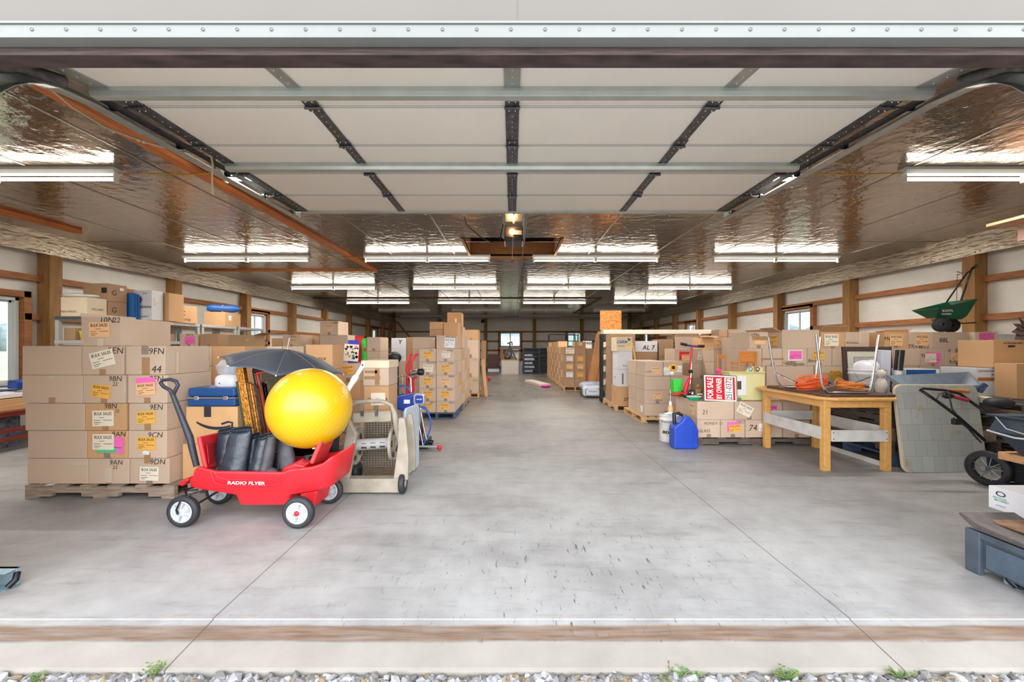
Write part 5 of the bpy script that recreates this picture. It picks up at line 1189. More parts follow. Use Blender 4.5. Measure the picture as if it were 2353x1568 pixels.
# ---- grey-blue tote beside reel
t = thing('plastic_tote', 'pale grey-blue plastic tote lid standing behind the hose reel cart', 'tote', (ux(925, 3.95), 4.0, 0))
q = MB(); M_ = Matrix.Translation((-.985, 3.86, 0)) @ Matrix.Rotation(R(82), 4, 'Z'); q.prism([(p[0] + .15, p[1] + .32) for p in rrect(.34, .62, .05)], -.012, .012, M=M_); q.build('tote_side', mat('tote_grey', (176, 188, 200), .45), t, bevel=.004)
q = MB(); q.prism([(p[0] + .15, p[1] + .32) for p in rrect(.24, .52, .04)], .012, .02, M=M_); q.build('tote_panel', mat('tote_grey2', (160, 172, 184), .45), t)
# black guitar-like board behind the wagon seat
o = slab('black_board', -1.56, -1.43, 3.36, .001, vz(980, 3.5), .1, .02, m_black, 'black board leaning between the yellow ball and the hose reel', 'board')
# ---- paint sprayer
t = thing('paint_sprayer', 'blue airless paint sprayer on chrome cart with coiled blue hose', 'paint sprayer', (ux(950, 4.9), 4.95, 0)); m_spb = mat('sprayer_blue', (34, 62, 158), .35, var=.08); Ys = 4.85
def S(u, v, Y=Ys): return at(u, v, Y)
q = MB(); q.prism(P2([(900, 925), (912, 912), (935, 907), (958, 903), (966, 915), (962, 940), (930, 944), (905, 936)], Ys), Ys - .08, Ys + .10); q.build('motor_housing', m_spb, t, bevel=.03, seg=3)
q = MB(); q.box(*sorted((ux(928, 4.77), ux(942, 4.77))), 4.765, 4.772, vz(928, 4.77), vz(919, 4.77)); q.build('side_badge', m_plastwhite, t, bevel=.002)
q = MB(); q.prism([(p[0] + ux(963, 4.74), p[1] + vz(918, 4.74)) for p in rrect(.125, .125, .03)], 4.72, 4.78); q.build('front_ring', mat('sprayer_silver', (176, 180, 190), .35, .5), t, bevel=.008)
q = MB(); q.prism([(p[0] + ux(963, 4.71), p[1] + vz(918, 4.71)) for p in rrect(.085, .09, .02)], 4.705, 4.72); q.text('AIRLESS', (ux(963, 4.7), 4.7, vz(918, 4.7)), (1, 0, 0), (0, 0, 1), .014, 1, off=.02); q.build('front_plate', [m_spb, m_plastwhite], t)
q = MB()
for pts in (((968, 935), (958, 1030)), ((955, 940), (972, 1024)), ((965, 938), (975, 990), (980, 1010))): q.tube([S(*p) for p in pts], .012, 0, 8)
q.tube([S(907, 1000, 5.2), S(907, 880, 5.2), S(911, 866, 5.2), S(935, 863, 5.2), S(944, 870, 5.2), S(946, 960, 5.2)], .009, 0, 8).tube([S(925, 864, 5.2), S(922, 1000, 5.2)], .007, 0, 6)
q.build('cart_frame', m_chrome, t)
q = MB(); q.tube([S(948, 1026), S(1006, 1028)], .014, 0, 8); q.build('foot_bar', m_galv, t)
q = MB(); q.lathe(S(1010, 1029), (1, 0, .0), [(-.03, .01), (-.02, .026), (.02, .024), (.028, .004)], 0, 12); q.build('red_fitting', m_red, t)
q = MB(); q.box(*sorted((ux(940, 4.95), ux(985, 4.95))), 4.9, 5.15, .0, .10); q.cyl(S(985, 1015, 4.95), S(995, 1018, 4.95), .03); q.build('pump_base', m_blackmetal, t, bevel=.01)
q = MB(); q.tube([S(938, 935, 5.0), S(940, 1000, 5.0), S(938, 1022, 5.0)], .03, 0, 10).tube([S(946, 950, 4.95), S(944, 1010, 4.95)], .022, 0, 8); q.build('intake_pipes', mat('pipe_dark', (46, 56, 96), .5), t)
for (cy, rr_, nm) in ((5.1, (.15, .34), 0), (5.12, (.13, .3), 1)):
    q = MB(); cc = at(925, 950 + nm * 12, cy); q.tube([cc + Vector((rr_[0] * math.cos(R(a)), 0, rr_[1] * math.sin(R(a)))) for a in range(0, 360, 15)], .010, 0, 8, closed=True); q.build('hose', mat('hose_blue', (40, 96, 190), .4), t)
q = MB(); q.tube([S(*p) for p in ((972, 938), (982, 945), (990, 965), (989, 985), (982, 1005), (972, 1025))], .009, 0, 8); q.tube([S(968, 936), S(976, 936), S(984, 946)], .013, 0, 8); q.build('hose', mat('hose_blue', (40, 96, 190), .4), t)
# ---- red hand truck
t = thing('hand_truck', 'red hand truck standing upright behind the paint sprayer', 'hand truck', (ux(940, 5.4), 5.45, 0)); Y = 5.4
q = MB()
for (ua, ub) in ((934, 944), (944, 957)):
    q.tube([S(ua + 3, 995, Y), S(ua + 2, 860, Y), S(ua, 850, Y), S(ua + 2, 832, Y), S(ub - 2, 817, Y), S(ub + 2, 815, Y + .03)], .016, 0, 10)
q.build('frame_tube', m_red, t)
q = MB(); q.box(*sorted((ux(935, Y), ux(958, Y))), Y - .01, Y + .02, vz(870, Y), vz(858, Y)); q.box(*sorted((ux(932, Y), ux(952, Y))), Y + .01, Y + .03, .05, vz(868, Y)); q.build('cross_plate', m_red, t, bevel=.004)
q = MB(); q.box(*sorted((ux(925, Y), ux(965, Y))), Y - .2, Y + .03, .0, .012); q.build('toe_plate', m_red, t)
for u_ in (927, 962):
    q = MB(); c_ = Vector((ux(u_, Y), Y + .08, .11)); q.lathe(c_, (1, 0, 0), [(-.03, .04), (-.03, .1), (0, .11), (.03, .1), (.03, .04)], 0, 24); q.lathe(c_, (1, 0, 0), [(-.02, .001), (-.02, .05), (.02, .05), (.02, .001)], 1, 16); q.build('wheel', [m_rubber, m_red], t)
t = thing('drill_handle', 'chrome tool with fat black grip laid across the hand truck', 'tool', tuple(S(955, 858, 5.3)))
q = MB(); q.tube([S(944, 858, 5.3), S(962, 855, 5.3)], [.03, .034], 0, 14); q.build('chrome_barrel', m_chrome, t)
q = MB(); q.tube([S(960, 855, 5.3), S(964, 855, 5.3), S(972, 855, 5.3), S(974, 855, 5.3)], [.038, .045, .045, .03], 0, 14); q.build('grip', m_black, t)
q = MB(); q.tube([S(958, 862, 5.3), S(944, 868, 5.32), S(941, 895, 5.35)], .018, 0, 8); q.build('arm', m_galv, t)
# ---- sacks on the carton stack
def sack(name, label, u0, u1, v0, v1, Y, dep, m, cat, extra=None):
    z0 = vz(v1, Y); t = thing(name, label, cat, (ux((u0 + u1) / 2, Y), Y + dep / 2, z0)); q = MB(); x0, x1, z1 = ux(u0, Y), ux(u1, Y), vz(v0, Y); rr = []
    for k, (zf, s_) in enumerate(((0, .86), (.06, 1), (.5, 1.02), (.85, .97), (.93, .6), (1.0, .1))):
        cx, cy = (x0 + x1) / 2, Y + dep / 2; w_ = (x1 - x0) / 2 * (1 if k > 0 else .93); d_ = dep / 2 * s_
        rr.append([(cx + p[0] * w_, cy + p[1] * d_, z0 + (z1 - z0) * zf) for p in [(a / 2, b / 2) for a, b in rrect(2, 2, .5, 4)]])
    rr = [[(x + .004 * math.sin(7 * i + x * 40), y, z) for i, (x, y, z) in enumerate(r__)] for r__ in rr]
    rr = [[(p[0] * 1, p[1], p[2]) for p in r__] for r__ in rr]
    loft([[((q_[0] - (x0 + x1) / 2) * 1 + (x0 + x1) / 2, q_[1], q_[2]) for q_ in r__] for r__ in rr], mb=q, cap1=True); q.build('sack_body', m, t, fix=True); return t, (x0, x1, Y, Y + dep, z0, z1)
m_sb = mat('sack_blue', (60, 62, 196), .3, var=.1, bump=.4, bscale=20); m_sg = mat('sack_green', (50, 190, 52), .3, var=.25, scale=20, bump=.4); m_sr = mat('sack_red', (206, 40, 44), .3, var=.2, bump=.4)
t, b = sack('pet_food_bag', 'glossy blue-violet bag with cream picture panel on the carton stack', 785, 829, 782, 834.5, 5.42, .12, m_sb, 'bag')
paper(t, b, 'f', .52, .45, .19, .22, -4, 'w', '', False, 'picture_panel', .008)
m_mult = [mat('print_pink', (232, 110, 170), .5), mat('print_teal', (40, 90, 110), .5), m_ink, mat('print_green', (80, 160, 60), .5)]
q = MB(); rnd_ = random.Random(4)
for k in range(26):
    cc = Vector((ux(793 + 28 * rnd_.random(), 5.4), 5.4095, vz(795 + 32 * rnd_.random(), 5.4))); r0_ = .008 + .012 * rnd_.random()
    q.add([cc + Vector((r0_ * math.cos(a) * (1 + .4 * math.sin(3 * a)), 0, r0_ * math.sin(a))) for a in [i * .7 for i in range(9)]], [tuple(range(9))], k % 4)
q.build('printed_flowers', m_mult, t)
t, b = sack('pet_food_bag', 'bright green bag with red dot standing right of the blue bag', 824, 843.5, 777, 829, 5.56, .14, m_sg, 'bag'); q = MB(); q.lathe(at(840, 803, 5.555), (0, -1, 0), [(0, .022), (.004, .02), (.006, .001)], 0, 14); q.build('red_dot', m_red, t)
t, b = sack('pet_food_bag', 'red bag whose top shows behind the blue and green bags', 801, 842, 772, 832, 5.72, .13, m_sr, 'bag')
# ================================================================= RIGHT FOREGROUND
m_tbl = mat('pine_varnish', (218, 164, 92), .45, var=.12, scale=5, stretch=(5, .8, 5), coat=.2)
m_brd = mat('white_painted_board', (204, 202, 198), .6, var=.12, scale=10)
ZT = .715
t = thing('wooden_table', 'varnished pine table with clipped corners and white board braces at right', 'table', (3.31, 4.53, 0))
q = MB(); x0, x1, y0, y1 = 2.94, 3.72, 3.93, 5.14; c_ = .16
q.prism([(x0 + .12, y0 + .0), (x1 - .10, y0), (x1 + .0, y0 + .12), (x1, y1 - c_), (x1 - c_, y1), (x0 + .1, y1), (x0 - .02, y1 - .12), (x0, y0 + .12)], ZT - .028, ZT, ax='z'); q.build('tabletop', m_tbl, t, bevel=.01, seg=3)
q = MB(); q.box(3.0, 3.025, 4.03, 5.0, ZT - .10, ZT - .03); q.build('apron', m_tbl, t, bevel=.002)
q = MB(); q.box(3.615, 3.64, 4.03, 5.0, ZT - .10, ZT - .03); q.build('apron', m_tbl, t, bevel=.002)
q = MB(); q.box(3.02, 3.62, 4.005, 4.03, ZT - .10, ZT - .03); q.build('apron', m_tbl, t, bevel=.002)
q = MB(); q.box(3.02, 3.62, 4.99, 5.015, ZT - .10, ZT - .03); q.build('apron', m_tbl, t, bevel=.002)
for (x, y) in ((3.03, 4.05), (3.615, 4.05), (3.03, 4.98), (3.615, 4.98)):
    q = MB(); q.box(x - .032, x + .032, y - .032, y + .032, 0, ZT - .028); q.build('leg', m_tbl, t, bevel=.005)
q = MB(); q.box(2.995, 3.012, 4.06, 4.99, .30, .42); q.build('brace_board', m_brd, t, bevel=.002)
q = MB(); q.box(3.06, 3.60, 4.0, 4.017, .29, .40); q.build('brace_board', m_brd, t, bevel=.002)
q = MB(); q.box(3.625, 3.642, 4.06, 4.99, .30, .42); q.build('brace_board', m_brd, t, bevel=.002)
q = MB(); q.box(3.05, 3.60, 4.985, 5.002, .33, .44); q.build('brace_board', m_brd, t, bevel=.002)
q = MB()
for (x, z) in ((3.075, .315), (3.075, .375), (3.585, .315), (3.585, .375)): q.lathe((x, 4.0, z), (0, -1, 0), [(0, .006), (.002, .005), (.003, .001)], 0, 8)
q.build('screws', m_black, t)
# upside-down folding table on it
m_brown = mat('brown_vinyl', (78, 52, 44), .5, var=.3, scale=30)
t = thing('folding_table', 'dark brown card table upside down on the pine table, chrome legs up', 'folding table', (3.36, 4.5, ZT + .001))
q = MB(); q.prism([(3.36 + p[0], 4.5 + p[1]) for p in rrect(.70, .98, .06)], ZT + .001, ZT + .022, ax='z'); q.build('tabletop', m_brown, t, bevel=.004)
for (yy, a, b_, dz_) in ((4.08, (1875, 768), (2020, 768), 0), (4.62, (1766, 776), (1886, 770), 1)):
    q = MB()
    if not dz_: pts = [at(u, v, yy) for u, v in ((1875, 768), (1882, 830), (1888, 878), (1893, 893), (1902, 903), (1915, 909), (1940, 911), (1975, 911), (1992, 906), (2000, 896), (2005, 870), (2012, 820), (2020, 770))]
    else: pts = [at(u, v, yy) for u, v in ((1766, 776), (1774, 830), (1781, 862), (1786, 878), (1795, 888), (1808, 893), (1840, 895), (1862, 893), (1871, 885), (1875, 860), (1886, 775))]
    for p in pts:
        if p.z < ZT + .036: p.z = ZT + .036
    q.tube(pts, .0115, 0, 10); q.build('leg_frame', m_chrome, t)
q = MB(); q.tube([at(1783, 858, 4.6), at(1830, 880, 4.3)], .009, 0, 8); q.build('folding_strut', m_chrome, t)
q = MB(); q.tube([at(2000, 866, 4.1), at(1950, 885, 4.5)], .009, 0, 8); q.build('folding_strut', m_galv, t)
q = MB(); q.tube([at(1893, 893, 4.1), at(1925, 886, 4.55)], .008, 0, 8); q.build('folding_strut', m_galv, t)
# extension cord coils
m_or = mat('cord_orange', (240, 96, 32), .5); m_or2 = mat('cord_light_orange', (236, 142, 62), .5)
def coil(label, cx, cy, z0, rx, ry, h, n, m, tilt, seed, loops=2):
    r = random.Random(seed); q = MB(); c_ = Vector((cx, cy, z0)); M = Matrix.Rotation(R(tilt), 4, 'Y')
    t_ = thing('extension_cord', label, 'cord', (cx, cy, z0), group='orange cord coils'); zmin = 9
    allp = []
    for k in range(n):
        a0 = r.uniform(0, 6); kx = rx * r.uniform(.72, 1.05); ky = ry * r.uniform(.8, 1.05); dz_ = h * (k + .5) / n; tl = Vector((r.uniform(-.02, .02), r.uniform(-.02, .02)))
        allp.append([M @ Vector((kx * math.cos(a0 + i * .31416), ky * math.sin(a0 + i * .31416), dz_ + tl.x * math.cos(i * .31416) * 1.2)) for i in range(20)])
    zmin = min(p.z for l in allp for p in l)
    for l in allp: q.tube([c_ + p + Vector((0, 0, .006 - zmin)) for p in l], .0052, 0, 6, closed=True)
    q.build('coiled_cord', m, t_)
    for k in range(loops):
        q = MB(); b0 = c_ + Vector((r.uniform(-.1, .1), ry * .3, h * .8)); q.tube([b0 + Vector((.05 * math.cos(R(a)), 0, .035 + .05 * math.sin(R(a)))) for a in range(-60, 250, 20)], .0045, 0, 6); q.build('loose_loop', m_or2, t_)
    q = MB(); q.tube([c_ + Vector((rx * .9, 0, h * .9)), c_ + Vector((rx * 1.15, -.02, h * .7 + .01))], [.009, .011], 0, 8); q.build('plug', m_black, t_); return t_
coil('bright orange extension cord coiled on the left of the upturned table', 3.17, 4.42, ZT + .023, .16, .11, .10, 13, m_or, -12, 3)
coil('paler orange extension cord coil on the right of the upturned table', 3.46, 4.28, ZT + .023, .15, .10, .06, 9, m_or2, 4, 5, 1)
coil('thin tangle of orange cord behind the two coils', 3.42, 4.72, ZT + .023, .09, .07, .03, 4, m_or, 0, 9, 0)
# pallets stack
for i in range(5):
    m_ = [m_palb, m_pald, m_pal, m_pald, m_pald][i]
    pallet(3.76 + [.0, .03, -.02, .02, 0][i], 4.86 + [.0, .03, -.02, .02, 0][i], 4.18, 5.3, .0005 + .128 * i, .127, m_, '%s pallet of the stack right of the pine table' % ['bottom blue-grey', 'second dark', 'middle weathered', 'fourth dark', 'top dark'][i], side='y' if i % 2 else 'x')
for i in range(5):
    pallet(4.92, 6.1, 4.0 + .02 * (i % 2), 5.15, .0005 + .128 * i, .127, [m_pald, m_pal][i % 2], '%s pallet of the far right stack behind the cart' % ['bottom', 'second', 'third', 'fourth', 'top'][i], side='x')
PZ = .642
# long boards fanned against the pallets under the table
for k, (a, b_, lb) in enumerate((((3.68, 5.4, .05), (3.72, 4.0, .03), 'long white-edged panel slid along the floor beside the pallets'), )):
    q = MB(); q.box(3.69, 3.71, 4.1, 5.4, .001, .05); tag(q.build('panel_board', m_brd), 'narrow pale board standing on edge between pine table and pallets', 'board')
# card table leaning
m_card = mat('card_table_vinyl', (166, 170, 164), .6, var=.06, scale=6)
n = m_card.node_tree.nodes; l_ = m_card.node_tree.links; bt = n.new('ShaderNodeTexBrick'); tcx = n.new('ShaderNodeTexCoord'); mpx = n.new('ShaderNodeMapping'); l_.new(tcx.outputs['Object'], mpx.inputs[0]); mpx.inputs['Rotation'].default_value = (R(90), 0, 0)
bt.inputs['Scale'].default_value = 1.0; bt.inputs['Brick Width'].default_value = .115; bt.inputs['Row Height'].default_value = .15; bt.inputs['Mortar Size'].default_value = .0022; bt.inputs['Mortar Smooth'].default_value = .6; bt.offset = .5
bt.inputs['Color1'].default_value = (*srgb(184, 186, 180), 1); bt.inputs['Color2'].default_value = (*srgb(172, 176, 172), 1); bt.inputs['Mortar'].default_value = (*srgb(140, 138, 126), 1)
l_.new(mpx.outputs[0], bt.inputs['Vector'])
nzz = n.new('ShaderNodeTexNoise'); nzz.inputs['Scale'].default_value = 7; mrr = n.new('ShaderNodeMixRGB'); mrr.blend_type = 'MIX'; rmp = n.new('ShaderNodeValToRGB'); rmp.color_ramp.elements[0].position = .6; rmp.color_ramp.elements[1].position = .72
l_.new(tcx.outputs['Object'], nzz.inputs['Vector']); l_.new(nzz.outputs['Fac'], rmp.inputs[0]); l_.new(rmp.outputs[0], mrr.inputs[0]); l_.new(bt.outputs['Color'], mrr.inputs[1]); mrr.inputs[2].default_value = (*srgb(168, 152, 124), 1); l_.new(mrr.outputs[0], n['Principled BSDF'].inputs['Base Color'])
M = Matrix.Translation((4.145, 3.985, .002)) @ Matrix.Rotation(R(-7), 4, 'X') @ Matrix.Rotation(R(2), 4, 'Z')
t = thing('card_table', 'square grey card table with tiled top leaning against the pallets', 'folding table', M=M)
q = MB(); q.prism([(p[0], p[1] + .415) for p in rrect(.82, .83, .07, 6)], .0, .012); q.build('table_surface', m_card, t, local=True, bevel=.003)
q = MB(); q.prism([(p[0], p[1] + .415) for p in rrect(.835, .845, .075, 6)], .0125, .04); q.build('table_rim', mat('cream_rim', (214, 200, 168), .5), t, local=True, bevel=.004)
q = MB(); q.prism([(p[0], p[1] + .415) for p in rrect(.84, .85, .078, 6)], .0405, .045); q.build('edge_band', m_black, t, local=True)
# white bucket with stuff
def pail(name, label, cx, cy, z0, r0, r1, h, m, cat='bucket', handle=True):
    t = thing(name, label, cat, (cx, cy, z0)); q = MB(); c_ = Vector((cx, cy, z0))
    q.lathe(c_, (0, 0, 1), [(0, .001), (0, r0 * .96), (.006, r0), (h * .82, r1 * .985), (h * .83, r1 * 1.03), (h * .86, r1 * 1.03), (h * .87, r1), (h * .97, r1), (h * .975, r1 * 1.04), (h, r1 * 1.04), (h, r1 * .96), (h * .5, r1 * .93)], 0, 36); q.build('pail_body', m, t)
    if handle: q = MB(); q.tube([c_ + Vector((r1 * 1.04 * math.cos(R(a)), -r1 * .3 - r1 * .75 * abs(math.sin(R(a))), h * .9 - h * .62 * math.sin(R(a)))) for a in range(0, 181, 12)], .003, 0, 6); q.build('bail_handle', m_galv, t)
    return t, c_
t, c_ = pail('plastic_bucket', 'white plastic bucket stuffed with bags behind the upturned table', 3.98, 4.72, PZ + .001, .125, .15, .30, m_plastwhite)
q = MB(); q.sphere(c_ + Vector((-.02, -.02, .31)), .12, 0, 16, 10, (1, .9, .8)).sphere(c_ + Vector((.07, .0, .33)), .08, 0, 12, 8); q.build('plastic_bag', mat('bag_white', (226, 226, 232), .35, bump=.6, bscale=14), t)
q = MB(); q.text('Super', (c_.x, c_.y - .142, c_.z + .06), (1, 0, 0), (0, 0, 1), .03, 0, shear=.2); q.build('script_print', mat('blue_ink', (40, 40, 110), .5), t)
t = thing('toy_bear', 'cream soft toy slumped on the bucket right side', 'toy', tuple(at(2008, 880, 4.5))); q = MB(); b0 = Vector((3.97, 4.50, PZ + .001))
q.sphere(b0 + Vector((0, 0, .12)), .07, 0, 14, 10, (.8, .8, 1.6)); q.build('toy_body', mat('toy_cream', (214, 204, 190), .8, bump=.5), t); q = MB(); q.sphere(b0 + Vector((0, 0, .265)), .045, 0, 12, 8); q.build('toy_head', mat('toy_cream', (214, 204, 190), .8), t)
# framed print standing behind
M = Matrix.Translation((ux(1945, 5.2), 5.22, PZ)) @ Matrix.Rotation(R(-4), 4, 'X')
t = thing('picture_frame', 'dark framed print with cream mat behind the white bucket', 'picture frame', M=M); W, H_ = .62, .56
m_dk2 = mat('worn_dark_frame', (74, 58, 54), .5, var=.3, scale=30)
q = MB(); f_ = .055; q.box(0, W, 0, .03, 0, f_).box(0, W, 0, .03, H_ - f_, H_).box(0, f_, 0, .03, f_, H_ - f_).box(W - f_, W, 0, .03, f_, H_ - f_); q.build('frame', m_dk2, t, local=True, bevel=.006)
q = MB(); q.box(f_, W - f_, .012, .018, f_, H_ - f_); q.build('mat_board', mat('mat_cream', (206, 200, 186), .7), t, local=True)
q = MB(); q.box(.14, W - .12, .009, .0118, .14, H_ - .13); q.build('print', mat('print_grey', (176, 176, 172), .6, var=.1), t, local=True)
q = MB()
for (a, b_, c2, d2) in ((.14, W - .12, H_ - .134, H_ - .13), (.14, .144, .14, H_ - .13)): q.box(a, b_, .0085, .009, c2, d2)
q.build('print_line', m_ink, t, local=True)
# white panel and black tube
Yp = 4.85
M = Matrix.Translation((ux(2021, Yp), Yp, PZ + .001)) @ Matrix.Rotation(R(2.5), 4, 'Y')
t = thing('white_appliance_panel', 'tall narrow white plastic panel standing behind the grey tray', 'panel', M=M); q = MB(); q.box(0, .12, 0, .07, 0, .52); q.build('panel_body', mat('panel_lilac', (206, 210, 222), .45), t, local=True, bevel=.008)
q = MB(); q.box(.035, .075, -.003, 0, .17, .29); q.box(.042, .068, -.004, -.002, .18, .28, 1); q.build('handle_recess', [mat('line_dark', (120, 124, 134), .5), mat('panel_lilac', (206, 210, 222), .45)], t, local=True)
t = thing('paper_roll', 'roll wrapped in black film over white beside the white panel', 'roll', M=Matrix.Translation((ux(2058, 4.9), 4.9, PZ + .001)) @ Matrix.Rotation(R(6), 4, 'Y')); q = MB(); q.cyl((0, 0, 0), (0, 0, .30), .04, 0, 16); q.build('white_roll', m_plastwhite, t, local=True); q = MB(); q.cyl((0, 0, .28), (0, 0, .52), .043, 0, 16); q.build('black_film', mat('film_black', (30, 28, 32), .25, var=.5, scale=30), t, local=True)
# blue flat box
t = carton((ux(2072, 5.1), ux(2150, 5.1), 5.05, 5.35, PZ + .001, vz(848, 5.1)), 'flat blue and white box behind the grey tray', c='w', tape=False); q = MB(); q.box(ux(2082, 5.05), ux(2150, 5.05), 5.045, 5.049, vz(862, 5.05), vz(850, 5.05)); q.build('blue_panel', m_bl, t)
# grey metal tray (barrow tray)
m_tray = mat('tray_galv', (120, 134, 150), .42, .55, var=.15, scale=14, bump=.2)
t = thing('metal_tray', 'shallow galvanised grey trough tilted on top of the pallet stack', 'tray', (4.5, 4.5, PZ))
def rr4(x0, x1, ya, yb_, za, zb): return [(x0, ya, za), (x1, ya, za), (x1, yb_, zb), (x0, yb_, zb)]
o4 = [(ux(2068, 4.15), 4.15, vz(894, 4.15)), (ux(2252, 4.15), 4.15, vz(886, 4.15)), (ux(2224, 4.75), 4.75, vz(856, 4.75)), (ux(2040, 4.75), 4.75, vz(864, 4.75))]
cc = sum((Vector(p) for p in o4), Vector()) / 4
def ins(k, dz_): return [tuple(cc + (Vector(p) - cc) * k + Vector((0, 0, dz_))) for p in o4]
q = loft([ins(.62, -.115), ins(.99, -.012), ins(1.03, -.006), ins(1.03, .004), ins(.98, .002), ins(.60, -.105)], smooth=False, cap1=True); q.build('tray_shell', m_tray, t, fix=True, bevel=.004)
for k in (-.10, .0, .10):
    q = MB(); p0 = cc + Vector((-.28, k, -.098)); p1 = cc + Vector((.30, k, -.098)); q.tube([p0, p1], .012, 0, 8); q.build('rib', m_tray, t)
q = MB(); q.box(cc.x - .3, cc.x + .3, 4.3, 4.6, PZ + .001, cc.z - .118); q.build('tray_foot', m_tray, t)
# small tools around the tray
q = MB(); q.tube([at(2105, 897, 4.12), at(2125, 893, 4.1), at(2160, 895, 4.08)], [.012, .018, .012], 0, 8); tag(q.build('orange_tool', mat('tool_orange', (240, 84, 50), .4)), 'bright orange tool handle resting above the leaning card table', 'tool')
q = MB(); q.tube([at(2045, 907, 4.2), at(2090, 905, 4.16), at(2118, 903, 4.12)], .014, 0, 8); tag(q.build('wooden_tool', m_tbl), 'wooden tool handle lying left above the leaning card table', 'tool')
q = MB(); q.tube([at(2175, 896, 4.1), at(2226, 900, 4.08)], .018, 0, 8); tag(q.build('wooden_tool', mat('handle_wood', (186, 122, 62), .5)), 'thick wooden handle lying right under the grey trough', 'tool')
q = MB(); q.box(ux(2048, 4.3), ux(2070, 4.3), 4.25, 4.4, .642, .70); tag(q.build('dark_case', m_black, bevel=.01), 'small black case on the pallets left of the leaning card table', 'case')
# printer carton, big carton on it
Y = 4.7; b = (ux(2243, Y), ux(2331, Y), Y, Y + .4, PZ + .001, vz(846, Y))
t = carton(b, 'white and purple printed carton on the far right pallet stack', c='w', tape=False)
m_pur = mat('print_purple', (80, 52, 132), .5); m_brn = mat('print_brown', (176, 106, 52), .5)
def rel(b, x0, x1, z0, z1, m, nm='printed_band', y=.0012):
    o, rt, up, nn, W, H = face(b, 'f'); q = MB(); e = nn * y
    q.add([o + rt * x0 * W + up * z0 * H + e, o + rt * x1 * W + up * z0 * H + e, o + rt * x1 * W + up * z1 * H + e, o + rt * x0 * W + up * z1 * H + e], [(0, 1, 2, 3)]); return q.build(nm, m, t)
rel(b, .04, .95, .55, .66, m_brn); rel(b, .04, .95, .88, .90, mat('line_navy', (40, 44, 90), .5)); rel(b, .72, .95, .12, .5, m_pur)
o_, rt, up, nn, W, H_ = face(b, 'f'); q = MB(); cc2 = o_ + rt * .72 * W + up * .12 * H_ + nn * .002
q.add([cc2 + (rt * math.cos(R(a)) * .23 * W * k + up * math.sin(R(a)) * .38 * H_ * k) for k in (.86, .94) for a in range(0, 91, 10)], [(i, i + 1, 11 + i, 10 + i) for i in range(9)]); q.build('curve_print', m_plastwhite, t)
hand(t, b, 'f', 'Invivo', .52, .77, .032, .01, m_ink, 'printed_name'); rel(b, .5, .68, .1, .5, m_ink, 'icon_frame', .0012); rel(b, .52, .66, .13, .47, m_plastwhite, 'icon_field', .0018); hand(t, b, 'f', 'H', .59, .3, .05, .02, m_ink, 'icon')
b = (ux(2333, Y), ux(2333, Y) + .3, Y + .02, Y + .4, PZ + .001, vz(848, Y)); carton(b, 'grey-white carton right beside the purple printed carton', c='w', tape=False)
b = (ux(2283, Y - .02), ux(2283, Y) + .55, Y - .02, Y + .36, vz(846, Y) + .003, vz(781, Y))
t = carton(b, 'big brown carton with a hand hole on the purple printed carton', c='b', tape=False, hnd=(('f', 'AS SHOWN HERE', .38, .88, .02, .01),), st=(('f', .38, .08, .04, .05, m_bl),)); rel(b, .28, .42, .74, .80, m_dkf, 'hand_hole')
t = carton((ux(2336, 4.45), ux(2336, 4.45) + .3, 4.45, 4.66, PZ + .001, vz(836, 4.45)), 'brown carton at the right edge in front of white carton', c='b', tape=False)
# star wreath
t = thing('paper_star_wreath', 'dark mauve folded paper star on the cartons at right edge', 'decoration', (5.6, 4.9, 1.3)); q = MB(); cst = at(2362, 760, 4.9)
m_star = mat('mauve_paper', (112, 92, 92), .7, var=.1)
for k in range(12):
    a = 2 * math.pi * k / 12 + .1; d_ = Vector((math.cos(a), 0, math.sin(a))); e_ = Vector((-math.sin(a), 0, math.cos(a)))
    q = MB(); q.add([cst, cst + d_ * .10 + e_ * .045 + Vector((0, -.02, 0)), cst + d_ * .20, cst + d_ * .10 - e_ * .045 + Vector((0, .02, 0)), cst + Vector((0, .02, 0))], [(0, 1, 2, 3), (0, 3, 4), (4, 3, 2, 1), (4, 1, 0)]); q.build('star_point', m_star, t)
q = MB(); q.box(cst.x - .02, cst.x + .02, cst.y, cst.y + .02, vz(768, 5.52) - .0, cst.z); q.build('stand', m_star, t)
# green spreader on the cartons
Yg = 5.7; zg0 = TZ[2] + .001
t = thing('lawn_spreader', 'dark green lawn spreader with black handle standing on the carton wall', 'spreader', (ux(2180, Yg), Yg, zg0)); m_gr = mat('spreader_green', (22, 92, 62), .4, var=.08)
def G(u, v, Y=Yg): return at(u, v, Y)
x0, x1 = ux(2127, Yg), ux(2212, Yg)
def gring(u0, u1, v0, v1, d, inset=0): return [G(u0, v0) + Vector((0, -d, 0)), G(u1, v1) + Vector((0, -d, 0)), G(u1, v1) + Vector((0, d, 0)), G(u0, v0) + Vector((0, d, 0))]
q = loft([[tuple(p) for p in r__] for r__ in (gring(2142, 2196, 731, 735, .08), gring(2136, 2204, 726, 728, .10), gring(2125, 2212, 712, 691, .19), gring(2125, 2212, 711, 690, .20), gring(2129, 2209, 711, 691, .18), gring(2145, 2195, 724, 724, .09))], smooth=False, cap1=True); q.build('hopper', m_gr, t, fix=True, bevel=.006)
q = MB(); q.text('SCOTTS', (*(G(2146, 717)[i] + (0, -.178, 0)[i] for i in range(3)),), (1, 0, 0), (0, .3, 1), .03, 0, wfit=.14, off=.015); q.text('ACCUGREEN', (*(G(2147, 724)[i] + (0, -.158, 0)[i] for i in range(3)),), (1, 0, 0), (0, .3, 1), .02, 0, wfit=.13, off=.015); q.build('hopper_lettering', m_plastwhite, t)
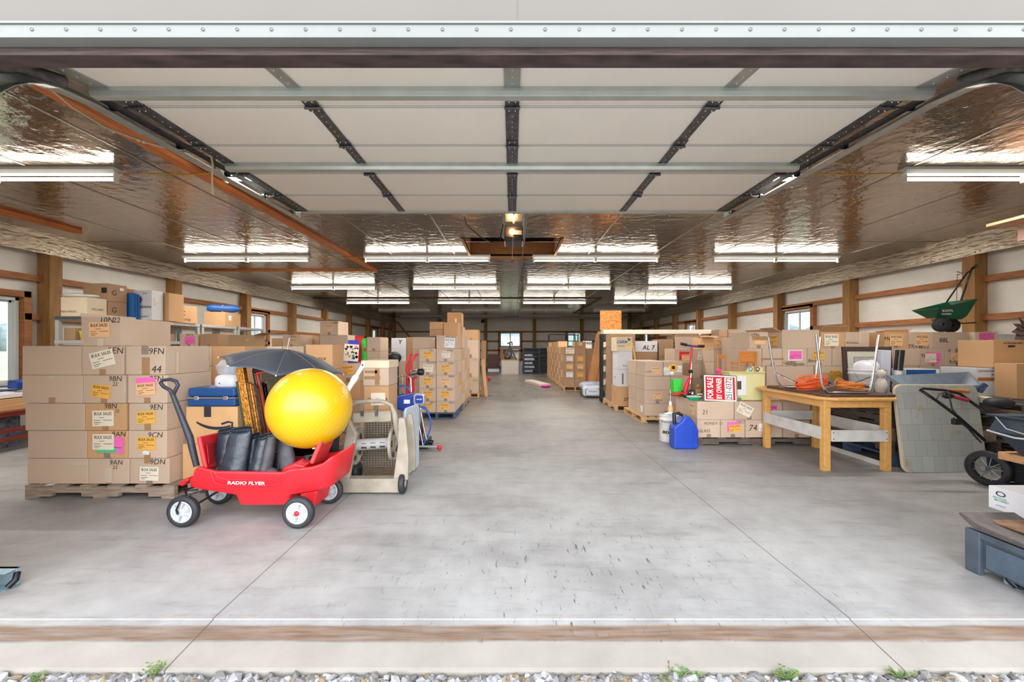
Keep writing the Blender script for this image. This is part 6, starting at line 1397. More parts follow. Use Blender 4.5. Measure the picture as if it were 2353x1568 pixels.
for dy in (-.2, .2):
    q = MB(); q.tube([G(2172, 694) + Vector((0, dy, 0)), G(2177, 680) + Vector((0, dy, 0)), G(2193, 634) + Vector((0, dy, 0)), G(2200, 622) + Vector((0, dy * .9, 0)), G(2214, 615) + Vector((0, dy * .8, 0)), G(2240, 612) + Vector((0, dy * .3, 0)), G(2243, 613)], .011, 0, 8) if dy < 0 else q.tube([G(2243, 613) + Vector((0, 0, 0)), G(2240, 625) + Vector((0, dy * .5, 0)), G(2212, 688) + Vector((0, dy, 0)), G(2205, 696) + Vector((0, dy * .9, 0))], .011, 0, 8)
    q.build('handle_tube', m_blackmetal, t)
q = MB(); q.tube([G(2199, 625), G(2213, 628), G(2200, 632)], .006, 0, 6).tube([G(2200, 630), G(2198, 692)], .003, 0, 6); q.build('control_rod', m_blackmetal, t)
for (u, dy) in ((2146, -.10), (2205, .12)):
    q = MB(); c_ = G(u, 740) + Vector((0, dy, 0)); c_.z = zg0 + .10; q.lathe(c_, (.45, 1, 0), [(-.03, .02), (-.03, .09), (-.015, .1), (.015, .1), (.03, .09), (.03, .02)], 0, 28); q.build('wheel', m_rubber, t)
q = MB(); q.tube([G(2142, 735), G(2150, 742), G(2200, 744), G(2243, 742)], .009, 0, 6).tube([G(2196, 735), G(2204, 742)], .012, 0, 6).tube([G(2150, 742), G(2152, 732)], .012, 0, 6); q.build('frame_rail', m_blackmetal, t)
# ---- cart with tub, handle, wheel
m_tub = mat('tub_slate', (66, 78, 96), .45, var=.12, scale=14)
t = thing('utility_cart', 'slate blue poly tub cart with black tube handle at the right edge', 'cart', (4.5, 3.2, 0))
rr = [rr4(4.08, 4.9, 2.75, 3.36, .33, .33), rr4(4.0, 4.98, 2.6, 3.45, .49, .49), rr4(3.98, 5.0, 2.55, 3.50, .50, .50), rr4(3.98, 5.0, 2.55, 3.50, .505, .505), rr4(4.01, 4.97, 2.6, 3.46, .62, .62), rr4(3.97, 5.01, 2.56, 3.51, .625, .625), rr4(3.97, 5.01, 2.56, 3.51, .64, .64), rr4(4.02, 4.96, 2.62, 3.44, .63, .63), rr4(4.1, 4.88, 2.78, 3.34, .36, .36)]
q = loft(rr, smooth=False, cap1=True); q.build('tub', m_tub, t, fix=True, bevel=.012)
q = MB(); q.tube([(3.975, 3.5, .50), (3.96, 3.3, .48), (3.965, 3.0, .5), (3.975, 2.6, .46)], .008, 0, 8); q.tube([(3.99, 3.46, .63), (3.97, 3.36, .54), (3.965, 3.2, .515), (3.965, 2.7, .55)], .005, 0, 6); q.build('rope_trim', m_plastwhite, t)
hl = [at(2262, 1012, 3.55), at(2200, 957, 3.6), at(2150, 920, 3.64), at(2114, 896, 3.68), at(2120, 893, 3.72), at(2170, 897, 3.85), at(2205, 905, 3.86), at(2240, 930, 3.82), at(2290, 965, 3.72), at(2300, 985, 3.6)]
q = MB(); q.tube(hl, .0125, 0, 10); q.build('handle_tube', m_blackmetal, t)
q = MB(); q.tube([at(2186, 913, 3.82), at(2190, 911, 3.82), at(2222, 920, 3.8), at(2225, 921, 3.8)], [.012, .018, .018, .012], 0, 10); q.build('red_grip', mat('grip_red', (170, 52, 66), .5), t)
q = MB(); q.tube([at(2180, 905, 3.7), at(2188, 940, 3.66), at(2215, 975, 3.62), at(2248, 1012, 3.56)], .006, 0, 6).tube([at(2150, 920, 3.64), at(2160, 905, 3.7), at(2180, 900, 3.8)], .006, 0, 6).tube([at(2190, 960, 3.6), at(2225, 985, 3.56), at(2255, 1018, 3.52)], .006, 0, 6); q.build('control_cable', m_black, t)
q = MB(); q.box(*sorted((at(2190, 965, 3.6).x, at(2205, 975, 3.6).x)), 3.58, 3.62, at(2200, 976, 3.6).z, at(2200, 963, 3.6).z); q.build('clamp', m_black, t, bevel=.004)
q = MB(); q.sphere(at(2178, 910, 3.78), .045, 0, 12, 8, (1.2, .6, .6)); q.build('lever_housing', m_black, t)
c_ = Vector((4.10, 3.60, .152)); q = MB(); q.lathe(c_, (1, .35, 0), [(-.03, .10), (-.03, .135), (-.018, .148), (.018, .148), (.03, .135), (.03, .10)], 0, 36)
for k in range(48):
    a = 2 * math.pi * k / 48; ax_ = Vector((1, .35, 0)).normalized(); e1, e2, _ = ortho(ax_); d_ = e1 * math.cos(a) + e2 * math.sin(a); q.bar(c_ + d_ * .1485 - ax_ * .016, c_ + d_ * .1485 + ax_ * .016, .006, .003)
w_ = q.build('wheel', m_rubber, t); q = MB(); e1, e2, _ = ortho(Vector((1, .35, 0)))
for k in range(9): d_ = e1 * math.cos(k * .7) + e2 * math.sin(k * .7); q.tube([c_, c_ + d_ * .105], .004, 0, 5)
q.cyl(c_ - Vector((.05, 0, 0)), c_ + Vector((.05, 0, 0)), .02); q.build('spokes', m_galv, w_)
q = MB(); q.box(4.0, 4.9, 2.6, 3.45, .02, .08).box(4.15, 4.2, 3.26, 3.55, .08, .25); q.build('chassis', m_black, t)
q = MB(); q.box(4.06, 5.0, 2.5, 3.50, .262, .325); tag(q.build('particle_board', mat('particle_board', (232, 178, 128), .8, var=.18, scale=60), bevel=.006), 'orange-tan particle board slab right under the slate tub', 'board')
q = MB(); q.box(4.18, 4.5, 2.7, 3.22, .081, .26); tag(q.build('wood_block', mat('block_wood', (226, 178, 122), .75, var=.1, scale=6), bevel=.006), 'pale wood block supporting the particle board at the right edge', 'wood block')
q = MB(); r3_ = random.Random(8)
for k in range(14): a = Vector((4.17 + .25 * r3_.random(), 3.3 + .2 * r3_.random(), .10 + .15 * r3_.random())); q.tube([a, a + Vector((r3_.uniform(-.1, .1), r3_.uniform(-.08, .08), r3_.uniform(-.05, .06)))], .008, 0, 6)
t2 = q.build('crumpled_film', mat('grey_film', (96, 100, 110), .2, var=.4, scale=30)); tag(t2, 'crumpled grey plastic film stuffed behind the black cart wheel', 'plastic film')
q = MB(); q.sphere(at(2295, 925, 3.95), .10, 0, 16, 10, (1.3, .8, .5)); tag(q.build('dark_cushion', mat('dark_cloth', (44, 46, 52), .6), bevel=0), 'black folded cloth seat right of the cart handle', 'cushion')
q = MB(); q.box(ux(2262, 4.1), ux(2298, 4.1), 4.0, 4.3, .645, .70); tag(q.build('paper_pad', mat('pad_cream', (216, 208, 176), .7), bevel=.004), 'cream pad of papers on the pallet left of the black cloth', 'papers')
q = MB(); q.prism(P2([(2240, 898), (2262, 880), (2272, 886), (2258, 904)], 4.4), 4.4, 4.42); tag(q.build('magazine', mat('magazine', (70, 96, 150), .4, var=.5, scale=30)), 'small blue printed booklet propped below the purple printed carton', 'booklet')
# ---- white box on grey steel ramp box at lower right
t = thing('steel_bin', 'scuffed grey-blue steel box on the floor at the lower right corner', 'steel box', (2.75, 2.1, 0)); m_b2 = mat('bin_plate', (96, 90, 88), .55, .3, var=.3, scale=20)
q = MB(); q.box(2.465, 3.1, 1.93, 2.25, .035, .22); q.build('bin_body', m_stain, t, bevel=.008)
q = MB(); q.box(2.445, 2.475, 2.19, 2.26, .0, .225); q.build('corner_post', m_stain, t, bevel=.003)
q = MB(); q.box(2.445, 2.475, 1.90, 1.96, 0, .225); q.build('corner_post', m_stain, t, bevel=.003)
q = MB(); q.box(2.448, 2.47, 1.96, 2.19, .195, .225); q.build('top_rail', m_stain, t)
q = MB(); q.box(2.455, 2.464, 1.97, 2.17, .05, .175); q.build('side_plate', mat('bin_blue', (84, 100, 116), .45, .2, var=.15, scale=16), t, bevel=.003)
q = MB(); q.prism([(1.88, .232), (2.22, .232), (2.30, .285), (2.285, .295), (2.20, .262), (1.88, .25)], 2.45, 3.1, ax='x'); q.build('lid_plate', m_b2, t, bevel=.003)
q = MB(); q.box(2.56, 3.1, 1.9, 2.30, .264, .275); tag(q.build('scrap_board', mat('scrap_wood', (150, 112, 84), .7, var=.4, scale=20)), 'thin brown board on the grey steel box under the white carton', 'board')
b = (2.74, 3.2, 1.95, 2.41, .277, .405)
t = carton(b, 'low white carton with green print on the grey steel box', c='w', tape=False)
o_, rt, up, nn, W, H_ = face(b, 'l'); q = MB(); cc2 = o_ + rt * (.14 * W) + up * (.74 * H_) + nn * .0012
q.add([cc2 + (rt * math.cos(R(a)) * .024 * k + up * math.sin(R(a)) * .014 * k) for k in (.72, 1) for a in range(0, 360, 15)], [(i, (i + 1) % 24, 24 + (i + 1) % 24, 24 + i) for i in range(24)]); q.build('oval_logo', m_ink, t)
mg = mat('print_green2', (52, 170, 110), .5); hand(t, b, 'l', 'RECYCLED', .13, .54, .010, .01, mg, 'green_print'); hand(t, b, 'l', 'MATERIALS', .15, .44, .010, .01, mg, 'green_print'); hand(t, b, 'l', 'contents', .14, .22, .008, 0, mat('grey_print', (110, 112, 124), .6), 'small_print')
# door sensors at the foot of both tracks
for sx_, lb in ((-1, 'pale blue metal foot of the door track at the left edge'), (1, 'pale blue metal foot of the door track at the lower right corner')):
    t = thing('door_track_foot', lb, 'track bracket', (sx_ * 2.5, 2.08, 0)); xs2 = sorted((sx_ * 2.49, sx_ * 2.60)); ms = mat('pale_blue_metal', (150, 178, 192), .4, .4)
    q = MB(); q.box(*xs2, 2.05, 2.12, .0, .004).box(*xs2, 2.10, 2.12, 0, .085).box(*xs2, 2.05, 2.12, .08, .085); q.build('bracket', ms, t, bevel=.002)
    q = MB(); q.tube([(sx_ * 2.485, 2.06, .015), (sx_ * 2.47, 2.08, .04), (sx_ * 2.485, 2.1, .065)], .014, 0, 8); q.build('sensor_wire', m_blackmetal, t)
# ---- pail, jug, spray bottle
t, c_ = pail('steel_pail', 'white oil pail with a yellow disc and black lettering beside the blue jug', ux(1539, 5.3), 5.33, .001, .118, .118, .33, mat('pail_white', (226, 224, 220), .45, var=.1, scale=10), 'pail', False)
def wrap(t, c_, r, s_, z, h, wdeg, m, nm, off=.0, ang0=0.0):
    vs, fs, tw, th = glyphs(s_, off); q = MB()
    q.add([(c_.x + (r + .0012) * math.sin(R(ang0) + (p[0] / tw - .5) * R(wdeg)), c_.y - (r + .0012) * math.cos(R(ang0) + (p[0] / tw - .5) * R(wdeg)), c_.z + z + p[1] / th * h) for p in vs], fs); return q.build(nm, m, t)
q = MB(); n_ = 28; vs = [(0, 0)] + [(math.cos(2 * math.pi * i / n_), math.sin(2 * math.pi * i / n_)) for i in range(n_)]
q.add([(c_.x + .1188 * math.sin(p[0] * .65 - .0), c_.y - .1188 * math.cos(p[0] * .65), c_.z + .125 + p[1] * .068) for p in vs], [(0, i + 1, (i + 1) % n_ + 1) for i in range(n_)]); q.build('yellow_disc', mat('disc_yellow', (232, 196, 60), .5), t)
wrap(t, c_, .1195, 'Kenoteco', .245, .028, 105, m_ink, 'pail_lettering', .0, -14); wrap(t, c_, .1205, '80 OIL', .105, .04, 120, m_ink, 'pail_lettering', .03)
q = MB(); q.tube([c_ + Vector((-.06, -.02, .345)), c_ + Vector((.0, -.03, .36)), c_ + Vector((.07, -.03, .335)), c_ + Vector((.10, -.02, .33))], [.012, .02, .016, .01], 0, 8); q.tube([c_ + Vector((-.04, .02, .36)), c_ + Vector((.08, .0, .345))], .015, 1, 8)
q.box(c_.x - .10, c_.x + .10, c_.y - .05, c_.y + .05, .328, .336, 0); tag(q.build('rag', [m_plastwhite, m_black]), 'black and white crumpled rag on top of the oil pail', 'rag')
Yj = 4.88; t = thing('fuel_jug', 'royal blue plastic fuel jug standing in the aisle by the pail', 'jug', (ux(1578, Yj), Yj + .05, 0)); mj = mat('jug_blue', (30, 70, 180), .38, var=.08, scale=8)
xj = ux(1549, Yj); xk = ux(1606, Yj); wj = (xk - xj); zj = lambda v: max(.001, vz(v, Yj) + .0)
prof = [(.0, .02), (.01, .0), (.9, .0), (.98, .01), (1.0, .05), (1.0, .22), (.94, .26), (.78, .335), (.66, .375), (.52, .385), (.40, .37), (.30, .325), (.06, .275), (0, .24)]
q = MB(); q.prism([(xj + p[0] * wj, .001 + p[1]) for p in prof], Yj, Yj + .17); q.build('jug_body', mj, t, bevel=.022, seg=3)
q = MB(); q.prism([(xj + wj * .44, .09), (xj + wj * .72, .07), (xj + wj * .74, .19), (xj + wj * .46, .20)], Yj - .006, Yj + .01); q.build('side_panel', mj, t, bevel=.005)
q = MB(); q.tube([(xj + wj * .80, Yj - .004, .05), (xj + wj * .84, Yj - .006, .18), (xj + wj * .78, Yj - .004, .27), (xj + wj * .62, Yj + .02, .36)], .008, 0, 8); q.build('grip_ridge', mj, t)
q = MB(); q.tube([(xj + wj * .12, Yj + .08, .285), (xj + wj * .10, Yj + .08, .40), (xj + wj * .30, Yj + .08, .41), (xj + wj * .45, Yj + .08, .385)], [.02, .024, .02, .014], 0, 10); q.build('spout_cap', m_black, t)
t = thing('spray_bottle', 'clear amber bottle with white cap standing behind the jug', 'bottle', (ux(1553, 5.15), 5.22, .001)); cb = Vector((ux(1553, 5.15), 5.5, .001))
ct = at(1553, 957, 5.2); q = MB(); q.lathe((ct.x, 5.28, .001), (0, 0, 1), [(0, .001), (0, .03), (.26, .032), (.35, .032), (.40, .024), (.42, .016)], 0, 18); q.build('bottle_body', mat('amber_liquid', (232, 176, 120), .25), t) if False else None
q = MB(); q.lathe((ct.x + .03, 5.46, .001), (0, 0, 1), [(0, .001), (0, .036), (.30, .036), (.40, .034), (.44, .018)], 0, 18); q.build('bottle_body', mat('amber_liquid', (232, 176, 120), .25), t)
q = MB(); q.lathe((ct.x + .03, 5.46, .44), (0, 0, 1), [(0, .019), (.035, .018), (.05, .008), (.05, .001)], 0, 14).tube([(ct.x + .03, 5.46, .49), (ct.x + .03, 5.46, .64)], .003, 0, 6); q.build('cap', m_plastwhite, t)
# ---- on the low cartons: sign, kitchen, chairs, scooter, toys
ZH = vz(923, 5.05) + .001
M = Matrix.Translation((ux(1617, 5.08), 5.075, ZH)) @ Matrix.Rotation(R(2.2), 4, 'Y') @ Matrix.Rotation(R(-8), 4, 'X')
t = thing('for_sale_sign', 'red and white for sale sign turned sideways on the low cartons', 'sign', M=M); W, H_ = .405, .325
q = MB(); q.box(0, W, 0, .012, 0, H_); q.build('dark_frame', mat('sign_frame', (44, 60, 52), .4), t, local=True, bevel=.003)
q = MB(); q.box(.008, W - .008, -.003, 0, .008, H_ - .008); q.build('sign_face', mat('sign_white', (240, 238, 234), .4), t, local=True)
q = MB(); q.box(.024, W - .024, -.0045, -.003, .024, H_ - .024); q.build('red_field', mat('sign_red', (214, 24, 44), .4), t, local=True)
q = MB(); q.box(.255, .355, -.006, -.0045, .03, H_ - .03); q.build('number_field', mat('sign_white', (240, 238, 234), .4), t, local=True)
for s_, cx, hh, mm, of in (('FOR SALE', .078, .075, mat('sign_white', (240, 238, 234), .4), .03), ('BY OWNER', .185, .07, mat('sign_white', (240, 238, 234), .4), .03), ('251-0372', .305, .07, m_ink, .0)):
    q = MB(); q.text(s_, (cx, -.007, H_ / 2), (0, 0, 1), (-1, 0, 0), hh, 0, wfit=H_ - .07, off=of); q.build('sign_lettering', mm, t, local=True)
t = thing('toy_kitchen', 'cream toy kitchen stove with white door on the low cartons', 'toy stove', (2.88, 5.3, ZH)); mk = mat('kitchen_cream', (222, 216, 160), .45, var=.03); Yk = 5.14
x0, x1 = ux(1655, Yk) + .12, ux(1758, Yk); zt_ = vz(857, Yk)
q = MB(); q.box(x0, x1, Yk, Yk + .20, ZH, zt_); q.build('stove_body', mk, t, bevel=.008)
q = MB(); q.box(x0 - .01, x1 + .005, Yk - .012, Yk + .205, zt_, zt_ + .012); q.build('stove_top', mk, t, bevel=.004)
q = MB(); q.prism([(x1 - .21, zt_ + .012), (x1, zt_ + .012), (x1, zt_ + .055), (x1 - .05, zt_ + .078), (x1 - .13, zt_ + .08), (x1 - .18, zt_ + .06)], Yk + .04, Yk + .07); q.build('control_panel', mk, t, bevel=.003)
for (dx, m_) in ((-.155, mat('dial_teal', (90, 180, 190), .4)), (-.07, mat('dial_purple', (62, 48, 110), .4))):
    q = MB(); q.lathe((x1 + dx, Yk + .04, zt_ + .042), (0, -1, 0), [(0, .028), (.004, .026), (.005, .001)], 0, 18); q.lathe((x1 + dx, Yk + .036, zt_ + .042), (0, -1, 0), [(0, .014), (.01, .012), (.011, .001)], 1, 14); q.build('dial', [m_, m_plastwhite], t)
q = MB(); q.box(ux(1693, Yk), ux(1714, Yk), Yk - .012, Yk - .001, vz(909, Yk), vz(865, Yk)); q.build('oven_door', m_plastwhite, t, bevel=.004)
q = MB(); q.box(ux(1693, Yk), ux(1702, Yk), Yk - .015, Yk - .012, vz(895, Yk), vz(876, Yk)); q.build('oven_window', mat('smoked', (92, 76, 58), .2), t)
q = MB(); q.lathe(Vector((ux(1701, 5.1), 5.115, ZH + .02)), (0, -1, 0), [(0, .02), (.01, .018), (.012, .001)], 0, 14); q.build('sticker', mat('sticker_teal', (70, 150, 120), .5), t)
# toy chairs
m_ch = mat('chair_maple', (206, 128, 56), .4, var=.1, scale=6)
def toychair(label, cx, y, z, w_, h, ang, ladder):
    M = Matrix.Translation((cx, y, z)) @ Matrix.Rotation(R(ang), 4, 'Z'); t = thing('toy_chair', label, 'toy chair', M=M, group='small wooden chairs')
    d = w_ * .9; zs_ = h * .42
    for sx_ in (-1, 1):
        q = MB(); q.cyl((sx_ * w_ / 2, d / 2, 0), (sx_ * w_ / 2, d / 2 + .02, h), .012, 0, 10); q.build('rear_post', m_ch, t, local=True)
        q = MB(); q.cyl((sx_ * w_ / 2, -d / 2, 0), (sx_ * w_ / 2, -d / 2, zs_), .012, 0, 10); q.build('leg', m_ch, t, local=True)
        q = MB(); q.cyl((sx_ * w_ / 2, -d / 2, zs_ * .45), (sx_ * w_ / 2, d / 2, zs_ * .45), .007, 0, 8); q.build('stretcher', m_ch, t, local=True)
    q = MB(); q.box(-w_ / 2 - .012, w_ / 2 + .012, -d / 2 - .012, d / 2 + .0, zs_, zs_ + .016); q.build('seat', m_ch, t, local=True, bevel=.005)
    for k in range(ladder):
        z_ = zs_ + (h - zs_) * (.3 + .6 * k / max(1, ladder - 1)); q = MB(); q.box(-w_ / 2, w_ / 2, d / 2 + .003, d / 2 + .014, z_ - .02, z_ + .02); q.build('back_slat', m_ch, t, local=True, bevel=.003)
    return t
zc_ = zt_ + .013
toychair('small maple ladder-back chair standing on the toy stove', ux(1708, 5.24), 5.24, zc_, .20, .245, 180, 3)
toychair('taller narrow maple chair frame left of the ladder-back toy chair', ux(1668, 5.5), 5.5, ZH - .0, .13, .56, 20, 2)
# scooter
t = thing('kick_scooter', 'red folded kick scooter with black grips standing on the low cartons', 'scooter', (ux(1588, 5.4), 5.4, ZH)); Yc = 5.4
def K(u, v, Y=Yc): return at(u, v, Y)
q = MB(); q.tube([K(1588, 880), K(1586, 858), K(1590, 796)], .012, 0, 10); q.build('steering_tube', m_red, t)
q = MB(); q.tube([K(1586, 882), K(1588, 862), K(1590, 800)], [.017, .015, .008], 0, 10); q.build('silver_sleeve', m_chrome, t)
q = MB(); q.tube([K(1576, 793), K(1590, 795.5), K(1606, 797)], .013, 0, 10); q.build('handlebar', mat('bar_blue', (70, 80, 150), .35, .4), t)
for (a, b_) in (((1564, 790), (1578, 793)), ((1604, 796), (1618, 796))): q = MB(); q.tube([K(*a), K(*b_)], .019, 0, 10); q.build('grip', m_black, t)
q = MB(); q.tube([K(1583, 855), K(1590, 853)], .026, 0, 10); q.build('clamp', m_black, t)
q = MB(); q.tube([K(1585, 868), K(1580, 880), K(1574, 897), K(1576, 905)], [.02, .028, .03, .03], 0, 10); q.build('folding_neck', m_red, t)
c_ = K(1590, 902); c_.z = ZH + .055; q = MB(); q.lathe(c_, (.8, 1, 0), [(-.015, .02), (-.015, .05), (.0, .055), (.015, .05), (.015, .02)], 0, 24); q.lathe(c_, (.8, 1, 0), [(-.016, .001), (-.016, .03), (.016, .03), (.016, .001)], 1, 16); q.build('wheel', [m_rubber, m_chrome], t)
q = MB(); q.box(ux(1552, Yc), ux(1580, Yc), Yc - .02, Yc + .10, ZH + .05, ZH + .07); q.build('deck', m_red, t, bevel=.006)
c_ = K(1545, 898); c_.z = ZH + .055; c_.x = max(c_.x, H0 + .0); q = MB(); q.lathe(c_ + Vector((.0, 0, 0)), (.3, 1, 0), [(-.02, .02), (-.02, .05), (.0, .055), (.02, .05), (.02, .02)], 0, 24); q.build('wheel', m_rubber, t)
# small toys beside the sign
t = thing('green_toy_box', 'bright green toy box leaning left of the scooter neck', 'toy', (ux(1563, 5.5), 5.6, ZH)); q = MB(); q.box(ux(1552, 5.5), ux(1572, 5.5), 5.55, 5.68, ZH + .02, vz(873, 5.55)); q.build('green_panel', mat('lime', (60, 210, 70), .4), t, bevel=.006)
q = MB(); q.box(ux(1549, 5.5), ux(1574, 5.5), 5.56, 5.70, ZH, ZH + .03); q.build('red_tray', m_red, t, bevel=.006)
t = thing('wooden_toy', 'brown wooden toy figure just left of the red sign', 'toy', (ux(1604, 5.35), 5.35, ZH)); q = MB(); c_ = Vector((ux(1604, 5.35), 5.35, ZH))
q.box(c_.x - .05, c_.x + .05, 5.32, 5.38, ZH, ZH + .05).box(c_.x - .03, c_.x + .03, 5.33, 5.37, ZH + .05, ZH + .12); q.sphere(c_ + Vector((0, 0, .15)), .03, 0, 12, 8); q.build('toy_body', mat('toy_brown', (160, 120, 70), .7, var=.3, scale=20), t, bevel=.004)
q = MB(); q.box(c_.x - .03, c_.x + .04, 5.312, 5.318, ZH + .05, ZH + .065); q.build('white_trim', m_plastwhite, t)
t = thing('green_dish', 'shallow green and white boat-shaped dish in front of the toys', 'dish', (ux(1597, 5.1), 5.2, ZH)); c_ = Vector((ux(1596, 5.15), 5.17, ZH)); q = MB()
rg = lambda k, z: [(c_.x + p[0] * k, c_.y + p[1] * k, c_.z + z) for p in rrect(.17, .09, .035)]
loft([rg(.7, 0), rg(1, .04), rg(1, .046), rg(.93, .045), rg(.66, .012)], mb=q, cap1=True); q.build('dish_shell', mat('dish_green', (34, 148, 100), .4), t, fix=True); q = MB(); q.tube([Vector(p) for p in rg(1.0, .046)], .005, 0, 6, closed=True); q.build('white_rim', m_plastwhite, t)
t = thing('pink_toy', 'small pink and tan doll sitting behind the red sign', 'toy', (ux(1653, 5.35), 5.35, ZH)); q = MB(); q.sphere(Vector((ux(1651, 5.35), 5.35, vz(852, 5.35))), .03, 0, 12, 8); q.box(ux(1648, 5.35), ux(1655, 5.35), 5.33, 5.37, ZH, vz(855, 5.35)); q.build('pink_body', mat('hot_pink', (236, 70, 130), .5), t); q = MB(); q.sphere(Vector((ux(1660, 5.35), 5.35, vz(856, 5.35))), .035, 0, 12, 8, (1, 1, .8)); q.build('tan_head', mat('toy_tan', (214, 160, 100), .7), t)
# pinwheel-like stick
t = thing('yard_ornament', 'orange and yellow flower stake standing behind the jug', 'ornament', (ux(1546, 5.9), 5.9, 0)); q = MB(); q.tube([(ux(1545, 5.9), 5.95, .0), (ux(1545, 5.9), 5.95, vz(850, 5.95))], .006, 0, 6); q.build('stake', m_galv, t)
q = MB(); cc = at(1547, 845, 5.94)
for k in range(8): a = k * math.pi / 4; q.sphere(cc + Vector((.045 * math.cos(a), 0, .035 * math.sin(a))), .022, 0, 8, 6, (1, .4, 1))
q.sphere(cc + Vector((0, -.01, 0)), .025, 1, 10, 6, (1, .5, 1)); q.build('flower_head', [mat('flower_orange', (236, 170, 50), .5), m_ink], t)
q = MB(); q.sphere(at(1544, 858, 5.93), .035, 0, 10, 8, (1, .6, .8)); q.build('white_bow', m_plastwhite, t)
# shelf at upper right edge
t = thing('plywood_shelf', 'pale plywood shelf end high up at the right edge', 'shelf', (5.6, 4.2, 0)); zsh = vz(522, 4.62)
q = MB(); q.box(ux(2266, 4.62), 6.6, 4.0, 4.62, zsh, zsh + .03); q.build('shelf_board', mat('ply_edge', (226, 180, 140), .6, var=.08), t)
q = MB(); q.box(ux(2338, 4.5), ux(2338, 4.5) + .25, 4.1, 4.5, zsh - .19, zsh - .001); q.build('shelf_box', mat('pinkish_ply', (196, 160, 146), .6, var=.06), t)
q = MB(); q.box(6.3, 6.4, 4.2, 4.3, 0, zsh); q.build('upright', m_wood, t)
# ================================================================= LEFT WALL: shelving, desk
m_shelf = mat('shelf_grey', (178, 180, 178), .5, var=.06); m_shelfd = mat('shelf_cap', (70, 78, 80), .5)
SX0, SX1, SZ = -6.42, -5.92, 1.625
def shelving(label, y0, y1):
    t = thing('plastic_shelving', label, 'shelving', ((SX0 + SX1) / 2, (y0 + y1) / 2, 0), group='grey shelving units along the left wall')
    for z in (.35, .80, 1.24, SZ - .05):
        q = MB(); q.box(SX0, SX1, y0, y1, z, z + .05); q.build('shelf_board', m_shelf, t, bevel=.005)
    for x in (SX0 + .03, SX1 - .03):
        for y in (y0 + .035, y1 - .035):
            q = MB(); q.box(x - .025, x + .025, y - .03, y + .03, 0, SZ - .05); q.build('post', m_shelf, t, bevel=.004)
    q = MB(); q.box(SX0 + .01, SX1 - .01, y0 - .006, y0, SZ - .045, SZ - .0); q.build('end_cap', m_shelfd, t)
for k, (a, b_) in enumerate(((5.86, 6.88), (6.92, 7.94), (7.98, 9.0), (9.04, 10.0))): shelving('grey plastic shelving unit along the left wall, %s from the front' % ['first', 'second', 'third', 'fourth'][k], a, b_)
zS = SZ + .001
def lcart(u0, u1, v0, v1, y0, y1, label, c, **k):
    x1 = ux(u1, y0); return carton((ux(u0, y0), x1, y0, y1, v1 if v1 < 3 else vz(v1, y0), v0 if v0 < 3 else vz(v0, y0)), label, c=c, tape=False, **k)
lcart(139, 200, 683, zS, 5.88, 6.17, 'low tan carton topped with crumpled plastic, nearest on left shelving', 'l', hnd=(('f', 'MAX MAVIS', .3, .25, .03), ('r', 'PULL HERE', .5, .4, .025)))
q = MB(); q.sphere(at(176, 680, 6.02), .14, 0, 16, 8, (1.3, .8, .28)).sphere(at(205, 681, 6.05), .10, 0, 14, 8, (1.3, .9, .3)); tag(q.build('plastic_wrap', mat('wrap_white', (224, 222, 218), .3, bump=.9, bscale=12)), 'crumpled white plastic sheet on the nearest left shelf carton', 'plastic sheet')
z_m = vz(692, 6.2)
lcart(190, 248, z_m, zS, 6.19, 6.50, 'lower of two brown cartons second along the left shelving', 'c', hnd=(('r', 'G', .3, .5, .08),))
lcart(190, 248, 651, z_m + .001, 6.19, 6.50, 'upper of two brown cartons second along the left shelving', 'c', hnd=(('r', 'G', .3, .5, .08),), st=(('f', .85, .6, .08, .08, m_ink), ('r', .7, .75, .06, .04, m_plastwhite)))
t = thing('blue_folder', 'blue upright folders between brown and white cartons on left shelving', 'folder', (-5.95, 6.6, zS)); q = MB()
for k in range(3): q.box(-6.25, -5.93 + .01 * k, 6.54 + .035 * k, 6.565 + .035 * k, zS, vz(674, 6.6) - .01 * k)
q.build('folder_covers', mat('folder_blue', (40, 110, 186), .45), t)
Y = 6.68; b = (ux(306, Y), ux(349, Y), Y, Y + .22, zS, vz(667, Y)); t = carton(b, 'white printed carton with red and blue cross on left shelving', c='w', tape=False)
o_, rt, up, nn, W, H_ = face(b, 'f'); q = MB()
for (a, c2, m_) in ((35, .03, 0), (-35, .03, 0), (90, .03, 1), (0, .03, 1)):
    cc = o_ + rt * .24 * W + up * .68 * H_ + nn * (.0014 + .0004 * m_); d_ = rt * math.cos(R(a)) + up * math.sin(R(a)); e_ = up * math.cos(R(a)) - rt * math.sin(R(a)); hw = .07 if a in (35, -35) else .08; th_ = .012
    q.add([cc - d_ * hw - e_ * th_, cc + d_ * hw - e_ * th_, cc + d_ * hw + e_ * th_, cc - d_ * hw + e_ * th_], [(0, 1, 2, 3)], m_)
q.build('cross_print', [m_bl, m_red], t); hand(t, b, 'f', 'ations', .66, .45, .05, .015, mat('navy_print', (38, 44, 58), .5), 'printed_name'); hand(t, b, 'f', 'SALINITY', .6, .12, .025, .01, m_ink, 'printed_name'); hand(t, b, 'f', 'i Brand', .62, .9, .02, .01, m_ink, 'printed_name')
paper(t, b, 'r', .35, .6, .06, .12, 0, 'w', '', True)
lcart(352, 388, 673, zS, 6.93, 7.25, 'brown carton half hidden behind the white printed carton', 'b')
lcart(364, 404, 700, zS, 7.33, 7.83, 'closed brown carton alone in the middle of the left shelving', 'b', hnd=(('r', 'C', .35, .55, .08), ('r', 'KITAN', .5, .2, .04)))
lcart(468, 517, 717, zS, 8.62, 9.12, 'brown carton under the blue tarp roll on left shelving', 'b', lab=(('r', .3, .6, .09, .1, 0, 'x', ''),))
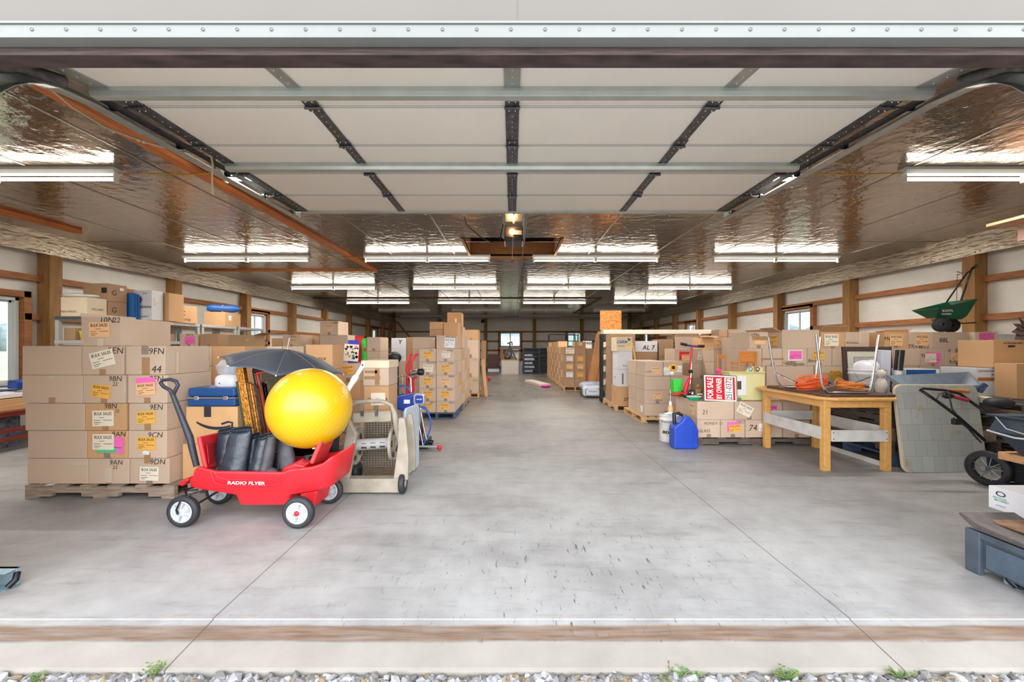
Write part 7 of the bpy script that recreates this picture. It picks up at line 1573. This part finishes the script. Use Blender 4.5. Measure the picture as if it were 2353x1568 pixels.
t = thing('blue_tarp_roll', 'rolled blue tarp tied round the middle on the left shelving carton', 'tarp', tuple(at(512, 716, 8.85))); zr0 = vz(717, 8.62) + .001
q = MB(); a, b_ = Vector((ux(478, 8.75), 8.72, zr0 + .085)), Vector((ux(548, 8.95), 8.98, zr0 + .085)); q.tube([a.lerp(b_, k / 8) for k in range(9)], [.05, .078, .082, .08, .068, .078, .083, .076, .045], 0, 14); q.build('rolled_tarp', mat('tarp_blue', (34, 92, 168), .45, bump=.7, bscale=16), t)
q = MB(); q.tube([a.lerp(b_, .5) + Vector((0, .071 * math.cos(R(k)), .071 * math.sin(R(k)))) for k in range(0, 360, 24)], .006, 0, 6, closed=True); q.build('tie', m_plastwhite, t)
q = MB(); q.box(-6.25, -6.0, 9.2, 9.5, zS, zS + .03).sphere((-6.05, 9.35, zS + .05), .04, 0, 8, 6); tag(q.build('trinket', mat('trinket_red', (140, 70, 56), .6)), 'small dark red trinket near the far end of the left shelving', 'trinket')
t = thing('yellow_pail', 'yellow plastic pail on the left shelving behind the top carton', 'pail', (-6.05, 6.0, 1.291)); q = MB(); q.lathe((-6.13, 6.02, 1.291), (0, 0, 1), [(0, .001), (0, .06), (.12, .075), (.13, .08), (.13, .07)], 0, 24); q.build('pail_body', mat('yellow_pail', (236, 222, 30), .45), t)
carton((-6.38, -6.22, 5.95, 6.2, 1.291, 1.47), 'small dark carton on the left shelving behind the yellow pail', c='c', tape=False)
carton((-6.35, -6.05, 7.1, 7.5, 1.291, 1.43), 'low carton on the second shelf of the left shelving', c='c', tape=False)
q = MB(); q.box(-6.3, -5.98, 7.6, 7.9, .851, .95); tag(q.build('storage_bin', mat('bin_grey', (90, 96, 100), .5), bevel=.01), 'grey bin low on the left shelving', 'bin')
q = MB(); q.tube([(-6.0, 8.02, 1.32), (-6.0, 8.9, 1.30)], .02, 0, 8); tag(q.build('yellow_tube', mat('yg', (190, 196, 50), .5)), 'yellow-green tube lying on the third left shelving unit', 'tube')
# desk at the far left
ZD = .655
t = thing('work_table', 'white topped work table under the near left window', 'table', (-6.4, 5.0, 0)); q = MB(); q.box(-7.2, -5.86, 4.3, 5.85, ZD - .055, ZD); q.build('tabletop', m_plastwhite, t, bevel=.008)
for x in (-7.1, -5.98):
    for y in (4.42, 5.72): q = MB(); q.box(x - .03, x + .03, y - .03, y + .03, 0, ZD - .055); q.build('leg', m_galv, t)
m_mah = mat('mahogany', (126, 44, 30), .4, var=.15, scale=6, stretch=(5, 1, 5))
t = thing('wooden_bench', 'dark red slatted bench under the white work table at left', 'bench', (-6.2, 5.0, 0))
for y in (4.5, 5.2): q = MB(); q.box(-5.78, -5.72, y - .03, y + .03, 0, .44); q.build('leg', m_mah, t, bevel=.004); q = MB(); q.box(-6.7, -6.64, y - .03, y + .03, 0, .44); q.build('leg', m_mah, t, bevel=.004)
for z in (.40, .22, .12): q = MB(); q.box(-6.7, -5.72, 4.47, 4.53, z, z + .045); q.build('rail', m_mah, t, bevel=.003); q = MB(); q.box(-5.765, -5.735, 4.5, 5.2, z, z + .045); q.build('rail', m_mah, t, bevel=.003)
q = MB(); q.box(-6.7, -5.72, 4.47, 5.25, .4455, .46); q.build('seat_board', m_mah, t)
for k in range(2): tag(MB().box(-6.65, -5.80 - .03 * k, 4.52, 5.1, .461 + .066 * k, .525 + .066 * k).build('flat_carton', m_cb, bevel=.003), '%s flat brown carton on the red slatted bench' % ['lower', 'upper'][k], 'box')
q = MB(); q.box(-6.5, -6.0, 4.65, 5.1, .0, .36); q.sphere((-6.0, 4.8, .3), .12, 0, 12, 8); tag(q.build('laundry_bag', mat('speckle_cloth', (120, 124, 140), .8, var=.6, scale=25, bump=.6)), 'grey-blue patterned bag stuffed under the red bench', 'bag')
q = MB(); q.prism(P2([(28, 893), (28, 876), (46, 872), (52, 878), (50, 893)], 5.0), 4.95, 5.12); t_ = q.build('blue_carry_bag', mat('bag_blue', (28, 66, 150), .5), bevel=.008); tag(t_, 'small blue bag with papers on the white work table', 'bag')
for k in range(4):
    q = MB(); M_ = Matrix.Translation((-6.1 - .1 * k, 4.9 + .15 * k, ZD + .002 + .011 * k)) @ Matrix.Rotation(R(20 * k - 20), 4, 'Z'); q.box(-.16, .16, -.12, .12, 0, .009, M=M_); tag(q.build('paper_stack', [m_plastwhite, mat('navy_paper', (40, 50, 80), .6)][k % 2]), '%s sheet pile on the white work table at left' % ['lowest white', 'second dark', 'third white', 'top dark'][k], 'papers')
# ================================================================= CENTRE / BACK
# items behind the sack column
carton((ux(899, 8.0), ux(933, 8.0), 8.0, 8.3, .9, vz(803, 8.0)), 'lower pale carton behind black bag, left of the aisle row', c='w', tape=False) if False else None
pallet(ux(888, 8.4), ux(948, 8.4), 8.4, 9.2, 0, .105, m_pal, 'pallet behind the white carton with black bird mark')
Y = 8.42; zw = [.1065, .5, .9, vz(803, Y), vz(777, Y)]
column((899, 933), Y, .35, zw, 'stack with bird mark left of the aisle row', [dict(c='a', tape=False), dict(tape=False), dict(c='w', tape=False), dict(c='w', tape=False, hnd=(('f', 'Y', .6, .65, .08, .02),))])
q = MB(); q.sphere(at(906, 822, 8.3), .13, 0, 16, 10, (1.1, .5, .9)); q.box(at(898, 822, 8.3).x, at(914, 822, 8.3).x, 8.28, 8.38, .0, vz(822, 8.3)); tag(q.build('black_bag', mat('bag_black', (36, 38, 42), .4, bump=.9, bscale=14)), 'lumpy black bag before the white bird carton stack', 'bag')
column((934, 947), Y + .02, .35, [.1065, .5, .9, vz(775, Y)], 'stack wedged left of the aisle row', [dict(c='c', tape=False)] * 3)
t = thing('fire_extinguisher', 'small pink-red extinguisher shape on a brown shelf left of centre', 'extinguisher', tuple(at(884, 800, 8.6))); q = MB(); c_ = at(884, 800, 8.6); q.lathe(c_, (0, 0, 1), [(0, .001), (0, .03), (.10, .03), (.13, .012), (.15, .01)], 0, 14); q.build('cylinder_body', mat('ext_pink', (222, 64, 84), .4), t)
q = MB(); q.box(ux(875, 8.6), ux(895, 8.6), 8.55, 8.75, 0, c_.z - .001); q.build('brown_stand', m_goldd, t)
# ---- steel shelving at back
def wireframe(name, label, u0, u1, v0, v1, Y, dep, m, shelves, back=None, cat='shelving'):
    x0, x1, z1 = ux(u0, Y), ux(u1, Y), vz(v0, Y); t = thing(name, label, cat, ((x0 + x1) / 2, Y + dep / 2, 0))
    for x in (x0, x1):
        for y in (Y, Y + dep): q = MB(); q.box(x - .018, x + .018, y - .018, y + .018, 0, z1); q.build('post', m, t)
    for v in shelves: z = vz(v, Y); q = MB(); q.box(x0, x1, Y, Y + dep, z - .015, z + .015); q.build('shelf_board', m, t)
    if back: q = MB(); q.box(x0, x1, Y + dep, Y + dep + .02, .05, z1); q.build('back_panel', back, t)
    return t
m_shw = mat('shelf_stuff', (150, 156, 170), .6, var=.3, scale=12)
t = wireframe('steel_shelving', 'black steel shelving with pale goods left of the other black shelving', 1203, 1238, 800, 857, 18.5, .45, m_blackmetal, (801, 811, 820, 829, 838, 848, 856), m_black)
for k, v in enumerate((811, 820, 829, 838, 848)):
    z = vz(v + (9 if k < 4 else 8), 18.5) + .016; q = MB(); q.box(ux(1205, 18.5), ux(1224 + k % 2 * 4, 18.5), 18.55, 18.9, z, z + .10); tag(q.build('shelf_bin', m_shw), 'pale bin on black back shelving, %s level from the top' % ['first', 'second', 'third', 'fourth', 'fifth'][k], 'bin')
wireframe('steel_shelving', 'narrower black steel shelving close beside the right aisle row', 1240, 1258, 800, 857, 18.4, .45, m_blackmetal, (801, 808, 820, 826, 842, 856), m_black)
wireframe('wire_rack', 'tall thin black wire rack behind the right aisle row', 1262, 1322, 769, 857, 18.9, .4, m_blackmetal, (769, 784), None, 'rack')
wireframe('wire_rack', 'narrow thin wire rack before the right back window', 1305, 1330, 768, 857, 19.8, .4, m_blackmetal, (784, 770), None, 'rack')
# panel front box with clutter
Y = 18.0; x0, x1 = ux(1152, Y), ux(1192, Y); zb1 = vz(828, Y)
t = thing('workbench', 'grey panelled bench at the far end of the aisle', 'bench', ((x0 + x1) / 2, Y + .3, 0)); q = MB(); q.box(x0, x1, Y, Y + .6, 0, zb1); q.build('bench_body', mat('bench_grey', (176, 168, 158), .6), t)
q = MB(); q.box(x0 - .02, x1 + .02, Y - .01, Y + .62, zb1, zb1 + .03); q.build('bench_top', m_wood, t); q = MB(); q.box(x0 + .04, x1 - .04, Y - .006, Y, .04, zb1 - .04); q.build('front_panel', mat('bench_face', (186, 178, 166), .6), t)
zb2 = zb1 + .031; t = thing('exercise_bike', 'dark exercise bike heaped on the grey bench at the back', 'bicycle', ((x0 + x1) / 2, Y + .3, zb2)); m_bk = mat('bike_mix', (84, 78, 78), .4, .4, var=.5, scale=20)
q = MB(); cx = (x0 + x1) / 2
for (a, b_) in (((1158, 826), (1172, 795)), ((1172, 795), (1186, 826)), ((1162, 806), (1192, 806)), ((1172, 795), (1170, 788)), ((1165, 790), (1176, 786)), ((1176, 786), (1177, 794)), ((1158, 812), (1180, 822))): q.tube([at(*a, Y + .3), at(*b_, Y + .3)], .03, 0, 6)
q.build('bike_frame', m_bk, t); q = MB(); q.lathe(at(1166, 815, Y + .3), (0, 1, 0), [(-.03, .15), (-.02, .2), (.02, .2), (.03, .15)], 0, 20); q.build('flywheel', m_black, t)
q = MB(); q.box(ux(1176, Y), ux(1192, Y), Y + .35, Y + .55, zb2, vz(803, Y)); tag(q.build('fish_tank', mat('tank', (170, 168, 160), .4, var=.5, scale=8)), 'pale glassy tank on the right of the back bench', 'tank')
q = MB(); q.prism(P2([(1152, 828), (1150, 803), (1155, 802), (1160, 828)], Y + .1), Y + .1, Y + .14); tag(q.build('orange_board', m_goldd), 'slim orange-brown board leaning at the left of back bench', 'board')
q = MB(); q.box(ux(1193, 18.2), ux(1200, 18.2), 18.2, 18.6, 0, vz(832, 18.2)); tag(q.build('grey_cabinet', mat('cab_grey', (120, 128, 146), .5)), 'slim grey cabinet between back bench and black shelving', 'cabinet')
# red/black cabinet left
Y = 20.0; t = thing('tool_cabinet', 'dark cabinet with red lights hanging low on the back wall', 'cabinet', (ux(1134, Y), Y + .2, 0)); x0, x1 = ux(1121, Y), ux(1147, Y)
q = MB(); q.box(x0, x1, Y, Y + .4, .15, vz(815, Y)); q.build('cabinet_body', mat('cab_dark', (46, 22, 24), .4), t); q = MB(); q.box(x0, x1, Y, Y + .4, .0, .14); q.build('base', m_plastwhite, t)
for k in range(4):
    for j in range(2): q = MB(); q.tube([(x0 + .16 + .12 * k, Y - .01, .3 + .36 * j), (x0 + .14 + .12 * k, Y - .01, .50 + .36 * j)], .022, 0, 6); q.build('red_handle', mat('dull_red', (170, 40, 50), .4), t)
q = MB(); q.sphere(at(1109, 739, 25.3), .10, 0, 10, 8); q.cyl(at(1109, 739, 25.3), at(1109, 734, 25.7), .03); tag(q.build('wall_speaker', mat('blue_dark', (34, 50, 84), .5)), 'small dark round fixture high on the back wall', 'speaker')
q = MB(); q.sphere(at(1124, 871, 11.0), .07, 0, 12, 8, (.7, 1, 1)); o_ = q.build('red_ball', mat('crimson', (200, 40, 60), .5)); o_.location.z = 0; tag(o_, 'small crimson ball by the foot of the leaning cardboard', 'ball')
# floor item
t = thing('packed_blind', 'flat white wrapped parcel on the aisle floor', 'parcel', (.75, 13.2, 0)); q = MB(); M_ = Matrix.Translation((.80, 13.2, .001)) @ Matrix.Rotation(R(14), 4, 'Z'); q.box(-.16, .16, -.8, .9, 0, .09, M=M_); q.build('parcel_body', mat('parcel', (206, 190, 176), .5, var=.15, scale=5), t, bevel=.01)
q = MB(); q.sphere((.98, 12.3, .05), .09, 0, 12, 8, (1.7, 1, .5)); tag(q.build('pink_cloth', mat('pink_item', (214, 90, 160), .5)), 'pink bundle at the near end of the white aisle parcel', 'cloth')
# lumber leaning
m_lum = mat('lumber', (190, 128, 84), .7, var=.18, scale=6, stretch=(4, 4, .6))
for k, (ua, ub, vt) in enumerate(((1354, 1374, 768), (1358, 1378, 762), (1350, 1366, 815), (1362, 1382, 772), (1372, 1380, 835))):
    Y = 10.6 + .12 * k; a = at(ua, 0, Y); a.z = .035; b_ = at(ub, vt, Y + .1); q = MB(); q.bar(a, b_, .09, .035, up=(0, 1, 0)); tag(q.build('lumber_board', [m_lum, m_tbl][k % 2], bevel=.003), 'long %s board leaning beside the white pet bags' % ['first brown', 'second pale', 'short third', 'fourth pale', 'shortest'][k], 'lumber', 'leaning lumber right of the aisle')
q = MB(); q.box(ux(1352, 11.0), ux(1352, 11.0) + .5, 11.6, 12.0, 0, 1.15); tag(q.build('dark_cabinet', m_cc), 'dark brown cabinet behind the leaning lumber', 'cabinet')
q = MB(); q.box(ux(1335, 13), ux(1361, 13), 12.3, 12.7, 1.2, 1.22) if False else q
t = thing('wall_sign', 'white sign with black lettering above the right aisle row', 'sign', tuple(at(1350, 790, 12.6))); q = MB(); a = at(1339, 794, 12.6); b_ = at(1360, 784, 12.6); q.box(a.x, b_.x, 12.6, 12.63, 1.0, b_.z); q.build('sign_panel', m_plastwhite, t); q = MB(); q.text('EXPRESS', ((a.x + b_.x) / 2, 12.597, (a.z + b_.z) / 2), (1, 0, 0), (0, 0, 1), .07, 0, off=.02); q.build('sign_lettering', m_ink, t)
q = MB(); q.box(a.x, b_.x, 12.635, 12.8, 0, 1.0); q.build('sign_stand', m_black, t)
# pet bags
def pillow(name, label, cx, cy, z0, sx, sy, sz, m, cat, g=None):
    q = MB(); vs = []; n = 12
    for s_ in (1, -1):
        for i in range(n + 1):
            for j in range(n + 1):
                u, v = i / n * 2 - 1, j / n * 2 - 1; hgt = ((1 - u ** 4) * (1 - v ** 4)) ** .5
                vs.append((cx + u * sx / 2, cy + v * sy / 2, z0 + sz / 2 + s_ * hgt * sz / 2))
    N = (n + 1) ** 2; fs = []
    for i in range(n):
        for j in range(n):
            a = i * (n + 1) + j; fs.append((a, a + n + 1, a + n + 2, a + 1)); fs.append((N + a, N + a + 1, N + a + n + 2, N + a + n + 1))
    q.add(vs, fs, 0, True); o = q.build(name, m, fix=True, weld=True); tag(o, label, cat, g); return o
pillow('feed_bag', 'pale blue-grey feed bag lying flat behind the white pet bed', ux(1366, 10.1), 10.35, .13, .62, .6, .20, mat('bag_bluegrey', (176, 186, 206), .35, var=.2, scale=5, bump=.5), 'bag')
q = MB(); q.box(ux(1340, 10.1), ux(1390, 10.1), 10.1, 10.6, 0, .14); tag(q.build('low_crate', m_gr, bevel=.01), 'low dark green crate beneath the pale blue feed bag', 'crate')
t = thing('pet_bed', 'white fabric pet bed or booster standing on the aisle floor', 'pet bed', (ux(1361, 9.75), 9.8, 0)); q = MB(); q.prism(P2([(1342, 911), (1341, 893), (1346, 889), (1379, 888), (1383, 893), (1383, 912)], 9.75), 9.75, 9.98); q.build('bed_shell', mat('fabric_white', (214, 220, 232), .6), t, bevel=.03, seg=3)
q = MB(); q.tube([at(1346, 908, 9.73), at(1345, 897, 9.73), at(1350, 894, 9.73)], .008, 0, 6).tube([at(1347, 909, 9.73), at(1378, 909, 9.73), at(1380, 897, 9.73), at(1374, 892, 9.73)], .006, 0, 6); q.text('Pampers', tuple(at(1362, 900, 9.735)), (1, 0, 0), (0, 0, 1), .05, 0, shear=.3); q.build('bed_piping', mat('dark_blue', (54, 66, 96), .5), t)
# rack with shelf brackets + long top + plywood
Yr = 9.0; t = thing('storage_rack', 'black rack with cream brackets carrying a long white edged top', 'rack', (2.8, Yr + .3, 0)); zt2 = vz(768, Yr); xa_, xb_ = ux(1386, Yr), ux(1645, Yr)
q = MB(); q.box(xa_, xb_, 8.98, 9.26, zt2, vz(758, Yr)); q.build('long_top', mat('cream_edge', (222, 214, 196), .45), t, bevel=.008)
q = MB(); q.box(ux(1381, 9.0), ux(1386, 9.0), 8.98, 9.03, 0, zt2); q.build('upright', m_black, t)
for x in (xb_ - .05,): q = MB(); q.box(x - .02, x + .02, 9.1, 9.17, 0, zt2); q.build('upright', m_black, t)
q = MB(); q.box(xa_ - .03, xa_ + .03, 9.2, 9.25, 0, zt2); q.build('upright', m_black, t)
for v in (786, 815, 842, 872):
    z = vz(v, Yr); q = MB(); q.prism([(xa_ - .0, z), (xa_ + .20, z), (xa_ + .20, z - .03), (xa_ + .12, z - .05), (xa_ + .03, z - .12), (xa_ - .0, z - .12)], 8.98, 9.01); q.build('bracket', mat('cream_edge', (222, 214, 196), .45), t, bevel=.004)
    q = MB(); q.box(xa_ + .0, xa_ + .25, 9.03, 9.19, max(.02, z - .25), z - .02); q.build('rack_contents', m_cc, t)
m_osb = bpy.data.materials.new('osb'); m_osb.use_nodes = True; n = m_osb.node_tree.nodes; l_ = m_osb.node_tree.links; v_ = n.new('ShaderNodeTexVoronoi'); v_.inputs['Scale'].default_value = 26; tcc = n.new('ShaderNodeTexCoord'); mpp = n.new('ShaderNodeMapping'); mpp.inputs['Scale'].default_value = (1, 1, 2.5); mpp.inputs['Rotation'].default_value = (0, R(35), 0); l_.new(tcc.outputs['Object'], mpp.inputs[0]); l_.new(mpp.outputs[0], v_.inputs['Vector']); rr_ = n.new('ShaderNodeValToRGB'); rr_.color_ramp.elements[0].color = (*srgb(170, 96, 40), 1); rr_.color_ramp.elements[1].color = (*srgb(226, 154, 78), 1); sp_ = n.new('ShaderNodeSeparateColor'); l_.new(v_.outputs['Color'], sp_.inputs[0]); l_.new(sp_.outputs[0], rr_.inputs[0]); l_.new(rr_.outputs[0], n['Principled BSDF'].inputs['Base Color'])
q = MB(); zo = vz(758, Yr) + .001; q.box(ux(1379, 9.1), ux(1428, 9.1), 9.10, 9.12, zo, vz(714, 9.1)); o = q.build('osb_sheet', m_osb); tag(o, 'square of orange strand board standing on the long white edged top', 'board')
# dark clutter on top right of OSB
q = MB(); q.bar(at(1453, 788, 8.3), at(1460, 830, 8.25), .03, .02, up=(0, 1, 0)); q.bar(Vector((ux(1460, 8.25), 8.28, .1)), at(1460, 832, 8.25), .03, .02, up=(0, 1, 0)); tag(q.build('wood_lath', m_tbl), 'thin pale lath leaning beside the fruit carton', 'lumber')
# ================================================================= GRAVEL, WEEDS
r4 = random.Random(21); q = MB()
ico = [(0, 0, 1), (.89, 0, .45), (.28, .85, .45), (-.72, .53, .45), (-.72, -.53, .45), (.28, -.85, .45), (.72, .53, -.45), (-.28, .85, -.45), (-.89, 0, -.45), (-.28, -.85, -.45), (.72, -.53, -.45), (0, 0, -1)]
icf = [(0, 1, 2), (0, 2, 3), (0, 3, 4), (0, 4, 5), (0, 5, 1), (1, 6, 2), (2, 7, 3), (3, 8, 4), (4, 9, 5), (5, 10, 1), (1, 10, 6), (2, 6, 7), (3, 7, 8), (4, 8, 9), (5, 9, 10), (11, 7, 6), (11, 8, 7), (11, 9, 8), (11, 10, 9), (11, 6, 10)]
mats_g = [mat('stone_a', (150, 149, 151), .8), mat('stone_b', (118, 115, 113), .8), mat('stone_c', (138, 122, 98), .8), mat('stone_d', (176, 176, 178), .75)]
for k in range(4200):
    x = r4.uniform(-2.7, 2.7); y = r4.uniform(1.2, 1.572) if r4.random() < .35 else r4.uniform(1.46, 1.574); s_ = r4.uniform(.012, .021) * (1.45 if r4.random() < .05 else 1); M_ = Matrix.Rotation(r4.uniform(0, 6.3), 3, 'Z') @ Matrix.Rotation(r4.uniform(0, 6.3), 3, 'X')
    q.add([Vector((x, y, -.060 + s_ * .35 + r4.uniform(0, .012))) + (M_ @ Vector((p[0] * s_ * 1.25, p[1] * s_ * .9, p[2] * s_ * .75))) * r4.uniform(.85, 1.15) for p in ico], icf, r4.choice((0, 0, 1, 1, 2, 3)))
tag(q.build('gravel', mats_g), 'white and grey crushed stone gravel along the front of the slab', 'gravel', kind='stuff')
m_leaf = mat('weed_green', (96, 138, 74), .7, var=.3, scale=30)
def weed(label, u, v, Y, n, h, spread, m=m_leaf, stem=True):
    b0 = at(u, v, Y); b0.z = -.05; t = thing('weed_plant', label, 'weed', tuple(b0), group='weeds in the gravel'); q = MB(); q2 = MB(); r = random.Random(int(u))
    for k in range(n):
        a = r.uniform(0, 6.28); tip = b0 + Vector((math.cos(a) * spread * r.uniform(.4, 1), math.sin(a) * spread * .5 * r.uniform(.3, 1), h * r.uniform(.5, 1))); q.tube([b0, b0.lerp(tip, .5) + Vector((0, 0, h * .12)), tip], .0012, 0, 5)
        for j in range(6):
            p = b0.lerp(tip, .3 + .12 * j); d = Vector((math.cos(a + (1.4 if j % 2 else -1.4)), math.sin(a + (1.4 if j % 2 else -1.4)), .4)) * .013; e = d.cross(Vector((0, 0, 1))).normalized() * .004
            q2.add([p, p + d * .5 + e, p + d, p + d * .5 - e], [(0, 1, 2, 3)])
    q.build('stem', mat('weed_stem', (130, 130, 80), .7), t); q2.build('leaves', m, t)
weed('small leafy weed at the foot of the left slab joint', 352, 1548, 1.575, 9, .07, .06); weed('low green weed at the left in the gravel', 90, 1556, 1.56, 12, .03, .05); weed('bushy green weed in the gravel right of centre', 1805, 1552, 1.56, 22, .05, .06)
weed('green weed patch spread in the gravel just right of centre', 1560, 1556, 1.565, 20, .03, .10); weed('wispy weed by the foot of the right slab joint', 2070, 1556, 1.57, 10, .045, .07)
b0 = at(1537, 1552, 1.565); t = thing('dry_stalk', 'single dry brown stalk standing in the gravel', 'weed', (b0.x, b0.y, -.06)); q = MB(); q.tube([(b0.x, b0.y, -.06), (b0.x + .002, b0.y, -.03), (b0.x - .001, b0.y, .02)], .0014, 0, 5); q.build('stem', mat('dry_brown', (120, 90, 66), .8), t); q = MB(); q.sphere((b0.x - .001, b0.y, .02), .004, 0, 6, 5, (1, 1, 1.4)); q.build('seed_head', mat('dry_brown', (120, 90, 66), .8), t)
